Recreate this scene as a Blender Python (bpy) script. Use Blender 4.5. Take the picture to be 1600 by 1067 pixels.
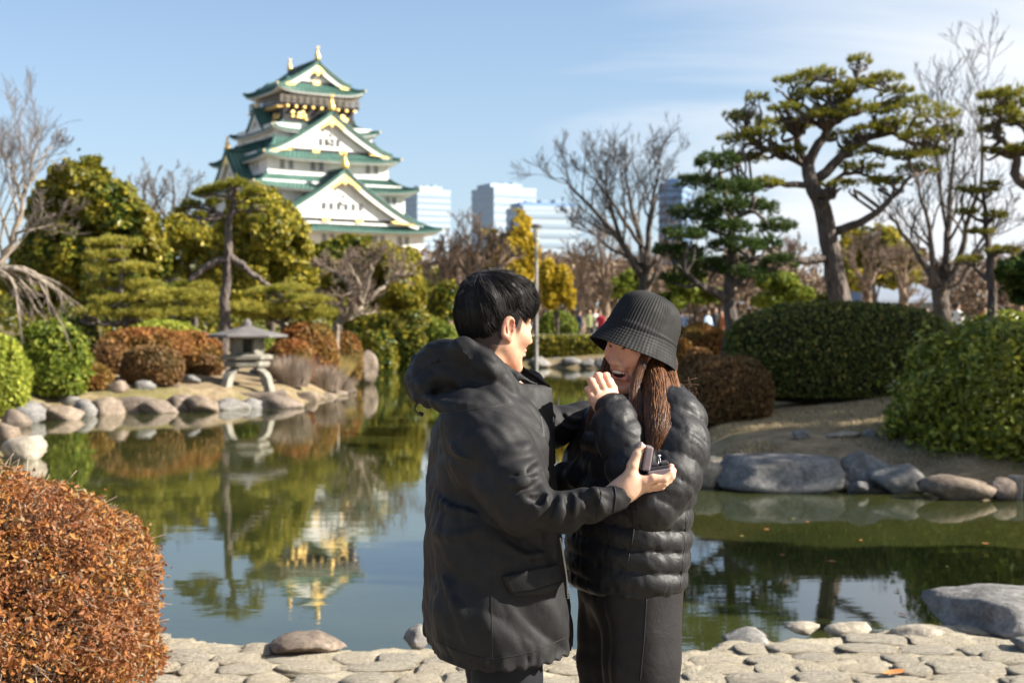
import bpy, bmesh, math, random
import numpy as np
from mathutils import Vector, Matrix, Quaternion
R = math.radians
SC = bpy.context.scene
COL = SC.collection
for _o in list(bpy.data.objects): bpy.data.objects.remove(_o)

# ------------------------------------------------------------------ camera, sky, sun, exposure
FPX = 1600 * 50 / 36.0            # focal length in photo pixels
HZ = 507.0                        # photo row of the horizon
CAMZ = 1.6
cam_d = bpy.data.cameras.new('camera'); cam = bpy.data.objects.new('camera', cam_d); COL.objects.link(cam)
cam.location = (0, 0, CAMZ); cam.rotation_euler = (R(90), 0, 0)
cam_d.lens = 50; cam_d.sensor_width = 36; cam_d.shift_y = -(533.5 - HZ) / 1600
cam_d.clip_start = 0.1; cam_d.clip_end = 8000
cam_d.dof.use_dof = True; cam_d.dof.focus_distance = 3.62; cam_d.dof.aperture_fstop = 5.4; cam_d.dof.aperture_blades = 0
SC.camera = cam
SUN_EL, SUN_AZ = R(32), R(98)    # azimuth clockwise from +Y (view direction)
SUNV = Vector((math.sin(SUN_AZ)*math.cos(SUN_EL), math.cos(SUN_AZ)*math.cos(SUN_EL), math.sin(SUN_EL)))
sl = bpy.data.lights.new('sun', 'SUN'); sun = bpy.data.objects.new('sun', sl); COL.objects.link(sun)
sl.energy = 5.0; sl.angle = R(0.53); sl.color = (1.0, 0.93, 0.82)
sun.rotation_euler = SUNV.to_track_quat('Z', 'Y').to_euler(); sun.location = (40, -20, 40)
W = bpy.data.worlds.new('World'); SC.world = W; W.use_nodes = True
wn, wl = W.node_tree.nodes, W.node_tree.links
wn.clear()
def wnode(t, **k):
    n = wn.new(t)
    for a, v in k.items(): setattr(n, a, v)
    return n
sky = wnode('ShaderNodeTexSky', sky_type='NISHITA', sun_disc=False, sun_elevation=SUN_EL, sun_rotation=SUN_AZ,
            altitude=20, air_density=1.0, dust_density=0.0, ozone_density=2.2)
tc = wnode('ShaderNodeTexCoord')
sep = wnode('ShaderNodeSeparateXYZ'); wl.new(tc.outputs['Generated'], sep.inputs[0])
def wmath(op, a, b=None, c=None, clamp=False):
    n = wnode('ShaderNodeMath', operation=op); n.use_clamp = clamp
    for i, v in enumerate((a, b, c)):
        if v is None: continue
        if isinstance(v, (int, float)): n.inputs[i].default_value = v
        else: wl.new(v, n.inputs[i])
    return n.outputs[0]
zz = wmath('ADD', wmath('MAXIMUM', sep.outputs[2], 0.0), 0.12)
cx = wmath('DIVIDE', sep.outputs[0], zz); cy = wmath('DIVIDE', sep.outputs[1], zz)
comb = wnode('ShaderNodeCombineXYZ'); wl.new(wmath('MULTIPLY', cx, 0.55), comb.inputs[0]); wl.new(cy, comb.inputs[1])
nz = wnode('ShaderNodeTexNoise'); nz.inputs['Scale'].default_value = 1.15; nz.inputs['Detail'].default_value = 9
nz.inputs['Roughness'].default_value = 0.52; nz.inputs['Distortion'].default_value = 0.7
wl.new(comb.outputs[0], nz.inputs['Vector'])
# cloud cover thickens towards the right-hand (eastern) half of the sky
cover = wmath('MULTIPLY_ADD', sep.outputs[0], 1.35, 0.02)
cl = wmath('ADD', nz.outputs['Fac'], cover)
mr = wnode('ShaderNodeMapRange', interpolation_type='SMOOTHSTEP'); wl.new(cl, mr.inputs[0])
mr.inputs[1].default_value = 0.58; mr.inputs[2].default_value = 0.98; mr.inputs[3].default_value = 0; mr.inputs[4].default_value = 0.92
mixc = wnode('ShaderNodeMix', data_type='RGBA'); wl.new(mr.outputs[0], mixc.inputs[0])
wl.new(sky.outputs[0], mixc.inputs[6]); mixc.inputs[7].default_value = (6.9, 7.05, 7.25, 1)
bg = wnode('ShaderNodeBackground'); bg.inputs[1].default_value = 0.055
# pale winter haze lying low all round the horizon
hz_ = wmath('POWER', 2.718, wmath('MULTIPLY', wmath('MAXIMUM', sep.outputs[2], 0.0), -5.0))
mixh = wnode('ShaderNodeMix', data_type='RGBA'); wl.new(wmath('MULTIPLY', hz_, 0.85), mixh.inputs[0]); tint = wnode('ShaderNodeMix', data_type='RGBA', blend_type='MULTIPLY'); tint.inputs[0].default_value = 1; tint.inputs[7].default_value = (.96, 1.03, 1.10, 1); wl.new(sky.outputs[0], tint.inputs[6]); wl.new(tint.outputs[2], mixh.inputs[6]); mixh.inputs[7].default_value = (3.9, 4.7, 5.75, 1)
wl.new(mixh.outputs[2], mixc.inputs[6])
out = wnode('ShaderNodeOutputWorld'); wl.new(mixc.outputs[2], bg.inputs[0]); wl.new(bg.outputs[0], out.inputs[0])
vs = SC.view_settings; vs.view_transform = 'Standard'; vs.look = 'None'; vs.gamma = 1; vs.exposure = 1.45; vs.use_curve_mapping = False
SC.render.engine = 'CYCLES'
SC.cycles.use_denoising = True; SC.cycles.max_bounces = 6; SC.cycles.diffuse_bounces = 3; SC.cycles.glossy_bounces = 3
SC.cycles.transmission_bounces = 4; SC.cycles.transparent_max_bounces = 8; SC.cycles.use_adaptive_sampling = True
SC.cycles.adaptive_threshold = 0.02; SC.cycles.sample_clamp_indirect = 6

# ------------------------------------------------------------------ helpers
def at(px, py, D):
    """a point of the place seen in photo pixel (px,py) standing D metres away"""
    return Vector(((px - 800) / FPX * D, D, CAMZ - (py - HZ) / FPX * D))
def wpx(n, D): return n * D / FPX

def link(o, parent=None):
    COL.objects.link(o)
    if parent is not None: o.parent = parent
    return o
def tag(o, label=None, cat=None, group=None, kind=None):
    if label: o['label'] = label
    if cat: o['category'] = cat
    if group: o['group'] = group
    if kind: o['kind'] = kind
    return o
def thing(name, label, cat, loc=(0, 0, 0), rz=0.0, group=None):
    o = bpy.data.objects.new(name, None); o.empty_display_size = 0.1
    link(o); o.location = loc; o.rotation_euler = (0, 0, rz)
    return tag(o, label, cat, group)
def np_mesh(name, verts, quads=None, tris=None, smooth=True):
    verts = np.asarray(verts, np.float32).reshape(-1, 3)
    q = np.zeros((0, 4), np.int32) if quads is None or len(quads) == 0 else np.asarray(quads, np.int32).reshape(-1, 4)
    t = np.zeros((0, 3), np.int32) if tris is None or len(tris) == 0 else np.asarray(tris, np.int32).reshape(-1, 3)
    me = bpy.data.meshes.new(name)
    me.vertices.add(len(verts)); me.vertices.foreach_set('co', verts.ravel())
    me.loops.add(len(q) * 4 + len(t) * 3)
    me.loops.foreach_set('vertex_index', np.concatenate([q.ravel(), t.ravel()]).astype(np.int32))
    me.polygons.add(len(q) + len(t))
    me.polygons.foreach_set('loop_start', np.concatenate([np.arange(len(q)) * 4, len(q) * 4 + np.arange(len(t)) * 3]).astype(np.int32))
    me.polygons.foreach_set('use_smooth', np.full(len(q) + len(t), smooth, bool))
    me.update(calc_edges=True)
    return me
def ob(name, me, mat=None, parent=None, loc=None):
    """link a mesh; with a parent the mesh coordinates are world ones and are kept in place"""
    o = bpy.data.objects.new(name, me)
    if mat is not None:
        me.materials.clear(); me.materials.append(mat)
    link(o)
    if parent is not None:
        o.parent = parent
        o.matrix_parent_inverse = Matrix.LocRotScale(parent.location, parent.rotation_euler, parent.scale).inverted()
    if loc is not None: o.location = loc
    return o

class MB:
    """collects simple shapes into one mesh (world or local coordinates)"""
    def __init__(s): s.v = []; s.q = []; s.t = []; s.n = 0
    def add(s, v, q=(), t=()):
        v = np.asarray(v, float).reshape(-1, 3); s.v.append(v)
        if len(q): s.q.append(np.asarray(q, int).reshape(-1, 4) + s.n)
        if len(t): s.t.append(np.asarray(t, int).reshape(-1, 3) + s.n)
        s.n += len(v)
        return s
    def box(s, c, d, M=None):
        c = np.array(c, float); h = np.array(d, float) / 2
        v = np.array([[x, y, z] for x in (-1, 1) for y in (-1, 1) for z in (-1, 1)]) * h
        if M is not None: v = v @ np.array(M.to_3x3()).T
        return s.add(v + c, [[0,1,3,2],[4,6,7,5],[0,4,5,1],[2,3,7,6],[0,2,6,4],[1,5,7,3]])
    def beam(s, a, b, w, h, up=(0, 0, 1)):
        a = Vector(a); b = Vector(b); d = (b - a); L = d.length; d.normalize()
        u = Vector(up); x = d.cross(u)
        if x.length < 1e-5: x = d.cross(Vector((1, 0, 0)))
        x.normalize(); u = x.cross(d)
        v = []
        for p in (a, b):
            for sx, su in ((-1,-1),(1,-1),(1,1),(-1,1)): v.append(p + x*sx*w/2 + u*su*h/2)
        return s.add([tuple(p) for p in v], [[0,1,2,3],[7,6,5,4],[0,4,5,1],[1,5,6,2],[2,6,7,3],[3,7,4,0]])
    def rings(s, rings, caps=True):
        """loft through rings, each an (n,3) array"""
        rings = [np.asarray(r, float) for r in rings]; n = len(rings[0])
        q = []
        for i in range(len(rings) - 1):
            for j in range(n):
                k = (j + 1) % n; q.append([i*n+j, i*n+k, (i+1)*n+k, (i+1)*n+j])
        v = np.concatenate(rings); t = []
        if caps:
            v = np.concatenate([v, rings[0].mean(0)[None], rings[-1].mean(0)[None]]); a = len(v) - 2
            L = (len(rings) - 1) * n
            for j in range(n):
                k = (j + 1) % n; t.append([a, k, j]); t.append([a+1, L+j, L+k])
        return s.add(v, q, t)
    def lathe(s, prof, c=(0, 0, 0), n=24, sx=1, sy=1):
        a = np.arange(n) * 2 * np.pi / n
        return s.rings([np.stack([c[0] + r*np.cos(a)*sx, c[1] + r*np.sin(a)*sy, np.full(n, c[2] + z)], 1) for r, z in prof])
    def tube(s, pts, rad, n=8):
        v, q, t = tubes(np.asarray(pts, float)[None], np.asarray(rad, float)[None] if np.ndim(rad) else np.full((1, len(pts)), rad), n, True)
        return s.add(v, q, t)
    def mesh(s, name, smooth=False):
        return np_mesh(name, np.concatenate(s.v), np.concatenate(s.q) if s.q else None, np.concatenate(s.t) if s.t else None, smooth)
    def build(s, name, mat, parent=None, smooth=False, bevel=0):
        o = ob(name, s.mesh(name, smooth), mat, parent)
        if bevel:
            m = o.modifiers.new('bevel', 'BEVEL'); m.width = bevel; m.segments = 2; m.limit_method = 'ANGLE'
        return o

def tubes(P, Rr, n=5, cap=False):
    """P (B,K,3) polylines, Rr (B,K) radii -> verts, quads, tris"""
    P = np.asarray(P, float); B, K, _ = P.shape
    T = np.gradient(P, axis=1); T /= np.linalg.norm(T, axis=2, keepdims=True) + 1e-9
    ref = np.tile(np.array([0.31, 0.47, 0.83]), (B, K, 1))
    bad = np.abs((T * ref).sum(2)) > 0.95; ref[bad] = [1, 0, 0]
    U = np.cross(T, ref); U /= np.linalg.norm(U, axis=2, keepdims=True) + 1e-9
    V = np.cross(T, U)
    a = np.arange(n) * 2 * np.pi / n
    v = P[:, :, None] + Rr[:, :, None, None] * (U[:, :, None] * np.cos(a)[None, None, :, None] + V[:, :, None] * np.sin(a)[None, None, :, None])
    idx = np.arange(B * K * n).reshape(B, K, n); r = np.roll(idx, -1, 2)
    q = np.stack([idx[:, :-1], r[:, :-1], r[:, 1:], idx[:, 1:]], -1).reshape(-1, 4)
    v = v.reshape(-1, 3); t = np.zeros((0, 3), int)
    if cap:
        m = len(v); v = np.concatenate([v, P[:, 0], P[:, -1]]); c0 = m + np.arange(B); c1 = m + B + np.arange(B)
        t0 = np.stack([np.repeat(c0[:, None], n, 1), r[:, 0], idx[:, 0]], -1).reshape(-1, 3)
        t1 = np.stack([np.repeat(c1[:, None], n, 1), idx[:, -1], r[:, -1]], -1).reshape(-1, 3)
        t = np.concatenate([t0, t1])
    return v, q, t
def resample(pts, k):
    """Catmull-Rom through pts (m,d) resampled to k points"""
    p = np.asarray(pts, float)
    if len(p) == 2: return p[0] + (p[1] - p[0]) * np.linspace(0, 1, k)[:, None]
    e = np.concatenate([[2*p[0] - p[1]], p, [2*p[-1] - p[-2]]]); m = len(p) - 1
    u = np.linspace(0, m - 1e-6, k); i = u.astype(int); f = (u - i)[:, None]
    a, b, c, d = e[i], e[i+1], e[i+2], e[i+3]
    return 0.5 * (2*b + (c - a)*f + (2*a - 5*b + 4*c - d)*f**2 + (3*b - a - 3*c + d)*f**3)
def smooth01(a, b, x):
    t = np.clip((x - a) / (b - a), 0, 1); return t*t*(3 - 2*t)
def vnoise(p, seed=0):
    """cheap smooth 3-D value noise, p (...,3) -> (...) in -1..1"""
    p = np.asarray(p, np.float32); i = np.floor(p).astype(np.int64); f = (p - i).astype(np.float32); f = f*f*(3 - 2*f)
    def h(x, y, z):
        n = (x*374761393 + y*668265263 + z*1274126177 + seed*974634777) & 0xffffffff
        n = ((n ^ (n >> 13)) * 1274126177) & 0xffffffff
        return ((n ^ (n >> 16)) & 0xffff).astype(np.float32) / 32767.5 - 1
    x, y, z = i[..., 0], i[..., 1], i[..., 2]; fx, fy, fz = f[..., 0], f[..., 1], f[..., 2]
    def L(a, b, t): return a + (b - a) * t
    return L(L(L(h(x,y,z), h(x+1,y,z), fx), L(h(x,y+1,z), h(x+1,y+1,z), fx), fy),
             L(L(h(x,y,z+1), h(x+1,y,z+1), fx), L(h(x,y+1,z+1), h(x+1,y+1,z+1), fx), fy), fz)

# ------------------------------------------------------------------ materials
MATS = {}
class NT:
    def __init__(s, name):
        s.m = bpy.data.materials.new(name); s.m.use_nodes = True; s.n = s.m.node_tree.nodes; s.l = s.m.node_tree.links
        s.n.clear(); s.out = s.n.new('ShaderNodeOutputMaterial'); MATS[name] = s.m
        s.bsdf = s.n.new('ShaderNodeBsdfPrincipled'); s.l.new(s.bsdf.outputs[0], s.out.inputs[0])
        s._tc = None
    def new(s, t, **k):
        n = s.n.new(t)
        for a, v in k.items(): setattr(n, a, v)
        return n
    def set(s, sock, v):
        if isinstance(v, (int, float)): sock.default_value = v
        elif isinstance(v, (tuple, list)): sock.default_value = tuple(v) + ((1,) if len(v) == 3 and len(sock.default_value) == 4 else ())
        else: s.l.new(v, sock)
    def coord(s, kind='Object', scale=(1, 1, 1)):
        if s._tc is None: s._tc = s.new('ShaderNodeTexCoord')
        o = s._tc.outputs[kind]
        if tuple(scale) != (1, 1, 1):
            mp = s.new('ShaderNodeMapping'); mp.inputs['Scale'].default_value = scale; s.l.new(o, mp.inputs[0]); o = mp.outputs[0]
        return o
    def noise(s, scale, detail=4, rough=0.55, vec=None, out='Fac', dist=0):
        n = s.new('ShaderNodeTexNoise'); n.inputs['Scale'].default_value = scale; n.inputs['Detail'].default_value = detail
        n.inputs['Roughness'].default_value = rough; n.inputs['Distortion'].default_value = dist
        s.l.new(vec if vec is not None else s.coord(), n.inputs['Vector']); return n.outputs[out]
    def ramp(s, fac, stops, mode='LINEAR'):
        n = s.new('ShaderNodeValToRGB'); e = n.color_ramp.elements; n.color_ramp.interpolation = mode
        while len(e) < len(stops): e.new(0.5)
        for k, (p, c) in enumerate(stops):
            e[k].position = p; e[k].color = tuple(c) + (1,) if len(c) == 3 else c
        s.l.new(fac, n.inputs[0]); return n.outputs[0]
    def mix(s, fac, a, b, mode='MIX'):
        n = s.new('ShaderNodeMix', data_type='RGBA', blend_type=mode); s.set(n.inputs[0], fac); s.set(n.inputs[6], a); s.set(n.inputs[7], b)
        return n.outputs[2]
    def math(s, op, a, b=0.5, clamp=False):
        n = s.new('ShaderNodeMath', operation=op); n.use_clamp = clamp; s.set(n.inputs[0], a); s.set(n.inputs[1], b); return n.outputs[0]
    def bump(s, h, strength=0.3, dist=0.02, prev=None):
        n = s.new('ShaderNodeBump'); n.inputs['Strength'].default_value = strength; n.inputs['Distance'].default_value = dist
        s.l.new(h, n.inputs['Height'])
        if prev is not None: s.l.new(prev, n.inputs['Normal'])
        s.l.new(n.outputs[0], s.bsdf.inputs['Normal']); return n.outputs[0]
    def island(s):
        return s.new('ShaderNodeNewGeometry').outputs['Random Per Island']
    def objrand(s): return s.new('ShaderNodeObjectInfo').outputs['Random']
    def p(s, **k):
        names = dict(col='Base Color', rough='Roughness', metal='Metallic', spec='Specular IOR Level', sss='Subsurface Weight', coat='Coat Weight', sheen='Sheen Weight')
        for a, v in k.items(): s.set(s.bsdf.inputs[names[a]], v)
        return s
def col_scale(c, k): return tuple(x * k for x in c)
def simple(name, col, rough=0.7, var=0.18, scale=6, bump=0.0, bscale=40, metal=0.0, spec=0.4, bdist=0.01):
    t = NT(name)
    n = t.noise(scale, 5)
    t.p(col=t.ramp(n, [(0.28, col_scale(col, 1 - var)), (0.72, col_scale(col, 1 + var))]), rough=rough, metal=metal, spec=spec)
    if bump: t.bump(t.noise(bscale, 5, 0.6), bump, bdist)
    return t.m
def leafmat(name, stops, transl=0.3, rough=0.55, spec=0.25, patch=None, pscale=0.8):
    """leaves: every leaf its own tint; optional larger patches of a second tint"""
    t = NT(name)
    c = t.ramp(t.island(), stops)
    if patch:
        f = t.ramp(t.noise(pscale, 3), [(0.42, (0, 0, 0)), (0.62, (1, 1, 1))])
        c = t.mix(t.math('MULTIPLY', f, patch[1]), c, patch[0])
    t.p(col=c, rough=rough, spec=spec)
    tr = t.new('ShaderNodeBsdfTranslucent'); t.l.new(c, tr.inputs[0])
    mx = t.new('ShaderNodeMixShader'); mx.inputs[0].default_value = transl
    t.l.new(t.bsdf.outputs[0], mx.inputs[1]); t.l.new(tr.outputs[0], mx.inputs[2]); t.l.new(mx.outputs[0], t.out.inputs[0])
    return t.m
# ------------------------------------------------------------------ ground, pond, paving, rocks
WZ = -0.35                         # water level
_pond = [(-3.2,7.35),(-1.8,7.3),(-1.25,7.12),(-0.75,7.0),(-0.3,7.02),(0.2,7.08),(0.8,6.95),(1.1,7.2),(1.6,7.25),(2.1,7.5),(2.9,7.7),(6,8.1),(11,8.6),(14,11),(12.5,14.3),(9,15.4),
  (6.8,15.8),(5.83,16.1),(5.2,15.7),(4.65,16.4),(3.9,16.6),(2.5,16.9),(2.1,17.8),(2.55,25),(3.2,38),(4.1,56),(3.6,62.5),(1.2,64.5),(-3,65.5),(-5.8,63.5),(-5.6,55),
  (-5.2,48),(-4.6,41),(-5.0,36.4),(-5.7,34.2),(-6.9,33.0),(-8.0,31.8),(-9.3,31.0),(-9.9,29.6),(-9.6,26.4),(-8.7,23.4),(-7.2,20.2),(-7.9,15),(-6.8,9.6),(-4.8,7.6)]
_pp = np.array(_pond); _k = len(_pp)
POND = resample(np.concatenate([_pp, _pp[:1]]), _k * 4)[:-1]
def pond_sd(x, y):
    """signed distance to the pond outline, negative in the water"""
    x = np.asarray(x, float); y = np.asarray(y, float); sh = x.shape; x = x.ravel(); y = y.ravel()
    d = np.full(x.shape, 1e9); ins = np.zeros(x.shape, bool)
    A = POND; B = np.roll(POND, -1, 0)
    for (ax, ay), (bx, by) in zip(A, B):
        ex, ey = bx - ax, by - ay
        t = np.clip(((x - ax)*ex + (y - ay)*ey) / (ex*ex + ey*ey + 1e-12), 0, 1)
        d = np.minimum(d, (x - ax - t*ex)**2 + (y - ay - t*ey)**2)
        c = ((ay > y) != (by > y)); ins ^= c & (x < (bx - ax) * (y - ay) / (by - ay + 1e-12) + ax)
    d = np.sqrt(d); return np.where(ins, -d, d).reshape(sh)
def ground_z(x, y):
    x = np.asarray(x, float); y = np.asarray(y, float); sd = pond_sd(x, y)
    w = smooth01(8.4, 12.5, y)
    out_ = -0.045 + w * (0.02 + np.minimum(np.maximum(sd - 0.2, 0) * 0.13, 0.70) + 0.08 * smooth01(6, 20, sd))
    p = np.stack([x, y, 0*x], -1)
    out_ = out_ + w * (vnoise(p*0.35, 3)*0.07 + vnoise(p*1.1, 4)*0.035) * smooth01(0.2, 2.0, sd)
    out_ = out_ - 0.27 * w * (1 - smooth01(0.15, 0.95, sd))
    ins = np.maximum(-0.42 + sd * 0.35, -1.3)
    return np.where(sd > 0.14, out_, np.where(sd < -0.02, ins, ins + (out_ - ins) * smooth01(-0.02, 0.14, sd)))
def gz(x, y): return float(ground_z(np.array([x]), np.array([y]))[0])

_xs = np.unique(np.concatenate([np.linspace(-4000, -200, 14), np.linspace(-200, -30, 18), np.linspace(-30, -12, 30), np.linspace(-12, 14, 120), np.linspace(14, 40, 30), np.linspace(40, 200, 18), np.linspace(200, 4000, 14)]))
_ys = np.unique(np.concatenate([np.linspace(-300, -8, 10), np.linspace(-8, 5.5, 14), np.linspace(5.5, 9, 45), np.linspace(9, 40, 115), np.linspace(40, 75, 55), np.linspace(75, 200, 24), np.linspace(200, 7000, 24)]))
_X, _Y = np.meshgrid(_xs, _ys)
_Z = ground_z(_X, _Y)
_n = len(_xs); _i = np.arange(len(_ys)*_n).reshape(len(_ys), _n)
_q = np.stack([_i[:-1,:-1], _i[:-1,1:], _i[1:,1:], _i[1:,:-1]], -1).reshape(-1, 4)
t = NT('ground'); co = t.coord()
n1 = t.noise(0.35, 5, vec=co); n2 = t.noise(3.5, 6, 0.65, vec=co); n3 = t.noise(22, 5, 0.7, vec=co)
soil = t.ramp(n2, [(0.3, (0.13, 0.095, 0.06)), (0.6, (0.27, 0.21, 0.13)), (0.8, (0.38, 0.31, 0.19))])
grass = t.ramp(n2, [(0.3, (0.09, 0.08, 0.03)), (0.7, (0.20, 0.17, 0.08))])
c = t.mix(t.ramp(n1, [(0.46, (0, 0, 0)), (0.6, (1, 1, 1))]), soil, grass)
c = t.mix(0.5, c, t.ramp(n3, [(0.3, (0.25, 0.25, 0.25)), (0.7, (0.8, 0.8, 0.8))]), 'OVERLAY')
t.p(col=c, rough=0.95, spec=0.1); t.bump(n3, 0.5, 0.03)
g = ob('ground', np_mesh('ground', np.stack([_X, _Y, _Z], -1), _q), t.m); tag(g, kind='structure')

# water: murky olive body under a mirror of small ripples
t = NT('pond_water'); co = t.coord(scale=(1.0, 1.0, 1.0))
rip = t.noise(1.6, 3, 0.5, vec=t.coord(scale=(1.0, 2.6, 1.0))); rip2 = t.noise(7, 3, 0.5, vec=t.coord(scale=(1.0, 2.2, 1)))
calm = t.ramp(t.noise(0.28, 3), [(0.35, (0.25, 0.25, 0.25)), (0.7, (1, 1, 1))])
h = t.math('MULTIPLY', t.math('ADD', rip, t.math('MULTIPLY', rip2, 0.22)), calm)
mur = t.ramp(t.noise(0.5, 5), [(0.3, (0.019, 0.025, 0.007)), (0.7, (0.048, 0.052, 0.014))])
t.p(col=mur, rough=0.02, spec=0.5); t.bsdf.inputs['IOR'].default_value = 1.45
t.bump(h, 0.05, 0.03)
wm = np_mesh('pond', np.concatenate([np.c_[POND, np.full(len(POND), WZ)]]), smooth=False)
bm = bmesh.new()
_ext = POND + 0.0
# push the water sheet 0.35 m into the banks so that its rim is buried
_t = np.roll(POND, -1, 0) - np.roll(POND, 1, 0); _nn = np.stack([_t[:, 1], -_t[:, 0]], 1); _nn /= np.linalg.norm(_nn, axis=1)[:, None]
_test = pond_sd((POND + _nn*0.3)[:, 0], (POND + _nn*0.3)[:, 1]); _nn = np.where((_test < 0)[:, None], -_nn, _nn)
vs_ = [bm.verts.new((p[0], p[1], WZ)) for p in POND + _nn * 0.12]
bm.faces.new(vs_); bmesh.ops.triangulate(bm, faces=bm.faces[:])
for f in bm.faces:
    if f.normal.z < 0: f.normal_flip()
bm.to_mesh(wm := bpy.data.meshes.new('pond')); bm.free()
tag(ob('pond_water', wm, t.m), kind='structure')

# ---- rocks
def sphere_dirs(sub=3):
    bm = bmesh.new(); bmesh.ops.create_icosphere(bm, subdivisions=sub, radius=1)
    v = np.array([p.co[:] for p in bm.verts]); f = np.array([[q.index for q in p.verts] for p in bm.faces]); bm.free(); return v, f
ICO3 = sphere_dirs(3); ICO4 = sphere_dirs(4); ICO5 = sphere_dirs(5); ICO2 = sphere_dirs(2)
def rock_mesh(seed, dims, ico=ICO3, facets=9, rough=0.07, planes=None):
    rg = np.random.default_rng(seed); v, f = ico; v = v.copy()
    r = np.ones(len(v)) * 1.25
    for k in range(facets):
        n = rg.normal(size=3); n /= np.linalg.norm(n); dd = rg.uniform(0.72, 1.0)
        c = v @ n; r = np.minimum(r, np.where(c > 0.05, dd / np.maximum(c, 0.05), 9))
    if planes:
        r[:] = 1.3
        for nx, ny, nz_, dd in planes:
            n = np.array((nx, ny, nz_)); n = n/np.linalg.norm(n); c = v @ n; r = np.minimum(r, np.where(c > 0.05, dd / np.maximum(c, 0.05), 9))
    v = v * r[:, None]
    v = v * (1 + rough * vnoise(v*1.7 + seed*3.1, seed) + rough*0.7 * vnoise(v*4.3 + seed, seed+1) + rough*0.45*vnoise(v*9 + seed, seed+2))[:, None]
    lo, hi = v.min(0), v.max(0); v = (v - (lo + hi)/2) / (hi - lo) * np.array(dims)
    v[:, 2] += dims[2] / 2
    return np_mesh('rock', v, None, f, smooth=True)
def rockmat(name, a, b, bstr=0.55, sc=2.2):
    t = NT(name); co = t.coord('Object'); rnd = t.objrand()
    n = t.noise(sc, 8, 0.66, vec=co, dist=0.3); n2 = t.noise(sc*9, 6, 0.7, vec=co)
    c = t.ramp(n, [(0.3, a), (0.66, b)])
    c = t.mix(0.75, c, t.ramp(n2, [(0.32, (0.22, 0.22, 0.22)), (0.7, (0.78, 0.78, 0.78))]), 'OVERLAY')
    c = t.mix(0.35, c, t.ramp(rnd, [(0, (0.34, 0.34, 0.36)), (0.5, (0.5, 0.485, 0.46)), (1, (0.62, 0.56, 0.47))]), 'OVERLAY')
    t.p(col=c, rough=0.88, spec=0.25)
    h = t.math('ADD', n, t.math('MULTIPLY', n2, 0.35)); t.bump(h, bstr, 0.06)
    return t.m
rockmat('rock_warm', (0.08, 0.06, 0.048), (0.29, 0.235, 0.185))
rockmat('rock_grey', (0.085, 0.083, 0.082), (0.29, 0.28, 0.265))
rockmat('rock_pale', (0.20, 0.175, 0.14), (0.46, 0.41, 0.33))
rockmat('cobble', (0.30, 0.265, 0.205), (0.56, 0.51, 0.42), 0.9, 5)
def rock(seed, x, y, dims, label, mat='rock_grey', sink=0.3, rz=None, z=None, group=None, ico=ICO3, facets=9, name='rock', tilt=(0, 0), planes=None):
    me = rock_mesh(seed, dims, ico, facets, planes=planes)
    o = ob(name, me, MATS[mat]); zz = gz(x, y) if z is None else z
    o.location = (x, y, zz - dims[2]*sink); o.rotation_euler = (tilt[0], tilt[1], (seed*1.7) % 6.28 if rz is None else rz)
    return tag(o, label, 'rock', group)

# ---- cobbled terrace: mortar bed (structure) with each stone set in it
t = NT('mortar'); co = t.coord(); n = t.noise(5, 7, 0.65); n2 = t.noise(60, 6, 0.7)
c = t.ramp(n, [(0.3, (0.25, 0.215, 0.155)), (0.7, (0.44, 0.39, 0.295))]); c = t.mix(0.7, c, t.ramp(n2, [(0.3, (0.25,)*3), (0.7, (0.75,)*3)]), 'OVERLAY')
t.p(col=c, rough=0.95, spec=0.15); t.bump(n2, 0.8, 0.02)
_xs = np.linspace(-4.6, 5.2, 320); _ys = np.concatenate([np.linspace(-3, 5.4, 24), np.linspace(5.5, 8.4, 125)])
_X, _Y = np.meshgrid(_xs, _ys); _sd = pond_sd(_X, _Y)
_P3 = np.stack([_X, _Y, 0*_X], -1)
_Z = np.where(_sd > 0.03, 0.004 + 0.014*vnoise(_P3*7, 5) + 0.010*vnoise(_P3*17, 6) + .005*vnoise(_P3*40, 7), -0.6 * smooth01(0.03, -0.05, _sd) - 0.02)
_n = len(_xs); _i = np.arange(len(_ys)*_n).reshape(len(_ys), _n)
_q = np.stack([_i[:-1,:-1], _i[:-1,1:], _i[1:,1:], _i[1:,:-1]], -1)[( _sd[:-1,:-1] > -0.10)].reshape(-1, 4)
terrace = ob('terrace_paving', np_mesh('terrace_paving', np.stack([_X, _Y, _Z], -1), _q), t.m); tag(terrace, kind='structure')
rg = np.random.default_rng(11)
def cobble_mesh(seed):
    rgc = np.random.default_rng(seed); v, f = ICO3; v = v.copy()
    sq = np.abs(v[:, :2]).max(1); r = 1/np.maximum((np.abs(v[:,0])**3.2 + np.abs(v[:,1])**3.2 + np.abs(v[:,2])**2.4)**(1/3.0), 0.3)
    v = v * r[:, None] * (1 + 0.20*vnoise(v*1.3 + seed*5, seed) + 0.07*vnoise(v*3.2 + seed, seed+1) + .03*vnoise(v*8 + seed, seed + 2))[:, None]
    v[:, 2] = np.where(v[:, 2] > 0, v[:, 2]*0.85 + 0.16*vnoise(v*2.6+seed*2, 9), v[:, 2])
    return np_mesh('cobble', v, None, f)
_cob = [cobble_mesh(s) for s in range(10)]
for m in _cob: m.materials.append(MATS['cobble'])
_cnt = 0
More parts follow.
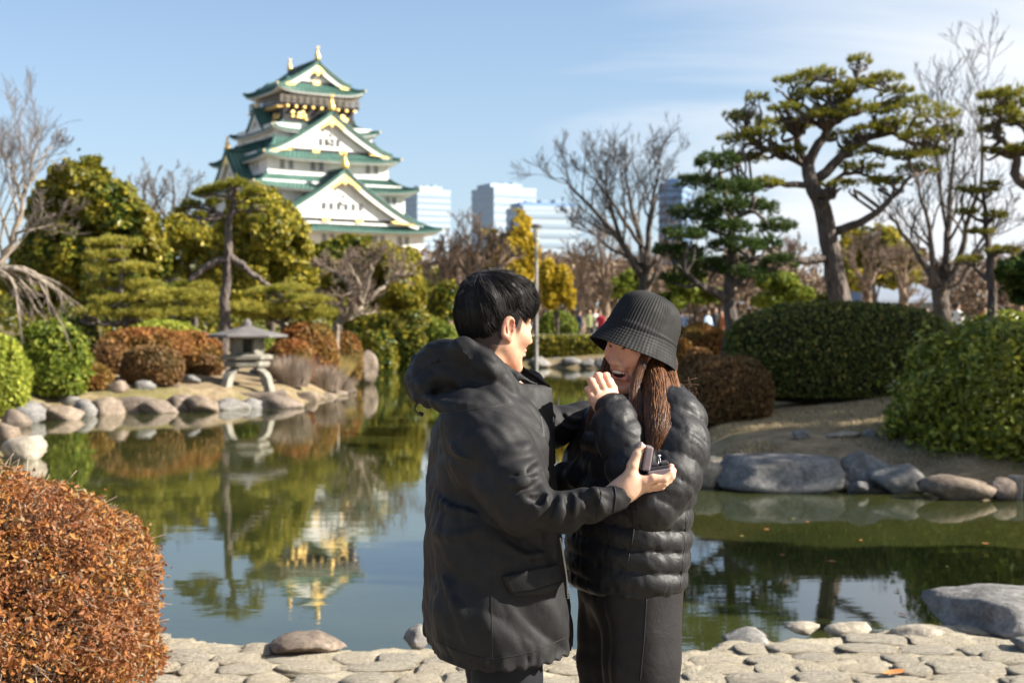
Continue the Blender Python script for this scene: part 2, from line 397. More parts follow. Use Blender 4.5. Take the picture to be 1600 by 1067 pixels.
for r_, yy in enumerate(np.arange(5.75, 8.1, 0.205)):
    xx = -2.35 + (r_ % 2) * 0.12
    while xx < 3.5:
        w = rg.uniform(0.15, 0.33); x = xx + w/2; y = yy + rg.uniform(-0.03, 0.03); xx += w + 0.018
        sd = float(pond_sd(np.array([x]), np.array([y]))[0])
        vis = abs(x) < 0.40*y + 0.15 and y > 6.0
        if sd < 0.10 or not vis or _cnt >= 298: continue
        o = bpy.data.objects.new('cobble', _cob[rg.integers(10)]); link(o, terrace)
        o.location = (x, y, 0.003 + rg.uniform(-0.010, 0.008)); o.scale = (w*0.50, rg.uniform(0.088, 0.112), rg.uniform(0.018, 0.034))
        o.rotation_euler = (rg.uniform(-.05, .05), rg.uniform(-.05, .05), rg.uniform(-0.25, 0.25) + (math.pi if rg.random() < 0.5 else 0)); _cnt += 1

# rim rocks of the terrace
rock(21, -1.0, 6.98, (0.46, 0.34, 0.125), 'broad flat brown rock on the pond rim left of the man', 'rock_warm', 0.6, ico=ICO4, z=0.05)
rock(22, -0.47, 7.04, (0.13, 0.16, 0.13), 'small dark rock at the water rim just left of the dark parka hem', 'rock_grey', 0.35, z=0.03)
rock(23, 1.2, 7.25, (0.42, 0.26, 0.10), 'flat grey rim stone right of the woman, behind the pale one', 'rock_grey', 0.5, z=-0.01)
rock(24, 1.49, 7.32, (0.19, 0.14, 0.07), 'smallest pale oval rim stone at the water edge', 'rock_pale', 0.35, rz=0.1, z=0.03)
rock(25, 1.74, 7.34, (0.26, 0.18, 0.07), 'low pale rounded rim stone beside the smallest oval stone', 'rock_pale', 0.45, rz=0.1, z=0.03)
rock(26, 2.08, 7.3, (0.28, 0.18, 0.08), 'long low rim stone left of the big boulder', 'rock_pale', 0.5, rz=-0.1, z=0.02)
rock(129, 2.72, 7.5, (1.0, 0.72, 0.235), 'big grey boulder with flat lit top on the terrace at right', 'rock_grey', 0.30, rz=0.0, ico=ICO4, z=0.03, planes=[(.18, -.22, .95, .62), (-.86, -.42, .12, .72), (.1, -1, .35, .78), (.9, -.2, .2, .95), (0, 1, .2, .9), (-.5, -.2, .8, .80), (.5, -.6, .6, .84)])
rock(28, 2.62, 6.95, (0.34, 0.24, 0.10), 'flat grey stone on the terrace in front of the big boulder', 'rock_grey', 0.4, rz=0.15, z=0.02)

# left shore (lantern shore) rocks, left to right: px, waterline row, width px, height px
_ords = 'first second third fourth fifth sixth seventh eighth ninth tenth eleventh twelfth thirteenth fourteenth fifteenth sixteenth seventeenth eighteenth nineteenth twentieth twenty-first twenty-second twenty-third twenty-fourth'.split()
_row = [(4,690,44,42,'rock_warm'),(22,668,40,40,'rock_warm'),(41,660,44,44,'rock_grey'),(88,655,62,30,'rock_warm'),(128,650,34,36,'rock_grey'),(158,647,52,36,'rock_warm'),(203,644,62,34,'rock_warm'),
  (246,645,48,30,'rock_warm'),(283,642,46,36,'rock_warm'),(314,643,46,34,'rock_warm'),(352,640,52,26,'rock_grey'),(392,638,36,24,'rock_grey'),(432,637,66,30,'rock_warm'),(474,627,34,22,'rock_warm'),(494,624,22,14,'rock_warm'),(512,621,22,13,'rock_warm'),(530,618,22,13,'rock_warm'),(545,613,18,12,'rock_warm')]
for k, (px, py, w, h, m) in enumerate(_row):
    D = (CAMZ - WZ) * FPX / (py - HZ); p = at(px, py, D); ww, hh = wpx(w, D)*1.34, wpx(h, D)*1.05
    rock(60 + k, p.x, D + ww*0.12, (ww, ww*0.8, hh), f'{_ords[k]} rock from the left in the row edging the stone lantern shore', m, 0.2, rz=(k*0.9) % 0.8 - 0.4, z=WZ - 0.05, group='rocks edging the lantern shore', facets=13)
_row2 = [(66,636,40,26,'rock_warm'),(108,632,36,22,'rock_grey'),(150,628,34,20,'rock_warm'),(182,626,40,24,'rock_warm'),(228,627,34,20,'rock_grey'),(264,626,36,22,'rock_warm'),(300,624,30,20,'rock_grey'),(340,622,34,20,'rock_warm'),(408,618,36,18,'rock_grey'),(455,612,30,18,'rock_warm')]
for k, (px, py, w, h, m) in enumerate(_row2):
    D = (CAMZ - WZ) * FPX / (_row[min(int(k*1.5) + 3, 17)][1] - HZ) + 1.0; p = at(px, py, D); ww, hh = wpx(w, D)*1.0, wpx(h, D)*1.0
    rock(160 + k, p.x, D, (ww, ww*0.8, hh), f'{_ords[k]} rock from the left in the upper row behind the lantern shore edging', m, 0.35, rz=(k*0.7) % 0.8 - 0.4, group='upper rocks of the lantern shore', facets=12)
rock(90, at(30, 718, 20.5).x, 20.7, (0.66, 0.5, 0.42), 'lone pale pointed rock in the water above the orange bush', 'rock_pale', 0.2, rz=0.3, z=WZ)
rock(91, at(573, 590, 47).x, 47, (0.75, 0.6, 1.25), 'tall upright rounded standing stone at the far end of the lantern shore', 'rock_warm', 0.15, z=WZ + 0.05, facets=5)
# far bank edging
_far = [(607,576,30,16),(634,575,26,12),(660,574,30,13),(688,574,28,12),(716,573,26,12),(742,573,24,12),(842,574,34,14),(868,573,26,12),(894,574,32,13),(918,575,26,12),(940,577,24,14)]
for k, (px, py, w, h) in enumerate(_far):
    D = (CAMZ - WZ) * FPX / (py - HZ) - 0.3; p = at(px, py, D); ww, hh = wpx(w, D)*1.1, wpx(h, D)*1.5
    rock(140 + k, p.x, D, (ww, ww*0.7, hh), f'{_ords[k]} low grey edging stone from the left along the far bank', 'rock_grey', 0.15, rz=0.2, z=WZ, group='edging stones of the far bank')
# right shore
rock(200, 3.22, 16.86, (1.66, 0.9, 0.50), 'largest long blue-grey boulder on the right shore', 'rock_grey', 0.2, rz=0.0, z=WZ, ico=ICO4, planes=[(.05, -.1, 1, .72), (0, -1, .25, .75), (-.9, -.3, .2, .9), (.95, -.2, .1, .95), (.3, -.7, .6, .82), (-.4, -.6, .7, .85), (0, 1, 0, .9)])
rock(201, 2.32, 17.2, (0.62, 0.6, 0.44), 'pale grey shore rock left of the largest boulder, beside the puffer jacket', 'rock_pale', 0.2, rz=0.2, z=WZ)
rock(202, 4.22, 16.95, (0.85, 0.6, 0.56), 'dark slanting rock right behind the largest boulder', 'rock_grey', 0.2, rz=-0.5, z=WZ, facets=6)
rock(203, 4.5, 16.55, (0.78, 0.5, 0.42), 'dark blue-grey rock at the waterline right of the largest boulder', 'rock_grey', 0.2, rz=0.1, z=WZ, facets=7)
rock(204, 4.02, 16.5, (0.34, 0.25, 0.18), 'small dark wet rock in front of the largest boulder', 'rock_grey', 0.2, z=WZ)
rock(205, 5.0, 15.95, (0.9, 0.5, 0.34), 'long flat brown rock at the waterline below the big green bush', 'rock_warm', 0.2, rz=-0.12, z=WZ, facets=7)
rock(206, 5.46, 15.95, (0.4, 0.34, 0.3), 'squat brownish rock between the flat rock and the stakes', 'rock_warm', 0.2, z=WZ)
rock(207, 3.72, 18.3, (0.26, 0.2, 0.17), 'small grey stone lying alone on the dry grass slope', 'rock_grey', 0.3)
rock(208, 4.28, 18.3, (0.50, 0.22, 0.10), 'flat sunlit stone on the slope below the green bush', 'rock_pale', 0.3, rz=0.05)
rock(209, 4.62, 18.3, (0.26, 0.2, 0.14), 'small dark stone at the right end of the flat sunlit stone', 'rock_grey', 0.3)
rock(210, 3.0, 22.6, (0.3, 0.25, 0.16), 'small stone under the left end of the long hedge', 'rock_grey', 0.3)
for k in range(4):
    b = MB(); a = [(0.088, 0), (0.088, 0.3), (0.078, 0.33), (0.0, 0.335)]
    b.lathe(a, n=14); o = b.build('edging_stake', simple(f'stake{k}', (0.2, 0.18, 0.16), 0.9, 0.3, 14, 0.5, 60), smooth=False)
    o.location = (5.66 + k*0.185, 16.0 + 0.03*(k % 2), WZ - 0.08)
    tag(o, f'{_ords[k]} round grey stake from the left edging the shore at far right', 'stake', 'edging stakes at the right shore')

# fallen leaves: a few on the water and on the terrace
simple('leaf_fallen', (.42, .17, .05), .7, .4, 30); simple('leaf_fallen_pale', (.55, .42, .16), .7, .3, 30)
def fallen(px, py, z, label, mat, group, sz=.05, k=0):
    D = (CAMZ - z)*FPX/(py - HZ); p = at(px, py, D); u = np.linspace(-1, 1, 7); w = np.sqrt(np.maximum(1 - u**2, 0))*.45 + .02
    v = np.concatenate([np.stack([u*sz, w*sz, .18*sz*w + .12*sz*u*u], 1), np.stack([u*sz, -w*sz, .18*sz*w + .12*sz*u*u], 1), np.stack([u*sz, 0*u, .12*sz*u*u], 1)]); i = np.arange(6)
    q = np.concatenate([np.stack([i + 14, i + 15, i + 1, i], 1), np.stack([i + 7, i + 8, i + 15, i + 14], 1)])
    o = ob('fallen_leaf', np_mesh('fallen_leaf', v, q), MATS[mat]); o.location = (p.x, p.y, z + .006); o.rotation_euler = (0, 0, k*1.9); tag(o, label, 'leaf', group)
for k, (px, py) in enumerate([(1240, 811), (1262, 816), (1198, 828), (1160, 838), (1345, 845), (1540, 850), (1130, 856), (1222, 868), (1300, 878), (1480, 886), (1402, 924), (1410, 961)]):
    fallen(px, py, WZ, f'{_ords[k]} small fallen leaf from the far side floating on the right pond', 'leaf_fallen' if k % 3 else 'leaf_fallen_pale', 'fallen leaves floating on the pond', .022 + .008*(k % 3), k)
fallen(1397, 1053, .03, 'curled rust brown leaf lying on the cobbles at right', 'leaf_fallen', None, .07, 2)
# ------------------------------------------------------------------ the castle keep
CD = 300.0
castle = thing('castle_keep', 'tall white Japanese castle keep with tiered green copper roofs and gold ornaments', 'castle',
               (at(300 + 467/2.883 + 13, 500, CD).x, CD, 0), R(7.4 + 25))
castle.scale = (.94, .95, .96)
def cpart(mb, name, mat, parent=None, smooth=False):
    o = bpy.data.objects.new(name, mb.mesh(name, smooth)); o.data.materials.append(MATS[mat]); link(o, parent or castle); return o
t = NT('copper_roof'); n = t.noise(0.25, 5); n2 = t.noise(2.5, 4)
c = t.ramp(n, [(0.3, (0.045, 0.115, 0.095)), (0.7, (0.095, 0.195, 0.16))]); c = t.mix(0.4, c, t.ramp(n2, [(0.3, (0.3,)*3), (0.7, (0.7,)*3)]), 'OVERLAY')
t.p(col=c, rough=0.5, spec=0.4)
simple('copper_dark', (0.032, 0.085, 0.072), 0.5, 0.2, 1)
t = NT('plaster'); n = t.noise(.5, 6, .6, vec=t.coord(scale=(1, 1, .25))); t.p(col=t.ramp(n, [(.25, (.60, .59, .56)), (.6, (.76, .75, .72))]), rough=.85)
simple('soffit', (0.62, 0.61, 0.58), 0.8, 0.06, 1)
simple('castle_black', (0.018, 0.018, 0.02), 0.4, 0.3, 1)
simple('castle_window', (0.10, 0.11, 0.12), 0.35, 0.2, 2)
simple('castle_glass', (0.10, 0.16, 0.22), 0.15, 0.2, 1, spec=0.8)
t = NT('gold'); t.p(col=(0.86, 0.60, 0.22), rough=0.42, metal=0.7); t.bump(t.noise(3, 4), 0.4, 0.2)
simple('bronze', (0.45, 0.38, 0.22), 0.5, 0.2, 1)
simple('rail_wood', (0.20, 0.17, 0.13), 0.6, 0.2, 1)
simple('stone_wall', (0.34, 0.30, 0.25), 0.9, 0.1, 0.5)
t = NT('stone_base'); v = t.new('ShaderNodeTexVoronoi', feature='DISTANCE_TO_EDGE'); v.inputs['Scale'].default_value = 0.75; t.l.new(t.coord(scale=(1, 1, 1.5)), v.inputs['Vector'])
e = t.ramp(v.outputs['Distance'], [(0.0, (0, 0, 0)), (0.09, (1, 1, 1))])
c = t.mix(e, (0.12, 0.10, 0.08), t.ramp(t.noise(0.9, 4), [(0.3, (0.30, 0.26, 0.20)), (0.7, (0.52, 0.47, 0.38))]))
t.p(col=c, rough=0.9); t.bump(e, 0.8, 0.25)

def skirt(name, wo, do, zo, wi, di, zi, lift=0.9, th=0.55, ribs=1.0):
    """one tier of roof: curved hip skirt with upturned corners, fascia, soffit, tile ribs"""
    nu, nv = 25, 7; U = np.linspace(-1, 1, nu); V = np.linspace(0, 1, nv)
    mb = MB(); so = MB(); rb = MB()
    def surf(side, u, v, dz=0.0):
        a, b = (wi + (wo - wi)*v), (di + (do - di)*v)
        z = zi + (zo - zi) * (1 - (1 - v)**1.45) + lift * np.abs(u)**5 * v**2 + dz
        x, y = (u*a, -b + 0*u) if side == 0 else (a + 0*u, u*b) if side == 1 else (-u*a, b + 0*u) if side == 2 else (-a + 0*u, -u*b)
        return np.stack([x + 0*z, y + 0*z, z], -1)
    for s in range(4):
        uu, vv = np.meshgrid(U, V); g = surf(s, uu, vv)
        i = np.arange(nu*nv).reshape(nv, nu); q = np.stack([i[:-1,:-1], i[1:,:-1], i[1:,1:], i[:-1,1:]], -1).reshape(-1, 4)
        mb.add(g.reshape(-1, 3), q)
        ed = surf(s, U, np.ones(nu)); lo = ed.copy(); lo[:, 2] -= th
        f = np.arange(nu); qq = np.stack([f[:-1], f[:-1] + nu, f[1:] + nu, f[1:]], -1)
        mid = ed.copy(); mid[:, 2] -= th*0.45
        mb.add(np.concatenate([ed, mid]), qq)
        m2 = mid.copy(); m2[:, :2] *= 0.985; so.add(np.concatenate([m2, lo*np.array([.985, .985, 1])]), qq)
        inn = surf(s, U, np.zeros(nu)); inn[:, 2] = zo - th*0.2
        so.add(np.concatenate([lo*np.array([.985, .985, 1]), inn]), qq)
        L = wo if s % 2 == 0 else do; k = int(2*L/ribs)
        for u in np.linspace(-0.985, 0.985, k):
            pv = surf(s, np.full(5, u), np.linspace(0, 1, 5), 0.06)
            rb.tube(pv, 0.13, 4)
    for sx in (-1, 1):
        for sy in (-1, 1):
            pts = []
            for v in np.linspace(0, 1.02, 8):
                a, b = (wi + (wo - wi)*v), (di + (do - di)*v); pts.append((sx*a, sy*b, zi + (zo - zi)*(1 - (1 - min(v, 1))**1.45) + lift*v**2 + 0.15))
            rb.tube(pts, 0.34, 6)
    r = cpart(mb, name, 'copper_roof', smooth=True)
    cpart(so, 'soffit', 'soffit', r); cpart(rb, 'tile_rib', 'copper_dark', r, True)
    for sx in (-1, 1):
        for sy in (-1, 1):
            tip = MB(); tip.box((sx*wo*1.005, sy*do*1.005, zo + lift + 0.08), (0.4, 0.4, 0.5)); cpart(tip, 'corner_tile', 'bronze', r)
    return r
def rot4(v, k):
    a = k * math.pi / 2; c_, s_ = round(math.cos(a)), round(math.sin(a)); v = np.asarray(v, float)
    return np.stack([v[..., 0]*c_ - v[..., 1]*s_, v[..., 0]*s_ + v[..., 1]*c_, v[..., 2]], -1)
def shachi(x, y, z, h, k=0):
    mb = MB(); P = np.array([(0, 0, 0), (0, -0.05, 0.25), (0, 0.03, 0.5), (0, 0.0, 0.75), (0, -0.12, 1.0)]) * h
    P = resample(P, 10); mb.tube(rot4(P + [x, y, z], k), np.array([.26, .27, .25, .22, .18, .15, .12, .10, .08, .03]) * h, 8)
    for s in (-1, 1): mb.tube(rot4(np.array([(0, 0, .8), (s*.08, -.05, .98), (s*.13, -.1, 1.12)])*h + [x, y, z], k), np.array([.06, .05, .01])*h, 5)
    for zz in (.3, .5): mb.tube(rot4(np.array([(-.26, 0, zz - .02), (0, 0, zz), (.26, 0, zz - .02)])*h + [x, y, z], k), np.array([.01, .07, .01])*h, 5)
    return cpart(mb, 'gold_finial', 'gold', smooth=True)
def gable(k, yf, yb, zb, za, hw, nwin=0, wz=0, ww=1.0, wh=1.5, wgap=2.0, fin=3.0, cx=0.0, gold=True, strip=True, over=1.3):
    """a triangular gable facing -y (turned k quarter turns): slopes, white bargeboards, wall, gold, windows"""
    S_ = np.linspace(0, 1, 11)
    def prof(s): return hw*s, za - (za - zb)*(1 - (1 - s)**1.28) + 0.55*np.maximum(s - 0.8, 0)**2*12*0.5
    px_, pz_ = prof(S_)
    rf = MB(); bb = MB(); rb = MB()
    for sg in (-1, 1):
        x = cx + sg*px_
        top = np.stack([x, np.full(11, -yf), pz_ + .25], -1); bk = top.copy(); bk[:, 1] = -yb
        lo = top.copy(); lo[:, 2] -= 0.55; lob = bk.copy(); lob[:, 2] -= 0.55
        i = np.arange(11); A = np.concatenate([top, bk, lo, lob])
        q = [np.stack([i[:-1], i[1:], i[1:]+11, i[:-1]+11], -1), np.stack([i[:-1]+22, i[:-1]+33, i[1:]+33, i[1:]+22], -1), np.stack([i[:-1], i[:-1]+22, i[1:]+22, i[1:]], -1)]
        rf.add(rot4(A, k), np.concatenate(q)); 
        rf.add(rot4(np.stack([top[-1], bk[-1], lob[-1], lo[-1]]), k), [[0, 1, 2, 3]])
        # bargeboard below the roof edge
        f = top.copy(); f[:, 1] += 0.25; f[:, 2] -= 0.5; g = f.copy(); g[:, 2] -= np.linspace(1.25, 0.85, 11); g[:, 0] -= sg*0.25
        f2 = f.copy(); f2[:, 1] += 0.5; g2 = g.copy(); g2[:, 1] += 0.5
        A = np.concatenate([f, g, f2, g2]); q = [np.stack([i[:-1], i[:-1]+11, i[1:]+11, i[1:]], -1), np.stack([i[:-1]+11, i[:-1]+33, i[1:]+33, i[1:]+11], -1)]
        bb.add(rot4(A, k), np.concatenate(q))
        for yy in np.arange(-yf + 0.5, -yb, 1.0):
            rb.tube(rot4(np.stack([x, np.full(11, yy), pz_ + .3], -1), k), 0.12, 4)
        rb.tube(rot4(np.stack([x, np.full(11, -yf + 0.1), pz_ + .35], -1), k), 0.26, 6)
    rb.tube(rot4(np.array([(cx, -yf - .1, za + .45), (cx, -yb, za + .45)]), k), 0.45, 6)
    r = cpart(rf, 'gable_roof', 'copper_roof'); cpart(bb, 'bargeboard', 'plaster', r); cpart(rb, 'tile_rib', 'copper_dark', r, True)
    yw = -(yf - over)
    wl_ = MB(); zz = pz_ - 0.5; pts = np.concatenate([np.stack([cx - px_[::-1], np.full(11, yw), zz[::-1]], -1), np.stack([cx + px_[1:], np.full(10, yw), zz[1:]], -1)])
    base = pts.copy(); base[:, 2] = np.minimum(zb - 0.4, pts[:, 2] - .01); j = np.arange(20)
    wl_.add(rot4(np.concatenate([pts, base]), k), np.stack([j, j + 21, j + 22, j + 1], -1))
    wo_ = cpart(wl_, 'gable_wall', 'plaster', r)
    if strip:
        s = MB(); s.add(rot4(np.array([(cx - hw*.72, yw - .12, zb + .15), (cx + hw*.72, yw - .12, zb + .15), (cx + hw*.72, yw - .12, zb + .75), (cx - hw*.72, yw - .12, zb + .75)]), k), [[0, 1, 2, 3]])
        cpart(s, 'base_strip', 'castle_black', r)
    for w in range(nwin):
        x = cx + (w - (nwin - 1)/2)*wgap; b = MB(); b.box((x, yw - .06, wz), (ww, .16, wh)); b.v[0] = rot4(b.v[0], k); cpart(b, 'gable_window', 'castle_window', r)
    if gold:
        def plate(pts, y):
            b = MB(); P = np.array([(p[0], y, p[1]) for p in pts]); Q = P.copy(); Q[:, 1] += .2; n = len(P)
            b.add(rot4(np.concatenate([P, Q]), k), [], [[0, i, i + 1] for i in range(1, n - 1)]); cpart(b, 'gold_ornament', 'gold', r)
        y = -yf + .12; s = hw
        za_ = zz[0]
        for sg in (-1, 1): plate([(cx, za_ - .15), (cx + sg*.2*s, zz[2] - .15), (cx + sg*.2*s, zz[2] - .95), (cx + sg*.1*s, zz[1] - .95), (cx, za_ - 1.5)][::sg], y)
        plate([(cx - .5, za_ - 1.2), (cx - .35, za_ - 2.0), (cx, za_ - 2.5), (cx + .35, za_ - 2.0), (cx + .5, za_ - 1.2)], y + .01)
        for sg in (-1, 1):
            plate([(cx + sg*hw*.95, zz[9] - .35), (cx + sg*hw*.70, zz[7] - 1.0), (cx + sg*hw*.60, zb + .35), (cx + sg*hw*.66, zb + .1), (cx + sg*hw*.93, zb + .1)], y)
        if strip:
            for fx in (-.22, .22) if hw > 8 else (0,):
                plate([(cx + fx*hw - .9, zb + .95), (cx + fx*hw + .9, zb + .95), (cx + fx*hw + .8, zb + .05), (cx + fx*hw - .8, zb + .05)], yw - .3)
        # carved pendant on the wall
        b = MB(); P = [(cx, yw - .2, zz[2] - 1.6), (cx + .7, yw - .2, zz[2] - 2.3), (cx - .6, yw - .2, zz[2] - 3.0), (cx + .5, yw - .2, zz[2] - 3.7)]
        b.tube(rot4(resample(np.array(P), 10), k), 0.16, 5); cpart(b, 'gable_pendant', 'soffit', r, True)
    if fin: 
        p = rot4(np.array([[cx, -yf + .5, za + .7]]), k)[0]; shachi(p[0], p[1], p[2], fin, 0)
    return r
def storey(w, d, z0, z1, mat='plaster', name='storey_wall'):
    b = MB(); b.box((0, 0, (z0 + z1)/2), (2*w, 2*d, z1 - z0)); return cpart(b, name, mat)
def windows(face, w, d, xs, z, ww=1.0, wh=1.7):
    for x in xs:
        b = MB(); b.box((x, -d - .02, z), (ww, .14, wh))
        fr = MB()
        for s in (-1, 1): fr.box((x + s*(ww/2 + .08), -d - .06, z), (.16, .24, wh + .3))
        fr.box((x, -d - .06, z + wh/2 + .1), (ww, .26, .2)); fr.box((x, -d - .06, z), (.1, .2, wh))
        for m in (b, fr): m.v = [rot4(a if face % 2 == 0 else a, face) for a in m.v]
        o = cpart(b, 'window', 'castle_window'); cpart(fr, 'window_frame', 'plaster', o)

# stone base, ground storey and tier 1
b = MB(); n = 1
prof = [(27.0, 25.5, -1.5), (25.0, 23.5, 4), (23.3, 21.8, 9), (22.3, 20.6, 13.4)]
b.rings([np.array([(-w, -d, z), (w, -d, z), (w, d, z), (-w, d, z)]) for w, d, z in prof]); cpart(b, 'stone_base', 'stone_base')
storey(20.2, 18.8, 13.4, 23); b = MB(); b.box((0, 0, 14.6), (40.9, 38.1, 1.7)); cpart(b, 'plinth_board', 'castle_black')
windows(0, 20.2, 18.8, [x + s for x in (-15, -9, -3, 3, 9, 15) for s in (-.9, .9)], 19.6)
windows(3, 18.8, 20.2, [x + s for x in (-12, -4, 4, 12) for s in (-.9, .9)], 19.6)
skirt('roof_tier', 23.2, 21.6, 21.2, 17, 15.2, 25.6, 0.9)
gable(0, 21.2, 12, 22.9, 33.4, 17.8, 6, 26.2, 0.85, 1.4, 1.72, 3.3, over=1.6)
# tier 2
storey(17.2, 15.6, 24, 31.5); windows(0, 17.2, 15.6, [-14.6, -13, 12.8, 14.4], 28.2)
windows(3, 15.6, 17.2, [x + s for x in (-9, 0, 9) for s in (-.9, .9)], 28.2)
skirt('roof_tier', 19.4, 18.2, 29.8, 14.4, 13.2, 32.9, 0.9)
gable(3, 18.6, 10, 30.6, 38.4, 8.6, 0, fin=2.4, over=1.2); gable(1, 18.6, 10, 30.6, 38.4, 8.6, 0, fin=2.4, over=1.2)
# tier 3
storey(14.3, 13.2, 31.6, 38.2)
windows(0, 14.3, 13.2, [-11.0, -9.0, -4.0, -2.0, 9.2, 11.2], 35.0, 0.95, 1.9); windows(3, 13.2, 14.3, [-8, -6, 6, 8], 35.0, 0.95, 1.9)
skirt('roof_tier', 16.1, 15.6, 36.3, 11.6, 10.8, 41.0, 0.9)
gable(0, 14.7, 8, 37.8, 46.2, 14.6, 4, 40.2, 0.8, 1.5, 1.35, 3.1, over=1.5)
# tier 4
storey(11.6, 10.6, 38, 44)
windows(3, 10.6, 11.6, [-7, -5.4, 0, 5.4, 7], 40.6, 0.9, 1.7)
skirt('roof_tier', 12.7, 12.0, 42.5, 8.6, 8.0, 44.7, 0.8)
gable(3, 12.0, 7, 43.3, 47.6, 4.6, 0, fin=1.6, over=.9, gold=False, strip=False); gable(1, 12.0, 7, 43.3, 47.6, 4.6, 0, fin=1.6, over=.9, gold=False, strip=False)
# black storey with gold reliefs, balcony, glazed lookout
storey(8.4, 7.9, 43.5, 48.4, 'castle_black')
rgx = np.random.default_rng(5)
for face, wd in ((0, 7.9), (3, 8.4)):
    for sx in (-1, 1):
        b = MB()
        for q_ in range(13):   # a crouching beast in relief, seen as a cluster of gold lumps
            u = rgx.uniform(-1.9, 1.9); v = rgx.uniform(-.7, .7)
            b.v.append(ICO2[0]*np.array([rgx.uniform(.35, .75), .25, rgx.uniform(.3, .6)]) + [sx*4.6 + u, -wd - .1, 46.0 + v + .25*math.sin(u*2)]); b.t.append(ICO2[1] + b.n); b.n += len(ICO2[0])
        b.v = [rot4(a, face) for a in b.v]; cpart(b, 'gold_relief', 'gold', smooth=True)
    b = MB()
    for x in np.arange(-8, 8.1, 2.0): b.box((x, -wd - .75, 47.9), (.55, 1.6, .5)); 
    b.v = [rot4(a, face) for a in b.v]; cpart(b, 'bracket', 'gold')
b = MB(); b.box((0, 0, 48.6), (18.8, 17.8, .4)); cpart(b, 'balcony_floor', 'castle_black')
b = MB()
for s in (-1, 1):
    for z in (49.1, 49.7, 50.2):
        b.box((0, s*8.8, z), (18.6, .16, .16)); b.box((s*9.3, 0, z), (.16, 17.44, .16))
    for x in np.arange(-9.3, 9.31, 1.55): b.box((x, s*8.8, 49.5), (.22, .22, 1.6))
    for y in np.arange(-7.2, 7.3, 1.44): b.box((s*9.3, y, 49.5), (.22, .22, 1.6))
cpart(b, 'balcony_railing', 'rail_wood')
storey(7.2, 6.7, 48.4, 52.6, 'castle_black')
for face, wd, hwid in ((0, 6.7, 6.8), (3, 7.2, 6.2)):
    for x in np.linspace(-hwid + 1, hwid - 1, 6):
        b = MB(); b.box((x, -wd - .03, 50.5), (1.75, .12, 1.7)); b.v = [rot4(a, face) for a in b.v]; cpart(b, 'lookout_pane', 'castle_glass')
skirt('roof_tier', 10.4, 9.5, 51.3, 6.2, 5.4, 54.6, 1.1)
gable(0, 7.6, -8.3, 53.2, 58.0, 8.0, 2, 54.9, .5, 1.1, 1.3, 2.6, over=1.2)
shachi(0, 7.8, 58.6, 2.4)
b = MB(); wl2 = np.array([(-6.4, 7, 53.2), (6.4, 7, 53.2), (0, 7, 57.6)]); b.add(wl2, [], [[0, 1, 2]]); cpart(b, 'gable_wall', 'plaster')

# ------------------------------------------------------------------ far city buildings
simple('tower_glass', (0.27, 0.35, 0.44), 0.3, 0.06, 0.05, spec=0.6)
simple('tower_pale', (0.36, 0.44, 0.53), 0.6, 0.05, 0.05)  # distance haze is put into the pale blue of the tower glass and walls
simple('tower_dark', (0.10, 0.14, 0.21), 0.4, 0.08, 0.05)
simple('tower_blue', (0.16, 0.26, 0.42), 0.5, 0.06, 0.05)  # plain blue wall and roof colour
def tower(px0, px1, ptop, pbot, D, dep, rz, label, floors, wall, band, roof=None, split=0.25, inset=0.35):
    w = wpx(px1 - px0, D) / math.cos(rz) * (1 - 0.25*abs(math.sin(rz))); zt = at(0, ptop, D).z
    t_ = thing('office_building', label, 'building', (at((px0 + px1)/2, 0, D).x, D, 0), rz)
    b = MB(); b.box((0, 0, zt/2 - 2), (w, dep, zt + 4)); o = bpy.data.objects.new('wall', b.mesh('wall')); o.data.materials.append(MATS[wall]); link(o, t_)
    zb = at(0, pbot, D).z; fh = (zt - zb) / floors
    for k in range(floors):
        z = zt - (k + 0.62)*fh
        b = MB(); b.box((0, 0, z), (w + inset, dep + inset, fh*0.42)); o = bpy.data.objects.new('window_band', b.mesh('window_band')); o.data.materials.append(MATS[band]); link(o, t_)
    for k in range(3):      # rooftop plant
        b = MB(); b.box((w*(-.3 + .28*k), dep*.1*(k - 1), zt + 2.2 + .5*k), (w*.12, dep*.25, 2.2)); o = bpy.data.objects.new('roof_plant', b.mesh('roof_plant')); o.data.materials.append(MATS[band]); link(o, t_)
    b = MB(); b.box((0, 0, zt + .6), (w*1.012, dep*1.012, 1.6)); o = bpy.data.objects.new('parapet', b.mesh('parapet')); o.data.materials.append(MATS[wall]); link(o, t_)
    if roof:
        b = MB(); b.box((roof[0]*w, 0, zt + roof[2]/2), (w*roof[1], dep*.6, roof[2])); o = bpy.data.objects.new('roof_block', b.mesh('roof_block')); o.data.materials.append(MATS[roof[3] if len(roof) > 3 else wall]); link(o, t_)
    return t_
tower(638, 694, 304, 420, 620, 16, R(28), 'pale office block with thin window bands just right of the castle', 12, 'tower_pale', 'tower_glass', (0.0, .7, 3))
tower(750, 824, 302, 440, 560, 18, R(30), 'tall pale blue office tower left of the curved-top block', 11, 'tower_pale', 'tower_glass', (-.1, .75, 3))
tower(800, 898, 332, 480, 460, 16, R(20), 'broad white office block with dark flat roof behind the lamp post', 10, 'tower_pale', 'tower_glass', (0, .98, 2.6, 'tower_blue'))
tower(1036, 1074, 294, 480, 700, 20, R(-20), 'dark blue-grey high-rise behind the bare tree', 16, 'tower_blue', 'tower_dark', (-.05, .6, 4))
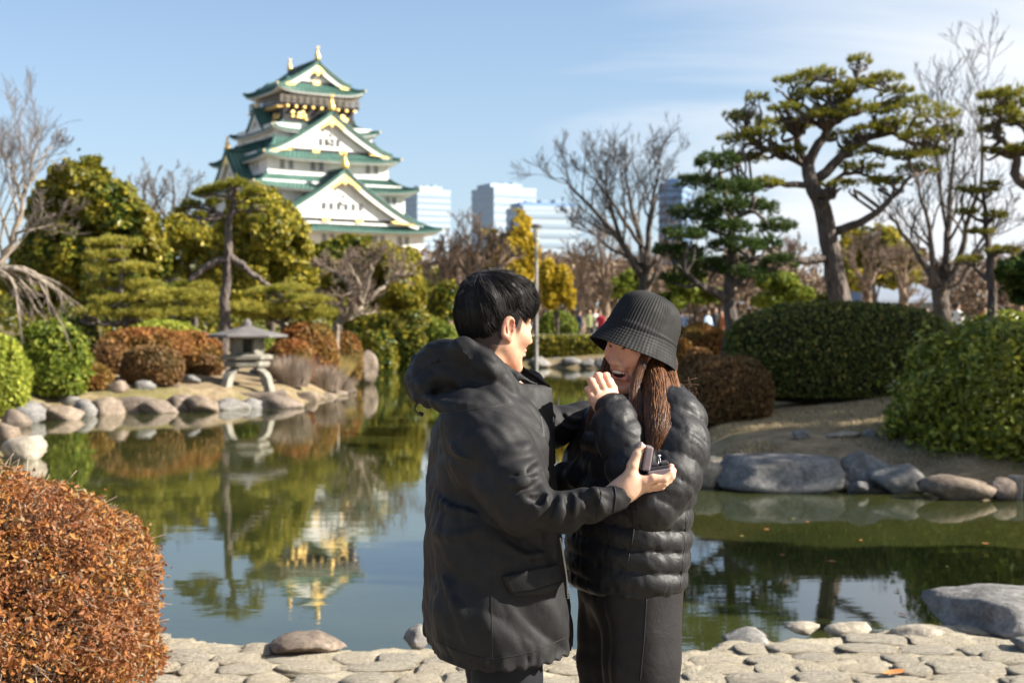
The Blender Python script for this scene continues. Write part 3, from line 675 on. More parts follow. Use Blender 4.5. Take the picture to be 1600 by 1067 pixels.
# ------------------------------------------------------------------ vegetation builders
def leaves(pos, nrm, size, aspect=0.55, seed=0, fold=0.25):
    """diamond leaves, each its own island of two triangles"""
    rg = np.random.default_rng(seed); N = len(pos)
    nrm = nrm / (np.linalg.norm(nrm, axis=1, keepdims=True) + 1e-9)
    r = rg.normal(size=(N, 3)); t = np.cross(nrm, r); t /= np.linalg.norm(t, axis=1, keepdims=True) + 1e-9; b = np.cross(nrm, t)
    s = np.asarray(size).reshape(-1, 1) * np.ones((N, 1))
    v = np.stack([pos - t*s, pos + b*s*aspect + nrm*s*fold, pos + t*s, pos - b*s*aspect + nrm*s*fold], 1).reshape(-1, 3)
    i = np.arange(N)[:, None] * 4
    return v, np.concatenate([i + [0, 1, 2], i + [0, 2, 3]]).reshape(-1, 3)
def rdir(rg, n):
    d = rg.normal(size=(n, 3)); return d / np.linalg.norm(d, axis=1, keepdims=True)
def crown(blobs, n, size, seed, shell=0.45, lump=0.16, lf=1.6, gap=-0.35, gf=1.4, aspect=0.55, nr=0.8):
    """leaves spread through a set of ellipsoids (cx,cy,cz,rx,ry,rz) with lumps and gaps"""
    rg = np.random.default_rng(seed); B = np.array(blobs, float)
    ar = (B[:, 3]*B[:, 4] + B[:, 3]*B[:, 5] + B[:, 4]*B[:, 5]); k = rg.choice(len(B), int(n*1.5), p=ar/ar.sum())
    d = rdir(rg, len(k)); rad = 1 - shell * rg.random(len(k))**1.6
    p = B[k, :3] + d * B[k, 3:] * (rad * (1 + lump*vnoise(d*lf*2 + k[:, None]*7.3, seed) ))[:, None]
    keep = vnoise(p*gf, seed + 5) + 0.5*vnoise(p*gf*2.7, seed + 6) > gap
    p, d = p[keep][:n], d[keep][:n]
    return leaves(p, d + rg.normal(size=d.shape)*nr, size*rg.uniform(0.6, 1.25, len(p)), aspect, seed + 1)
def grow(P, Rr, n, t0, t1, lenr, ang, up, wob, K, rg, rr=0.6, taper=0.25, lmin=0.0):
    """n children on every polyline of P"""
    B, K0, _ = P.shape; par = np.repeat(np.arange(B), n); N = len(par)
    t = t0 + (t1 - t0) * ((np.tile(np.arange(n), B) + rg.random(N)) / n)
    u = t*(K0 - 1); i = np.minimum(u.astype(int), K0 - 2); f = (u - i)[:, None]
    base = P[par, i]*(1 - f) + P[par, i + 1]*f; T = P[par, i + 1] - P[par, i]; T /= np.linalg.norm(T, axis=1, keepdims=True) + 1e-9
    rb = Rr[par, i]*(1 - f[:, 0]) + Rr[par, i + 1]*f[:, 0]
    L = np.linalg.norm(np.diff(P, axis=1), axis=2).sum(1)[par]
    q = np.cross(T, rdir(rg, N)); q /= np.linalg.norm(q, axis=1, keepdims=True) + 1e-9
    a = R(ang) * rg.uniform(0.6, 1.3, N)[:, None]
    d = T*np.cos(a) + q*np.sin(a); d[:, 2] += up*0.5; d /= np.linalg.norm(d, axis=1, keepdims=True)
    ln = np.maximum(L*lenr*(1.15 - 0.55*t)*rg.uniform(0.55, 1.2, N), lmin)
    C = np.zeros((N, K, 3)); C[:, 0] = base; s = (ln/(K - 1))[:, None]
    for k in range(1, K):
        d = d + rg.normal(size=d.shape)*wob; d[:, 2] += up*0.16; d /= np.linalg.norm(d, axis=1, keepdims=True); C[:, k] = C[:, k - 1] + d*s
    rc = (rb*rr)[:, None] * np.linspace(1, taper, K)[None]
    return C, rc
def limbs_np(limbs, K=12, jit=0.0, rg=None):
    P = np.stack([resample([tuple(p[:3]) for p in l], K) for l in limbs]); Rr = np.stack([resample(np.array([[p[3]] for p in l]), K)[:, 0] for l in limbs])
    if jit: P[:, 1:-1] += rg.normal(size=P[:, 1:-1].shape)*jit
    return P, np.maximum(Rr, 0.004)
def lpx(D, pts, r0, r1, dy=0.0, rng=None):
    """limb given by photo pixels, with an own depth track"""
    n = len(pts); out = []
    for k, p in enumerate(pts):
        dd = D + (p[2] if len(p) > 2 else dy*k/(n - 1)); w = at(p[0], p[1], dd); out.append((w.x, w.y, w.z, r0 + (r1 - r0)*k/(n - 1)))
    return out
def cat(parts):
    v, q, t, n = [], [], [], 0
    for a, b, c in parts:
        v.append(a)
        if len(b): q.append(np.asarray(b) + n)
        if len(c): t.append(np.asarray(c) + n)
        n += len(a)
    return np.concatenate(v), (np.concatenate(q) if q else None), (np.concatenate(t) if t else None)
def root_at(limbs, sink=0.15):
    """stand the first point of the first limb on the ground"""
    x, y = limbs[0][0][0], limbs[0][0][1]; return Vector((x, y, gz(x, y)))
def bare_tree(label, limbs, levels, seed, mat='bark_grey', twig='twig', rmin=0.006, group=None, name='bare_tree', K0=12, jit=0.03, rs=1.0, fit=1.0):
    f0 = np.array(limbs[0][-1][:3]); limbs = [limbs[0]] + [[tuple(f0 + (np.array(p[:3]) - f0)*fit) + (p[3],) for p in l] for l in limbs[1:]]
    rg = np.random.default_rng(seed); P, Rr = limbs_np(limbs, K0, jit, rg); Rr = np.maximum(Rr*rs, .008)
    g0 = root_at(limbs); e = thing(name, label, 'tree', g0, group=group)
    P[0, 0, 2] = min(P[0, 0, 2], g0.z - 0.15)
    parts = [tubes(P, Rr, 9, True)]; tw = []; cp, cr = P, Rr
    for k, lv in enumerate(levels):
        cp, cr = grow(cp, cr, rg=rg, **lv); cr = np.maximum(cr, rmin)
        if k == 0: parts.append(tubes(cp, cr, 6)); 
        else: tw.append(tubes(cp, cr, 4 if k == 1 else 3))
    v, q, t = cat(parts); ob('trunk', np_mesh('trunk', v, q, t), MATS[mat], e)
    v, q, t = cat(tw); ob('crown', np_mesh('crown', v, q, t), MATS[twig], e)
    return e
def tufts(c, ax, L, m, w, rg, spread=0.85):
    """needle tufts: m thin needles round every centre"""
    N = len(c); d = np.repeat(ax, m, 0) + rg.normal(size=(N*m, 3))*spread*0.6; d /= np.linalg.norm(d, axis=1, keepdims=True)
    b = np.repeat(c, m, 0); s = np.cross(d, rdir(rg, N*m)); s /= np.linalg.norm(s, axis=1, keepdims=True) + 1e-9
    ln = (L*rg.uniform(0.6, 1.15, N*m))[:, None]
    v = np.stack([b - s*w/2, b + s*w/2, b + d*ln], 1).reshape(-1, 3)
    return v, np.zeros((0, 4), int), np.arange(N*m*3).reshape(-1, 3)
def pine(label, limbs, pads, seed, D, needle='needles', bark='bark_pine', nt=150, m=14, L=0.13, w=0.016, dspread=0.8, name='pine_tree', thick=1.0, per=5, group=None, rs=1.0):
    """limbs: list of limb point lists; pads: (px,py,rx,rz[,dy]) flat clouds of needles"""
    rg = np.random.default_rng(seed); P, Rr = limbs_np(limbs, 14, 0.012, rg)
    Rr = Rr*rs; g0 = root_at(limbs); e = thing(name, label, 'tree', g0, group=group); P[0, 0, 2] = min(P[0, 0, 2], g0.z - 0.15)
    flat = P.reshape(-1, 3); fr = Rr.reshape(-1); brs, brr, parts = [], [], []
    for k, pd in enumerate(pads):
        dy = pd[4] if len(pd) > 4 else rg.uniform(-1, 1)*dspread
        c = np.array(at(pd[0], pd[1], D + dy)); rx, rz = wpx(pd[2], D), wpx(pd[3], D)*thick; ry = rx*rg.uniform(0.7, 1.0)
        n = int(nt * (rx/0.6)**1.5) + 20
        a = rg.random(n)*2*np.pi; rr_ = np.sqrt(rg.random(n)); hh = rg.uniform(-0.2, 1.0, n)*np.sqrt(1 - rr_**2*0.9)
        q = np.stack([np.cos(a)*rr_*rx, np.sin(a)*rr_*ry, hh*rz], 1) * (1 + 0.22*vnoise(np.stack([np.cos(a), np.sin(a), 0*a], 1)*2 + k*3.3, seed))[:, None]
        q[:, 2] += 0.4*rz*vnoise(q*3/rx*0.8 + k, seed + 3)
        cc = c + q; ax = q/np.array([rx, ry, rz*1.2])*0.55 + [0, 0, 0.75]
        parts.append(tufts(cc, ax, L, m, w, rg))
        # twisted twigs carrying the pad
        for s in range(per):
            e_ = c + np.array([rg.uniform(-.75, .75)*rx, rg.uniform(-.75, .75)*ry, -0.25*rz])
            dd = np.linalg.norm(flat - e_, axis=1) + np.maximum(flat[:, 2] - e_[2], 0)*1.5; j = int(np.argmin(dd)); a0 = flat[j]
            mid = a0 + (e_ - a0)*rg.uniform(.4, .6) + rg.normal(size=3)*0.15*np.linalg.norm(e_ - a0); m2 = a0 + (e_ - a0)*.8 + rg.normal(size=3)*0.13*np.linalg.norm(e_ - a0)
            brs.append(resample([a0, mid, m2, e_], 9)); brr.append(np.linspace(min(fr[j]*0.7, 0.06*max(1, rx)), 0.013, 9))
    v, q, t = cat([tubes(P, Rr, 10, True), tubes(np.array(brs), np.array(brr), 5)]); ob('trunk', np_mesh('trunk', v, q, t), MATS[bark], e)
    v, q, t = cat(parts); ob('crown', np_mesh('crown', v, q, t, False), MATS[needle], e)
    return e
def evergreen(label, base, blobs, n, size, mat, seed, trunk_r=0.16, bark='bark_grey', name='evergreen_tree', catg='tree', group=None, **kw):
    """leafy crown on a trunk; blobs in world coordinates"""
    x, y = base; g0 = Vector((x, y, gz(x, y))); e = thing(name, label, catg, g0, group=group); rg = np.random.default_rng(seed)
    B = np.array(blobs); mb = MB(); top = B[np.argmax(B[:, 2])]
    mb.tube(resample([(x, y, g0.z - .1), (x + .1, y, (g0.z + B[:, 2].mean())/2), tuple(top[:3])], 9), np.linspace(trunk_r, trunk_r*.25, 9), 8)
    for b in B: mb.tube(resample([(x, y, g0.z + 0.35*(b[2] - g0.z)), tuple((np.array([x, y, b[2]]) + b[:3])/2 - [0, 0, .1*b[5]]), tuple(b[:3])], 6), np.linspace(trunk_r*.5, .015, 6), 5)
    ob('trunk', mb.mesh('trunk', True), MATS[bark], e)
    v, t = crown(blobs, n, size, seed, **kw); ob('crown', np_mesh('crown', v, None, t, False), MATS[mat], e)
    return e
def shrub(label, c, dims, n, size, mat, seed, core='shrub_core', name='shrub', catg='shrub', lump=0.06, lf=2.2, shell=0.14, z0=None, sq=2.3, group=None, aspect=0.55, nr=0.7, twigs=0, under=-0.75, stray=0.04, zb=None, bald=0.0):
    """clipped dome: leaves over a rounded block, dense twig core inside. dims = half width, half depth, height"""
    rg = np.random.default_rng(seed); x, y = c; z0 = gz(x, y) if zb is None else zb
    e = thing(name, label, catg, (x, y, z0), group=group)
    d = rdir(rg, int(n*2.6)); d = d[d[:, 2] > under]
    if bald: d = d[(vnoise(d*5.5 + seed, seed + 7) + .5*vnoise(d*13 + seed, seed + 8) > -.75 + bald*.6*smooth01(.5, -.4, d[:, 2])) | (rg.random(len(d)) < .25)]
    d = d[:n]
    def surf(d):
        r = (np.abs(d[:, 0])**sq + np.abs(d[:, 1])**sq + np.abs(d[:, 2])**sq)**(-1/sq)
        return d*r[:, None]*(1 + lump*vnoise(d*lf + seed*1.3, seed) + lump*0.5*vnoise(d*lf*3 + seed, seed + 1))[:, None]
    h = dims[2]*0.62; off = dims[2] - h
    sc = np.array([dims[0], dims[1], h])
    s = surf(d); rad = 1 - shell*rg.random(len(d))**1.5 + stray*np.maximum(rg.normal(size=len(d)) - 1, 0)
    p = s*rad[:, None]*sc + [x, y, z0 + off]; p[:, 2] = np.maximum(p[:, 2], z0 + 0.02)
    nn = d/sc*sc.min()
    v, t = leaves(p, nn + rg.normal(size=d.shape)*nr, size*(.45 + 1.1*rg.random(len(p))**1.3), aspect, seed)
    ob('foliage', np_mesh('foliage', v, None, t, False), MATS[mat], e)
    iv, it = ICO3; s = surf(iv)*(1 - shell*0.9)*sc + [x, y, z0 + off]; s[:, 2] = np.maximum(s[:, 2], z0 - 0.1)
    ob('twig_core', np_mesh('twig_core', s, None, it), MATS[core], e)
    if twigs:
        d = rdir(rg, twigs*2); d = d[d[:, 2] > -0.1][:twigs]; s = surf(d); a0 = s*0.8*sc + [x, y, z0 + off]; a1 = s*(1.0 + rg.uniform(-.07, .005, len(s)))[:, None]*sc + [x, y, z0 + off]
        P = np.stack([a0, (a0 + a1)/2 + rg.normal(size=a0.shape)*0.015, a1], 1) + rg.normal(size=(len(a0), 1, 3))*0.01
        P[:, 2] += rg.normal(size=a0.shape)*0.03
        v, q, t = tubes(P, np.full(P.shape[:2], 0.0022), 3); ob('twig', np_mesh('twig', v, q, t), MATS['twig_pale'], e)
    return e
# ---- plant materials
def bark(name, a, b, sc=5, st=(1, 1, 0.25)):
    t = NT(name); n = t.noise(sc, 6, 0.65, vec=t.coord(scale=st)); v = t.new('ShaderNodeTexVoronoi'); v.inputs['Scale'].default_value = sc*1.6; t.l.new(t.coord(scale=(1, 1, .45)), v.inputs['Vector'])
    t.p(col=t.mix(0.5, t.ramp(n, [(0.3, a), (0.7, b)]), t.ramp(v.outputs['Distance'], [(0, (0.3,)*3), (0.6, (0.75,)*3)]), 'OVERLAY'), rough=0.95, spec=0.15); t.bump(v.outputs['Distance'], 0.8, 0.05); return t.m
bark('bark_pine', (0.045, 0.036, 0.032), (0.15, 0.125, 0.11), 7); bark('bark_grey', (0.04, 0.034, 0.03), (0.12, 0.10, 0.085), 5); bark('bark_brown', (0.09, 0.06, 0.04), (0.22, 0.16, 0.115), 6)
bark('bark_pale', (0.15, 0.125, 0.10), (0.32, 0.265, 0.21), 4)
simple('twig', (0.05, 0.04, 0.035), 0.9, 0.3, 3); simple('twig_red', (0.16, 0.115, 0.09), 0.9, 0.3, 2); simple('twig_grey', (0.13, 0.105, 0.09), 0.9, 0.3, 2); simple('twig_pale', (0.36, 0.27, 0.20), 0.9, 0.3, 9)
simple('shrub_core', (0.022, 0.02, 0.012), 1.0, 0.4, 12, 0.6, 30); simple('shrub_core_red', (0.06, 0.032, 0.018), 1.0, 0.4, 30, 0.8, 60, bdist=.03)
leafmat('needles', [(0, (0.0629, 0.0966, 0.0132)), (0.5, (0.177, 0.204, 0.0242)), (0.85, (0.379, 0.333, 0.0385)), (1, (0.605, 0.428, 0.066))], 0.4)
leafmat('needles_dark', [(0, (0.021, 0.049, 0.0145)), (0.6, (0.0525, 0.0963, 0.0218)), (1, (0.149, 0.184, 0.0339))], 0.2)
leafmat('needles_gold', [(0, (0.09, 0.105, 0.014)), (0.5, (0.21, 0.21, 0.028)), (1, (0.406, 0.33, 0.05))], 0.3)
leafmat('needles_soft', [(0, (0.14, 0.171, 0.0293)), (0.5, (0.312, 0.306, 0.0506)), (1, (0.593, 0.454, 0.0799))], 0.3)
leafmat('leaf_ever', [(0, (0.0281, 0.0509, 0.00954)), (0.55, (0.0781, 0.119, 0.0166)), (0.85, (0.203, 0.203, 0.0238)), (1, (0.593, 0.458, 0.0356))], 0.3, 0.4, patch=((0.34, 0.26, 0.03), 0.5), pscale=0.7)
leafmat('leaf_olive', [(0, (0.09, 0.101, 0.0144)), (0.5, (0.216, 0.203, 0.024)), (1, (0.486, 0.387, 0.042))], 0.3, 0.45)
leafmat('leaf_yellow', [(0, (0.184, 0.138, 0.012)), (0.5, (0.437, 0.31, 0.02)), (1, (0.69, 0.517, 0.05))], 0.35)
leafmat('leaf_lime', [(0, (0.138, 0.184, 0.02)), (0.5, (0.299, 0.345, 0.04)), (1, (0.483, 0.483, 0.08))], 0.35)
leafmat('leaf_green', [(0, (0.06, 0.096, 0.012)), (0.5, (0.156, 0.204, 0.022)), (1, (0.324, 0.336, 0.05))], 0.35)
leafmat('leaf_bush', [(0, (0.0592, 0.0844, 0.0132)), (0.45, (0.161, 0.211, 0.0238)), (0.8, (0.338, 0.355, 0.0396)), (1, (0.608, 0.557, 0.0924))], 0.35, 0.35, 0.4, patch=((0.22, 0.21, 0.03), 0.4), pscale=1.4)
leafmat('leaf_hedge', [(0, (0.0391, 0.054, 0.0125)), (0.6, (0.109, 0.135, 0.025)), (0.9, (0.239, 0.225, 0.0468)), (1, (0.435, 0.338, 0.0936))], 0.25, 0.45)
leafmat('leaf_rust', [(0, (0.146, 0.0504, 0.0162)), (0.5, (0.293, 0.113, 0.0324)), (1, (0.479, 0.227, 0.0648))], 0.3, patch=((0.14, 0.13, 0.025), 0.6), pscale=0.9)
leafmat('leaf_brown', [(0, (0.0972, 0.0523, 0.0218)), (0.5, (0.211, 0.112, 0.0424)), (1, (0.356, 0.194, 0.0726))], 0.25, patch=((0.07, 0.065, 0.02), 0.5), pscale=1.1)
leafmat('leaf_orange', [(0, (0.12, 0.05, 0.02)), (0.3, (0.27, 0.10, 0.03)), (0.6, (0.40, 0.17, 0.04)), (0.8, (0.50, 0.27, 0.07)), (0.92, (0.36, 0.27, 0.17)), (1, (0.20, 0.17, 0.05))], 0.35, 0.55, 0.25, patch=((0.27, 0.10, 0.055), 0.5), pscale=3.0)
leafmat('straw', [(0, (0.26, 0.20, 0.11)), (0.5, (0.40, 0.32, 0.19)), (1, (0.55, 0.46, 0.30))], 0.3, 0.8)
leafmat('straw_grey', [(0, (0.22, 0.17, 0.14)), (0.5, (0.34, 0.27, 0.22)), (1, (0.46, 0.38, 0.30))], 0.3, 0.8)
leafmat('straw_yellow', [(0, (0.40, 0.31, 0.10)), (0.5, (0.55, 0.44, 0.17)), (1, (0.70, 0.58, 0.28))], 0.35, 0.8)
def grass_clump(label, c, rad, h, n, mat, seed, name='dry_grass_clump', lean=0.35, w=0.012):
    rg = np.random.default_rng(seed); x, y = c; e_z = gz(x, y); a = rg.random(n)*6.283; r = np.sqrt(rg.random(n))
    b = np.stack([x + np.cos(a)*r*rad[0]*.7, y + np.sin(a)*r*rad[1]*.7, np.full(n, e_z - 0.03)], 1)
    d = np.stack([np.cos(a)*r*lean, np.sin(a)*r*lean, np.ones(n)], 1) + rg.normal(size=(n, 3))*[.13, .13, 0]; L = (h*rg.uniform(.5, 1.1, n))[:, None]
    s = np.stack([np.cos(a + 1.6), np.sin(a + 1.6), 0*a], 1)*w
    m = b + d*L*.55; tip = b + d*L + np.stack([np.cos(a), np.sin(a), -0.4 + 0*a], 1)*L*.18*r[:, None]
    v = np.stack([b - s/2, b + s/2, m - s*.4, m + s*.4, tip], 1).reshape(-1, 3); i = np.arange(n)[:, None]*5
    v = v - [x, y, e_z]
    o = ob(name, np_mesh(name, v, (i + [0, 1, 3, 2]), (i + [2, 3, 4]), False), MATS[mat]); o.location = (x, y, e_z)
    return tag(o, label, 'grass')
# ------------------------------------------------------------------ the planting
def B(px, py, rx, rz, D, dy=0.0, k=0.9):
    p = at(px, py, D + dy); return (p.x, p.y, p.z, wpx(rx, D), wpx(rx, D)*k, wpx(rz, D))
def gx(px, D): return (px - 800)/FPX*D
# --- left: leafy trees
evergreen('big dark evergreen with yellow new leaves behind the clipped cloud pine', (gx(140, 50), 50),
  [B(120,285,45,48,50), B(95,330,55,50,50,1), B(165,330,55,50,50,-.6), B(205,370,50,55,50,-1), B(110,400,70,60,50,-.5), B(190,440,70,60,50,-1), B(60,430,55,60,50,.5), B(135,255,22,22,50), B(235,400,30,40,50,-.8)], 36000, 0.13, 'leaf_ever', 301, 0.22, lump=0.25, gap=-0.28, gf=0.9)
evergreen('olive green round tree just left of the castle gable', (gx(420, 56), 56),
  [B(400,340,52,48,56), B(430,370,55,50,56,-1), B(385,400,50,55,56), B(450,420,45,50,56,-.8), B(410,450,70,45,56,-1)], 28000, 0.13, 'leaf_olive', 302, 0.2, lump=0.22, gap=-0.3, gf=0.9)
evergreen('olive tree between the big evergreen and the tall pine', (gx(300, 58), 58),
  [B(280,375,42,40,58), B(325,390,45,45,58,1), B(300,430,60,50,58)], 20000, 0.13, 'leaf_olive', 303, 0.18, lump=0.2, gap=-0.3, gf=0.9)
evergreen('dark green bushy tree in front of the castle wall, left one', (gx(530, 68), 68),
  [B(520,402,36,26,68), B(555,394,38,26,68,.5), B(535,432,52,32,68)], 17000, 0.13, 'leaf_ever', 304, 0.15, lump=0.25, gf=0.8)
evergreen('yellow-green bushy tree in front of the castle wall, right one', (gx(615, 66), 66),
  [B(605,408,40,26,66), B(632,418,30,30,66,.4), B(612,446,48,36,66), B(643,460,20,30,66)], 19000, 0.13, 'leaf_olive', 305, 0.15, lump=0.25, gf=0.8)
evergreen('yellow-green treetop behind the brown twigs right of the castle', (gx(800, 95), 95),
  [B(800,350,28,22,95), B(785,385,35,30,95), B(820,395,22,35,95), B(795,430,35,45,95)], 7000, 0.24, 'leaf_yellow', 306, 0.2, lump=0.25, gf=0.6, gap=-0.15)
evergreen('small bright yellow tree right of the lamp post', (gx(868, 70), 70),
  [B(856,430,14,24,70), B(878,440,16,26,70), B(890,465,10,18,70), B(862,462,16,20,70)], 5000, 0.14, 'leaf_yellow', 307, 0.1, lump=0.25, gf=1)
evergreen('dense dark bush tree at the right picture edge', (gx(1625, 33), 33),
  [B(1600,425,42,24,33), B(1640,410,45,30,33), B(1605,455,45,22,33), B(1650,450,50,30,33)], 9000, 0.09, 'needles_dark', 308, 0.12, lump=0.25)
evergreen('dark round evergreen low behind the man\'s head', (gx(690, 74), 74), [B(700,470,25,30,74), B(680,490,22,25,74)], 4500, 0.16, 'leaf_ever', 309, 0.12)
# --- cloud pines on the left
pine('clipped cloud pine with stacked pale green pads on the left bank',
  [lpx(36, [(196,540),(194,500),(188,450),(193,410),(186,372)], .10, .03), lpx(36, [(192,480),(215,470),(238,462)], .05, .02), lpx(36, [(190,455),(165,450),(150,445)], .05, .02)],
  [(156,384,20,8),(190,384,26,8),(168,402,32,9),(152,424,22,9),(205,424,36,10),(164,448,30,9),(218,448,30,9),(180,472,42,11),(238,468,26,9),(148,490,30,10),(214,494,36,10),(178,380,18,7)], 311, 36, 'needles_soft', nt=190, m=12, L=.16, w=.022, dspread=.25, per=3, name='cloud_pine')
pine('tall crooked pine with a flat top rising behind the stone lantern',
  [lpx(38, [(343,566),(352,510),(351,460),(357,405),(357,355),(366,318),(356,300)], .17, .06), lpx(38, [(358,405),(335,410),(312,425),(292,440),(272,436)], .12, .05), lpx(38, [(357,402),(375,412),(396,430),(420,446)], .12, .06),
   lpx(38, [(360,345),(338,330),(318,318)], .05, .02), lpx(38, [(362,335),(380,328),(400,345)], .05, .02), lpx(38, [(362,322),(385,312),(402,306)], .04, .02), lpx(38, [(360,310),(335,305),(312,308)], .04, .02)],
  [(340,297,18.0,8,0.1),(371,291,20.2,9,0),(396,301,12.2,7,-0.2),(318,304,14.4,8,0.2),(300,322,15.1,7,0.2),(284,331,10.8,6,0.3),(332,319,10.8,6,-0.1),(404,317,10.8,5,-0.3),(399,345,13.0,5,-0.2),(380,330,9.4,5,0.1),(312,338,9.4,5),(432,456,17.3,7,-0.2),(452,466,11.5,6,-0.1),(264,438,13.0,6),(284,446,9.4,5)], 312, 38, 'needles', nt=200, m=13, L=.15, w=.02, dspread=.3, per=6)
pine('low spreading pine with layered pads right of the tall crooked pine',
  [lpx(42, [(440,540),(442,510),(436,480),(430,462)], .1, .04), lpx(42, [(440,505),(465,490),(490,480)], .06, .02), lpx(42, [(440,505),(415,495),(395,490)], .06, .02)],
  [(425,460,44,11),(470,474,42,11),(398,486,44,11),(440,498,46,11),(490,492,34,10),(460,455,30,9)], 313, 42, 'needles_soft', nt=170, m=12, L=.17, w=.024, dspread=.5, per=3, name='low_pine')
pine('low spreading pine with layered pads left of the tall crooked pine',
  [lpx(43, [(285,540),(283,510),(276,480),(270,462)], .1, .04), lpx(43, [(284,505),(308,490),(325,478)], .06, .02), lpx(43, [(284,505),(255,495),(240,485)], .06, .02)],
  [(262,462,42,11),(304,468,40,12),(240,484,40,11),(285,492,52,12),(325,482,32,11),(310,450,26,9)], 314, 43, 'needles_soft', nt=170, m=12, L=.17, w=.024, dspread=.5, per=3, name='low_pine')
# --- pines on the right
D = 30
pine('large sculpted pine with dark leaning trunk above the long hedge',
  [lpx(D, [(1316,505),(1310,455),(1300,400),(1286,330),(1270,292),(1262,258)], .30, .16),
   lpx(D, [(1262,262),(1282,222),(1302,190),(1325,158),(1342,112)], .14, .04, -.5), lpx(D, [(1262,258),(1244,222),(1262,195),(1240,165),(1222,145)], .11, .03, .5),
   lpx(D, [(1262,290),(1215,287),(1170,293),(1132,297)], .09, .03, -.4), lpx(D, [(1276,280),(1310,250),(1345,222),(1392,208),(1432,226),(1468,214)], .14, .04, .3),
   lpx(D, [(1305,362),(1345,348),(1372,330),(1402,300),(1428,272)], .12, .04, -.8), lpx(D, [(1293,400),(1262,408),(1228,402),(1196,388),(1168,372)], .12, .05, -1.0),
   lpx(D, [(1262,260),(1215,240),(1180,225),(1150,205)], .09, .03, .6), lpx(D, [(1285,318),(1302,285),(1330,270),(1370,280)], .08, .03, .9), lpx(D, [(1302,190),(1340,172),(1385,160),(1430,170)], .07, .02, .5), lpx(D, [(1345,222),(1380,240),(1420,250)], .06, .02, -.5)],
  [(1240,132,34,11),(1282,120,36,11),(1342,98,18,10),(1382,126,32,9),(1334,138,32,9),(1182,158,18,11),(1160,186,32,11),(1190,212,34,10),(1228,172,26,9),(1288,182,34,9),(1340,172,34,11),(1422,164,36,12),(1462,182,34,15),(1402,198,40,11),(1482,212,26,14),(1352,240,40,10),(1420,246,40,11),(1166,250,34,10),(1232,238,30,9),(1312,292,26,9),(1382,286,34,10),(1434,268,32,10),(1198,288,26,8),(1140,296,22,8),(1268,150,26,9),(1362,205,30,9),(1300,150,34,10),(1440,215,34,11),(1385,178,30,10),(1150,222,26,9),(1210,195,30,9),(1320,215,30,9),(1455,240,28,10),(1345,265,32,9),(1245,200,28,9),(1400,145,24,9)],
  315, D, 'needles', nt=150, m=14, L=.125, w=.015, dspread=.9, per=9, thick=1.0, rs=.85)
D = 28
pine('dark dense pine with pale trunk beside the bucket hat',
  [lpx(D, [(1140,562),(1144,510),(1138,462),(1142,400),(1140,335),(1124,268)], .17, .04), lpx(D, [(1138,470),(1116,456),(1092,444),(1070,425)], .11, .04, -.6), lpx(D, [(1142,420),(1165,410),(1190,400)], .07, .03, .4), lpx(D, [(1141,350),(1110,340),(1090,330)], .06, .02, .4), lpx(D, [(1140,345),(1175,330),(1200,350)], .06, .02, -.4), lpx(D, [(1130,290),(1110,285),(1095,285)], .04, .02)],
  [(1122,256,40,13),(1098,290,42,14),(1152,298,44,14),(1088,338,44,16),(1180,330,38,14),(1212,358,32,13),(1058,398,38,15),(1106,418,60,18),(1168,430,46,16),(1070,372,36,13),(1150,388,46,15),(1216,412,28,12),(1068,438,36,13),(1130,360,44,14),(1130,322,38,13),(1190,385,30,12)],
  316, D, 'needles_dark', nt=260, m=14, L=.12, w=.018, dspread=.8, per=3, thick=1.25)
D = 26
pine('small cloud-clipped pine with gold-green balls of needles near the right edge',
  [lpx(D, [(1552,508),(1548,450),(1546,400),(1540,340),(1536,298)], .10, .03), lpx(D, [(1546,405),(1555,398),(1562,392)], .05, .03), lpx(D, [(1546,440),(1528,424),(1514,410)], .05, .02), lpx(D, [(1541,350),(1522,340),(1508,332)], .04, .02), lpx(D, [(1541,350),(1550,342),(1556,337)], .04, .02), lpx(D, [(1538,318),(1520,304),(1508,298)], .03, .015)],
  [(1508,298,14,7,0),(1536,301,22,7,0),(1552,289,14,5,0),(1510,333,19,8,.1),(1554,338,21,8,-.1),(1532,363,22,7,0),(1562,393,29,9,0),(1514,409,22,9,0)], 317, D, 'needles_gold', nt=420, m=12, L=.07, w=.012, dspread=.1, per=4, name='cloud_pine')
D = 30
pine('twisted pine reaching in over the right picture edge',
  [lpx(D, [(1690,520),(1680,420),(1650,340),(1622,298),(1598,286),(1585,268),(1592,242),(1572,226),(1558,212)], .2, .05), lpx(D, [(1590,242),(1606,215),(1590,190),(1570,170)], .07, .03), lpx(D, [(1640,325),(1670,260),(1660,200),(1640,160)], .1, .04)],
  [(1548,152,24,10),(1582,150,30,11),(1562,178,32,11),(1596,192,36,11),(1548,206,20,9),(1552,238,18,8),(1602,236,28,10),(1640,160,36,12),(1650,215,40,12),(1590,165,26,9),(1680,250,40,12)], 318, D, 'needles', nt=240, m=13, L=.12, w=.015, dspread=.6, per=7)
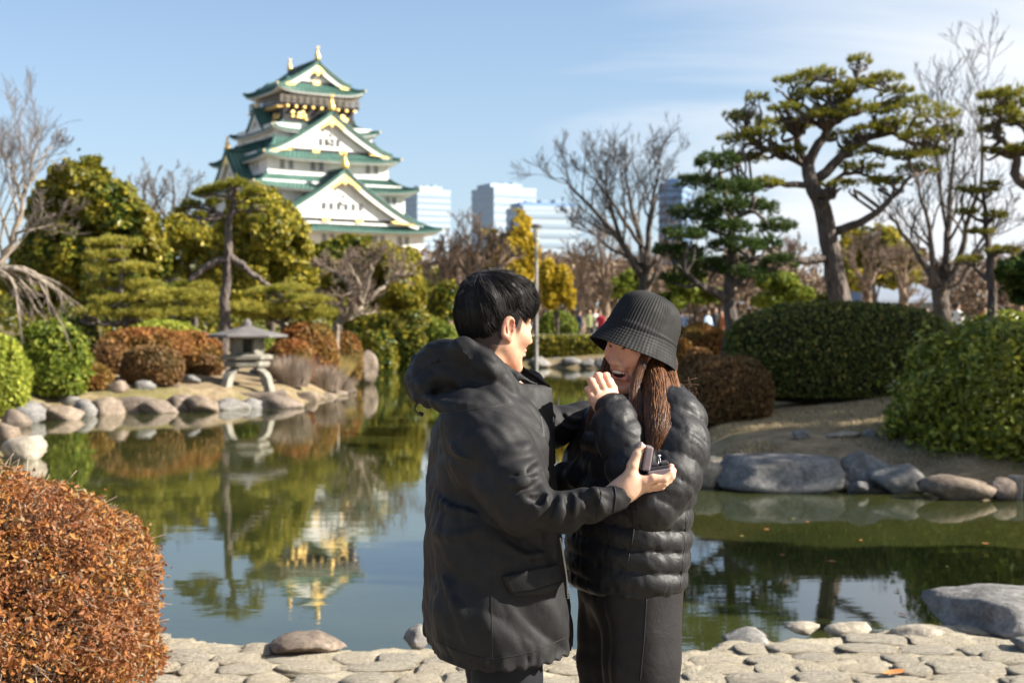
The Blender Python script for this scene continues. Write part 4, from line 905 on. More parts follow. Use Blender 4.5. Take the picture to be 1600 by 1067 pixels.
# --- bare trees
LV = lambda n1=7, n2=6, n3=5, up=.35: [dict(n=n1, t0=.3, t1=1, lenr=.55, ang=40, up=up, wob=.14, K=7, rr=.5), dict(n=n2, t0=.2, t1=1, lenr=.55, ang=40, up=up, wob=.16, K=5, rr=.5), dict(n=n3, t0=.2, t1=1, lenr=.6, ang=38, up=up, wob=.16, K=4, rr=.5)]
D = 60
bare_tree('big leafless spreading tree in the middle behind the bucket hat',
  [lpx(D, [(1008,500),(1006,460),(1008,430)], .42, .34), lpx(D, [(1006,440),(985,400),(950,350),(905,300),(862,255),(840,235)], .26, .03, 1), lpx(D, [(1006,435),(975,385),(950,330),(935,270),(930,215)], .22, .03, -1), lpx(D, [(1008,430),(1000,370),(985,310),(975,255),(968,205)], .24, .03, 1.5), lpx(D, [(1008,430),(1012,370),(1020,300),(1030,240),(1040,205)], .24, .03, -1.5), lpx(D, [(1008,435),(1035,385),(1062,335),(1085,290)], .18, .03, 1), lpx(D, [(985,400),(940,375),(900,345),(870,320)], .12, .02, -1), lpx(D, [(1000,370),(960,310),(915,250),(885,215)], .14, .02, .5)],
  LV(9, 7, 5), 401, 'bark_grey', 'twig', rmin=.010, rs=.7, fit=.78)
D = 45
bare_tree('leafless multi-stemmed tree right of the large sculpted pine',
  [lpx(D, [(1474,505),(1470,470),(1466,450)], .42, .36), lpx(D, [(1468,455),(1445,415),(1415,370),(1385,330),(1378,320)], .2, .04, 1), lpx(D, [(1466,450),(1455,400),(1452,350),(1440,290),(1425,235)], .2, .03, -1), lpx(D, [(1468,455),(1480,400),(1482,340),(1490,270),(1495,190),(1488,120)], .24, .02, 1), lpx(D, [(1470,460),(1500,420),(1512,370),(1520,320),(1545,240),(1548,130),(1550,70)], .2, .02, -1), lpx(D, [(1472,465),(1505,440),(1545,370),(1590,310)], .16, .03, .5), lpx(D, [(1482,340),(1470,270),(1462,190),(1470,120)], .1, .02, .8)],
  LV(8, 6, 5, .5), 402, 'bark_grey', 'twig', rmin=.008, rs=.68, fit=.84)
D = 28
bare_tree('leafless tree with pale leaning stems at the left picture edge',
  [lpx(D, [(-45,580),(-30,490),(-5,420),(18,370),(32,320),(42,275),(50,235)], .13, .02), lpx(D, [(-5,420),(25,370),(55,350),(85,335)], .06, .02, -.5), lpx(D, [(15,375),(35,330),(20,285),(8,250),(-15,220)], .06, .02, .5), lpx(D, [(38,300),(58,270),(72,240),(86,222)], .05, .015, .4), lpx(D, [(-20,460),(-30,400),(-60,340),(-80,280)], .08, .02, .4)],
  LV(8, 7, 6, .4), 403, 'bark_pale', 'twig_grey', rmin=.0045, rs=.7)
bare_tree('weeping leafless tree drooping pale twigs over the left bank',
  [lpx(27, [(-75,590),(-60,500),(-30,440),(10,418),(50,425),(85,448)], .11, .02), lpx(27, [(-40,450),(0,430),(35,450),(60,490)], .05, .012, .4), lpx(27, [(-40,450),(-10,425),(20,440),(28,500)], .05, .012, -.6), lpx(27, [(-20,430),(25,420),(65,440),(100,462)], .05, .012, -.4)],
  [dict(n=7, t0=.35, t1=1, lenr=.4, ang=28, up=-.35, wob=.08, K=6), dict(n=4, t0=.2, t1=1, lenr=.55, ang=22, up=-.35, wob=.1, K=5)], 404, 'bark_pale', 'twig_grey', rmin=.006, jit=.01)
D = 45
bare_tree('low leafless brown tree fanning out over a pale bent trunk',
  [lpx(D, [(523,520),(528,505),(548,490),(565,478)], .13, .1), lpx(D, [(562,480),(550,450),(530,430),(505,415)], .08, .02, .6), lpx(D, [(562,480),(575,445),(580,420),(575,405)], .08, .02, -.6), lpx(D, [(565,478),(598,450),(618,430),(636,425)], .08, .02, .6), lpx(D, [(550,488),(525,475),(500,470)], .06, .02, -.5), lpx(D, [(565,478),(560,440),(545,412)], .06, .02, -1)],
  LV(11, 7, 4, .3), 405, 'bark_pale', 'twig_red', rmin=.009)
D = 95
for k, (px, pt, lab) in enumerate([(222, 278, 'faint leafless treetop left of the tall crooked pine, left one'), (268, 268, 'faint leafless treetop left of the tall crooked pine, right one')]):
    bare_tree(lab, [lpx(D, [(px, 470),(px+4,400),(px,350)], .25, .18), lpx(D, [(px,360),(px-20,320),(px-28,pt+12)], .14, .02, 1), lpx(D, [(px,350),(px+4,310),(px+2,pt)], .14, .02), lpx(D, [(px,355),(px+20,320),(px+34,pt+10)], .14, .02, -1)], LV(6, 5, 4), 410 + k, 'bark_grey', 'twig_grey', rmin=.014)
D = 80
_bt = [(700,385,56,'twig_red','brown leafless tree beside the castle\'s right corner'),(738,352,60,'twig_red','tall brown leafless tree above the man\'s head'),(775,372,54,'twig','brown leafless tree left of the lamp post')]
for k, (px, pt, w, tw, lab) in enumerate(_bt):
    bare_tree(lab, [lpx(D, [(px, 510),(px+2,470),(px,440)], .3, .24), lpx(D, [(px,445),(px-w*.3,410),(px-w*.6,pt+35)], .16, .03, 1), lpx(D, [(px,440),(px-5,400),(px-12,pt+5)], .16, .03, -1), lpx(D, [(px,442),(px+w*.3,410),(px+w*.6,pt+30)], .16, .03, 1), lpx(D, [(px,440),(px+w*.12,400),(px+w*.25,pt)], .16, .03, -1), lpx(D, [(px,470),(px-w*.4,440),(px-w*.7,420)], .12, .03)], LV(9, 6, 4), 420 + k, 'bark_brown', tw, rmin=.016)
D = 88
_bt = [(905,395,50,'reddish leafless tree just right of the bright yellow tree'),(945,372,52,'reddish leafless tree left of the big spreading tree'),(1050,385,46,'reddish leafless tree right of the big spreading tree'),(1240,385,52,'reddish leafless tree behind the large pine\'s low limb'),(1355,372,62,'brown leafless tree right of the large pine\'s trunk'),(1410,395,46,'brown leafless tree left of the multi-stemmed tree'),(1590,395,50,'brown leafless tree behind the small cloud pine')]
for k, (px, pt, w, lab) in enumerate(_bt):
    bare_tree(lab, [lpx(D, [(px, 512),(px+2,480),(px,450)], .3, .24), lpx(D, [(px,455),(px-w*.3,420),(px-w*.55,pt+30)], .16, .03, 1), lpx(D, [(px,450),(px-5,410),(px-10,pt+5)], .16, .03, -1), lpx(D, [(px,452),(px+w*.3,420),(px+w*.55,pt+28)], .16, .03, 1), lpx(D, [(px,450),(px+w*.12,410),(px+w*.22,pt)], .16, .03, -1)], LV(8, 6, 4), 430 + k, 'bark_brown', 'twig_red', rmin=.017)
evergreen('olive treetop in the background right of the large pine trunk', (gx(1365, 105), 105), [B(1360,385,50,35,105), B(1330,420,40,35,105), B(1400,415,40,35,105)], 5000, 0.3, 'leaf_olive', 441, .2, gap=0.0, gf=.5)
evergreen('light green low tree in the background left of the large pine trunk', (gx(1225, 70), 70), [B(1215,440,35,14,70), B(1245,460,30,14,70), B(1205,470,30,12,70)], 4500, 0.15, 'leaf_green', 442, .1)
evergreen('pale green low tree in the background left of the dark pine trunk', (gx(1085, 72), 72), [B(1070,440,32,16,72), B(1100,462,30,14,72), B(1050,470,25,14,72)], 4500, 0.15, 'leaf_green', 443, .1)
evergreen('olive low tree in the background beneath the reddish tree', (gx(965, 100), 100), [B(965,450,30,16,100), B(990,440,26,18,100)], 3500, 0.22, 'leaf_green', 444, .1)

# --- clipped shrubs, left bank
def sh(label, px, ptop, D, w, h, n, size, mat, seed, **k):
    """px centre, top row, distance, width and height in photo pixels"""
    x = gx(px, D); zt = at(px, ptop, D).z; zb = gz(x, D); H = max(zt - zb, wpx(h, D)*.8)
    return shrub(label, (x, D), (wpx(w, D)/2, wpx(w, D)/2*k.pop('dk', .85), H), n, size, MAT(mat), seed, zb=zt - H if zt - H < zb else None, **k)
def MAT(m): return m
sh('bright lime green bush at the far left edge', 0, 528, 28.5, 92, 88, 9000, .055, 'leaf_lime', 501, lump=.1)
sh('fresh green leafy bush beside the lime bush', 78, 502, 31.5, 112, 108, 9000, .08, 'leaf_green', 502, lump=.16, shell=.3, stray=.1)
sh('greyish clipped shrub behind the fresh green bush', 118, 500, 36, 74, 45, 4000, .06, 'leaf_hedge', 503)
sh('large rust brown clipped dome left of the lantern', 230, 512, 36, 156, 66, 10000, .05, 'leaf_rust', 504)
sh('olive clipped dome in front of the rust brown dome', 238, 540, 33.6, 94, 62, 8000, .05, 'leaf_brown', 505)
sh('low brown shrub near the shore rocks at left', 138, 566, 32.4, 70, 40, 5000, .05, 'leaf_rust', 506)
sh('orange clipped shrub behind the lantern\'s left side', 298, 516, 37, 94, 50, 6000, .055, 'leaf_rust', 507)
sh('dark brown shrub left of the lantern\'s feet', 318, 552, 36.4, 56, 42, 4000, .05, 'leaf_brown', 508)
sh('green and orange clipped dome right of the lantern roof', 478, 504, 42, 100, 62, 6500, .06, 'leaf_rust', 509)
sh('orange brown clipped dome right of the lantern body', 455, 530, 38.5, 74, 60, 6000, .055, 'leaf_rust', 510)
sh('small rust shrub right of the green and orange dome', 538, 518, 46, 56, 32, 4000, .06, 'leaf_rust', 511)
sh('green shrub right behind the tall crooked pine', 398, 512, 44, 66, 50, 4000, .06, 'leaf_green', 512)
sh('lime ground bush between cloud pine and lantern', 255, 500, 41, 120, 30, 5000, .06, 'leaf_lime', 513)
sh('brown dome behind the shore rocks, left of the olive dome', 172, 532, 34.8, 60, 46, 4000, .05, 'leaf_brown', 514)
_bk = [(600,490,62,70,50,'leaf_ever'),(645,478,66,76,60,'leaf_ever'),(690,500,64,62,60,'leaf_green'),(590,515,58,60,45,'leaf_ever'),(640,510,60,66,56,'leaf_ever'),(735,500,66,50,60,'leaf_ever'),(560,480,70,60,50,'leaf_ever')]
_bl = ['dark green shrub below the low brown tree','dark green mound below the castle\'s stone base','green mound just left of the man\'s hood','dark low shrub at the far bank, leftmost','dark low shrub at the far bank left of the hood','dark shrub behind the man\'s collar','dark green mound behind the low brown tree']
for k, (px, pt, D, w, h, m) in enumerate(_bk): sh(_bl[k], px, pt, D, w, h, 4500, .09, m, 520 + k, lump=.12, shell=.25, group='dark shrubs on the far bank')
sh('pale green clipped dome beyond the far bank', 872, 486, 75, 62, 26, 3500, .09, 'leaf_green', 530)
sh('long dark low hedge along the far bank', 884, 524, 66, 120, 42, 6000, .08, 'leaf_ever', 531, dk=.35, sq=4)
# --- right bank
sh('orange clipped hedge behind the dark brown bush', 1098, 508, 31, 100, 60, 9000, .04, 'leaf_rust', 540, sq=3)
sh('small orange dome touching the bucket hat\'s brim', 1070, 530, 29, 34, 46, 3000, .04, 'leaf_rust', 541)
sh('brown low shrub below the orange hedge', 1092, 546, 27, 70, 40, 4000, .04, 'leaf_brown', 545)
sh('dark reddish brown dome right of the puffer jacket', 1136, 556, 22.3, 145, 100, 13000, .032, 'leaf_brown', 542)
x0 = gx(1318, 24.2)
shrub('long dark green clipped hedge with flat rounded top', (x0, 24.4), (1.92, 0.95, 1.55), 30000, .036, 'leaf_hedge', 543, sq=3.6, lump=.05, shell=.1, name='hedge', catg='hedge', zb=at(0, 475, 24.2).z - 1.55)
shrub('big glossy green bush at the right shore', (6.28, 17.9), (1.5, 1.3, 1.86), 40000, .042, 'leaf_bush', 544, sq=2.2, lump=.15, lf=3.2, shell=.3, zb=-0.25, stray=.10)
sh('light green clipped dome behind the big glossy bush', 1570, 486, 27, 130, 40, 7000, .045, 'leaf_bush', 546)
sh('dark low shrub at the foot of the large pine', 1290, 462, 31, 60, 60, 3000, .06, 'leaf_hedge', 547)
# --- foreground
shrub('large orange-leaved clipped bush in the left foreground', (-2.56, 5.9), (1.06, 1.0, 1.04), 95000, .0128, 'leaf_orange', 550, 'shrub_core_red', sq=2.3, lump=.07, lf=3, shell=.15, twigs=5200, bald=.8, zb=-0.02, under=-0.45, stray=.03, aspect=.5, nr=.9)
# --- grasses
grass_clump('grey dry grass clump right of the lantern\'s feet', (gx(458, 37), 37), (.55, .5), .85, 1500, 'straw_grey', 561)
grass_clump('grey dry grass clump on the shore tip right of the lantern', (gx(508, 39), 39), (.6, .5), .75, 1500, 'straw_grey', 562)
grass_clump('low grey dry grass at the very tip of the lantern shore', (gx(537, 40.5), 40.5), (.4, .4), .5, 800, 'straw_grey', 563)
grass_clump('bright straw yellow grass tuft behind the grey grass', (gx(518, 44), 44), (.75, .5), .75, 1500, 'straw_yellow', 564, lean=.7)
rg = np.random.default_rng(77)
n = 42000; x = rg.uniform(2.2, 7.5, n); y = rg.uniform(16.9, 23.4, n); sd = pond_sd(x, y); keep = (sd > .35) & (vnoise(np.stack([x*1.1, y*1.1, 0*x], 1), 8) > -.45); x, y = x[keep], y[keep]; n = len(x)
z = ground_z(x, y); a = rg.random(n)*6.283; L = rg.uniform(.03, .10, n)[:, None]; w = .006
b = np.stack([x, y, z - .005], 1); d = np.stack([np.cos(a)*.8, np.sin(a)*.8, np.ones(n)*.7], 1); s = np.stack([-np.sin(a), np.cos(a), 0*a], 1)*w
v = np.stack([b - s, b + s, b + d*L], 1).reshape(-1, 3)
tag(ob('dry_grass', np_mesh('dry_grass', v, None, np.arange(n*3).reshape(-1, 3), False), MATS['straw']), 'short dry straw-coloured grass covering the right bank slope', 'grass', kind='stuff')
# --- shade trees standing out of frame to the right (their shadow lies over the right bank)
_off = [(14.0, 23.4, 0, -.02), (14.6, 20.6, 0, .2), (15.2, 16.4, -.6, .28), (18.5, 22.0, 1, 0), (19.5, 18.4, .6, .35), (15.5, 9.2, 0, .1)]
for k, (x, y, dz, gp) in enumerate(_off):
    evergreen(f'leafy shade tree out of frame right, {_ords[k]} along the bank', (x, y), [(x, y, 6.9 + dz, 2.3, 2.0, 1.6), (x - .9, y + .6, 8.2 + dz, 1.7, 1.5, 1.3), (x + .8, y - .5, 5.6 + dz, 1.9, 1.6, 1.2)], 3800, .24, 'leaf_ever', 600 + k, .25, group='shade trees beyond the right edge', gap=gp)
# ------------------------------------------------------------------ lantern, lamp post, small background things
t = NT('lantern_stone'); n = t.noise(3, 7, .65); n2 = t.noise(30, 5, .7)
t.p(col=t.mix(.6, t.ramp(n, [(.3, (.15, .14, .115)), (.7, (.33, .31, .26))]), t.ramp(n2, [(.3, (.3,)*3), (.7, (.7,)*3)]), 'OVERLAY'), rough=.9, spec=.2); t.bump(n2, .4, .02)
simple('roof_stone', (.13, .12, .115), .9, .3, 3, .4, 25)
LD = 35.0; lx = gx(386, LD); LZ = at(386, 612, LD).z; lan = thing('stone_lantern', 'grey stone snow-viewing lantern with wide low roof on four arched legs', 'lantern', (lx, LD, LZ), R(12))
def lpart(mb, name, mat='lantern_stone', parent=None, bevel=.012):
    o = bpy.data.objects.new(name, mb.mesh(name)); o.data.materials.append(MATS[mat]); link(o, parent or lan)
    if bevel: m = o.modifiers.new('b', 'BEVEL'); m.width = bevel; m.segments = 2; m.limit_method = 'ANGLE'
    return o
for k in range(4):
    a = R(45 + 90*k); ca, sa = math.cos(a), math.sin(a); mb = MB(); rings = []
    for r_, z, w in [(.26, .66, .34), (.40, .63, .30), (.54, .54, .23), (.64, .36, .19), (.70, .18, .185), (.76, 0.0, .21), (.77, -.05, .21)]:
        th = .10 if z < .6 else .07
        ring = [(r_ - th, -w/2), (r_ + th, -w/2), (r_ + th, w/2), (r_ - th, w/2)]; dz = .06 if z > .5 else 0
        rings.append(np.array([(x*ca - y*sa, x*sa + y*ca, z - (dz if x > r_ else 0)) for x, y in ring]))
    mb.rings(rings); lpart(mb, 'leg')
mb = MB(); mb.lathe([(.38, .60), (.54, .62), (.56, .68), (.56, .74), (.48, .77)], n=6); lpart(mb, 'platform')
mb = MB(); mb.lathe([(.46, .77), (.62, .80), (.64, .89), (.54, .92)], n=6); lpart(mb, 'fire_base')
fb = MB(); fb.lathe([(.40, .92), (.40, .97), (.34, .975)], n=6); fb.lathe([(.34, 1.29), (.42, 1.295), (.42, 1.35)], n=6)
for k in range(6):
    a = R(60*k); fb.box((.37*math.cos(a), .37*math.sin(a), 1.13), (.11, .11, .34), Matrix.Rotation(a, 3, 'Z'))
lpart(fb, 'fire_box', bevel=.006)
for k in range(6):
    a = R(60*k + 30)
    if k % 2: mb = MB(); mb.box((.31*math.cos(a), .31*math.sin(a), 1.13), (.04, .27, .33), Matrix.Rotation(a, 3, 'Z')); lpart(mb, 'fire_box_panel')
mb = MB(); prof = [(.44, 1.34), (.97, 1.33), (1.0, 1.355), (.985, 1.40), (.72, 1.455), (.44, 1.52), (.22, 1.585), (.14, 1.61)]
mb.lathe(prof, n=6); rf = lpart(mb, 'roof', 'roof_stone')
mb = MB(); mb.lathe([(.12, 1.60), (.15, 1.63), (.10, 1.66), (.12, 1.69), (.09, 1.74), (.02, 1.80)], n=12); lpart(mb, 'finial', 'roof_stone', rf)
mb = MB(); mb.box((0, 0, -.06), (1.9, 1.6, .16)); lpart(mb, 'base_slab', 'rock_warm', bevel=.04)
# lamp post beyond the pond
lp = thing('lamp_post', 'tall grey lamp post with a tapered lantern head beyond the pond', 'lamp post', (gx(838, 62), 62, gz(gx(838, 62), 62)))
zt = at(0, 352, 62).z - lp.location.z
simple('lamp_metal', (.30, .28, .25), .5, .1, 2); simple('lamp_glass', (.75, .75, .70), .3, .05, 2); simple('lamp_cap', (.16, .15, .14), .5, .1, 2)
def ppart(mb, name, mat, par): o = bpy.data.objects.new(name, mb.mesh(name, False)); o.data.materials.append(MATS[mat]); link(o, par); return o
mb = MB(); mb.lathe([(.13, -.1), (.13, .5), (.08, .6), (.07, zt - .6)], n=12); ppart(mb, 'pole', 'lamp_metal', lp)
mb = MB(); mb.lathe([(.09, zt - .62), (.11, zt - .5), (.17, zt - .1)], n=12); ppart(mb, 'lamp_glass', 'lamp_glass', lp)
mb = MB(); mb.lathe([(.24, zt - .1), (.26, zt - .06), (.18, zt + .02), (.05, zt + .06)], n=12); ppart(mb, 'cap', 'lamp_cap', lp)
# thin white marker post by the far bank
mb = MB(); mb.lathe([(.035, -.2), (.035, .75), (.02, .8)], n=10); o = mb.build('marker_post', simple('white_paint', (.7, .7, .7), .5, .05, 2)); o.location = (gx(647, 60), 60, gz(gx(647, 60), 60)); tag(o, 'thin white marker post at the far bank left of the hood', 'post')
# stone benches / ledges of the plaza
for k, (px, w, D) in enumerate([(862, 1.5, 71), (893, 1.2, 70), (917, .8, 70.5)]):
    mb = MB(); mb.box((0, 0, .36), (w, .5, .16)); mb.box((-w*.35, 0, .14), (.2, .4, .28)); mb.box((w*.35, 0, .14), (.2, .4, .28))
    o = mb.build('stone_bench', MATS['rock_pale'], bevel=.02); o.location = (gx(px, D), D, gz(gx(px, D), D)); tag(o, f'{_ords[k]} pale stone bench from the left between the two heads', 'bench', 'stone benches on the plaza')
# pale plaza ground beyond the far bank
mb = MB(); 
_px = np.linspace(-6, 40, 40); _py = np.linspace(68.6, 110, 30); _X, _Y = np.meshgrid(_px, _py); _i = np.arange(1200).reshape(30, 40)
tag(ob('plaza', np_mesh('plaza', np.stack([_X, _Y, ground_z(_X, _Y) + .012], -1), np.stack([_i[:-1,:-1], _i[:-1,1:], _i[1:,1:], _i[1:,:-1]], -1).reshape(-1, 4)), simple('plaza_sand', (.46, .41, .33), .9, .12, .6, .2, 20)), kind='structure')
# low buildings on the right
def house(label, px0, px1, ptop, D, wallc, roofc, rz=0.0, dep=8):
    w = wpx(px1 - px0, D); x = gx((px0 + px1)/2, D); g0 = gz(x, D); h = at(0, ptop, D).z - g0; e = thing('park_building', label, 'building', (x, D, g0), rz)
    mb = MB(); mb.box((0, 0, h*.3 - .2), (w, dep, h*.6 + .4)); ppart(mb, 'wall', wallc, e)
    mb = MB(); mb.rings([np.array([(-w*.54, -dep*.58, h*.6), (w*.54, -dep*.58, h*.6), (w*.54, dep*.58, h*.6), (-w*.54, dep*.58, h*.6)]), np.array([(-w*.54, -dep*.56, h*.66), (w*.54, -dep*.56, h*.66), (w*.54, dep*.56, h*.66), (-w*.54, dep*.56, h*.66)]), np.array([(-w*.35, -.05, h), (w*.35, -.05, h), (w*.35, .05, h), (-w*.35, .05, h)])]); ppart(mb, 'roof', roofc, e)
    for k in range(int(w//2.2)):
        mb = MB(); mb.box((-w/2 + 1.1 + k*2.2, -dep/2, h*.33), (1.2, .12, h*.25)); ppart(mb, 'window', 'castle_glass', e)
simple('house_grey', (.26, .28, .31), .8, .08, .5); simple('roof_grey', (.20, .23, .28), .7, .1, .5); simple('house_white', (.42, .43, .44), .8, .06, .5)
house('long low grey-roofed park building behind the large pine', 1330, 1450, 442, 120, 'house_grey', 'roof_grey')
# distant wood behind everything
rg = np.random.default_rng(91)
def wood(name, label, mat, n, size, D0, D1, px0, px1, top, seed, amp=40):
    rgw = np.random.default_rng(seed); px = rgw.uniform(px0, px1, n); D = rgw.uniform(D0, D1, n)
    tp = top + amp*vnoise(np.stack([px/55, D/18, 0*px], 1), seed) + 14*vnoise(np.stack([px/14, D/5, 0*px], 1), seed + 1)
    x = (px - 800)/FPX*D; z0 = ground_z(x, D); zt = CAMZ - (tp - HZ)/FPX*D; z = z0 + (zt - z0)*rgw.random(n)**.7
    v, t_ = leaves(np.stack([x, D, z], 1), rgw.normal(size=(n, 3)) + [0, -.4, .4], size*rgw.uniform(.6, 1.3, n), .5, seed)
    return tag(ob(name, np_mesh(name, v, None, t_, False), MATS[mat]), label, 'wood', kind='stuff')
leafmat('wood_brown', [(0, (.09, .06, .045)), (.5, (.19, .13, .09)), (1, (.30, .22, .14))], .2)
wood('distant_wood', 'far brown and olive wood beyond the plaza behind all trees', 'wood_brown', 30000, .40, 128, 168, 640, 1750, 412, 71, 30)
wood('castle_hill_wood', 'dark evergreen wood at the foot of the castle base', 'leaf_ever', 26000, .38, 95, 150, -700, 690, 418, 72, 22)
# ---- visitors far behind: small clothed figures
def visitor(label, px, D, rz, coat, legs, hair=(.02, .015, .012), h=1.68, stride=.0, arm=.1, coatlen=.0, bag=None, sit=False):
    x = gx(px, D); g0 = gz(x, D); e = thing('person', label, 'person', (x, D, g0), rz, 'visitors walking on the far plaza')
    k = h/1.7; mb = MB(); sk = MB(); tr = MB(); hr = MB()
    def M(name, c, r=.85):
        if name not in MATS: simple(name, c, r, .1, 5)
        return name
    key = lambda c: 'cloth_%03d_%03d_%03d' % tuple(int(v*255) for v in c)
    ring = lambda z, a, b, cy=0: np.stack([np.cos(np.arange(12)*math.pi/6)*a, np.sin(np.arange(12)*math.pi/6)*b + cy, np.full(12, z)], 1)*k
    mb.rings([ring(.78 - coatlen, .19, .14), ring(.95, .175, .13), ring(1.15, .19, .135), ring(1.32, .215, .125), ring(1.40, .17, .11), ring(1.45, .07, .07)])
    for s in (-1, 1):
        mb.tube(np.array([(s*.2, 0, 1.36), (s*.255, -.02, 1.12), (s*.25, -.02 - arm, .86)])*k, np.array([.065, .052, .04])*k, 8)
        sk.tube(np.array([(s*.25, -.02 - arm, .87), (s*.25, -.04 - arm, .76)])*k, np.array([.035, .025])*k, 6)
        tr.tube(np.array([(s*.09, 0, .86), (s*.095, -s*stride*.5 - .02, .47), (s*.095, -s*stride, .07)])*k, np.array([.095, .07, .052])*k, 8)
        sh_ = MB(); sh_.rings([np.array([(s*.095 + dx*.05, -s*stride - .17 + dy*.26, z) for dx, dy in ((-1, 0), (1, 0), (1, 1), (-1, 1))])*k for z in (0, .09)]); ppart(sh_, 'shoe', M('shoe_dark', (.03, .03, .03)), e)
    sk.tube(np.array([(0, 0, 1.40), (0, -.01, 1.5)])*k, np.array([.055, .055])*k, 8)
    v = ICO2[0]*np.array([.078, .095, .115])*k + np.array([0, -.015, 1.585])*k; sk.add(v, [], ICO2[1])
    v = ICO2[0]*np.array([.088, .10, .11])*k + np.array([0, .012, 1.615])*k; hr.add(v, [], ICO2[1])
    ppart(sk, 'body', M('skin_far', (.50, .32, .23)), e); ppart(mb, 'coat', M(key(coat), coat), e); ppart(tr, 'trousers', M(key(legs), legs), e); ppart(hr, 'hair', M(key(hair), hair), e)
    if bag: b = MB(); b.box((.0, .19*k, 1.15*k), (.28, .16, .4)); ppart(b, 'backpack', M(key(bag), bag), e)
_vis = [('person in dark navy coat walking left of the red coat',905,77,2.0,(.03,.04,.08),(.02,.02,.025),.15),('person in olive vest standing beside the red coat',921,74,0.4,(.22,.24,.10),(.03,.03,.03),.05),('person in red coat just left of the bucket hat',938,74,-.5,(.42,.03,.05),(.04,.04,.05),.05),('person in pale top behind the red coat',930,80,.3,(.6,.55,.5),(.1,.1,.1),0),
 ('person in dark blue coat right of the bucket hat',1064,66,3.0,(.03,.06,.12),(.02,.02,.03),.1),('person in pink coat beside the dark blue coat',1053,70,2.6,(.5,.3,.33),(.1,.08,.08),.05),('person in pale blue jacket near the dark pine trunk',1106,64,.8,(.35,.47,.62),(.05,.06,.1),.1),('person in black coat near the dark pine trunk',1118,66,.2,(.02,.02,.02),(.02,.02,.02),.05),('person in orange-brown coat by the dark pine trunk',1128,66,-.6,(.35,.14,.06),(.05,.04,.04),.05),
 ('person in bright blue jacket left above the hedge',1172,70,1.6,(.06,.18,.5),(.03,.03,.05),.1),('person in grey coat walking behind the hedge end',1192,76,1.2,(.2,.2,.22),(.03,.03,.03),.2),('person in rose coat far behind the hedge',1422,80,.4,(.55,.25,.25),(.2,.2,.22),.05),('person in white coat far behind the hedge',1436,80,-.3,(.75,.72,.7),(.1,.1,.12),.05),('person in pale pink top beside the bare tree trunk',1448,78,.2,(.62,.45,.42),(.08,.08,.1),.05),
 ('person in white top and dark trousers walking right of the bare tree',1496,56,1.9,(.72,.70,.68),(.025,.025,.03),.28),('person in red top near the cloud pine trunk',1538,68,.5,(.55,.06,.06),(.06,.06,.08),.1)]
for lab, px, D, rz, c, l, st in _vis: visitor(lab, px, D, rz, c, l, stride=st, h=1.6 + (px % 7)*.025)
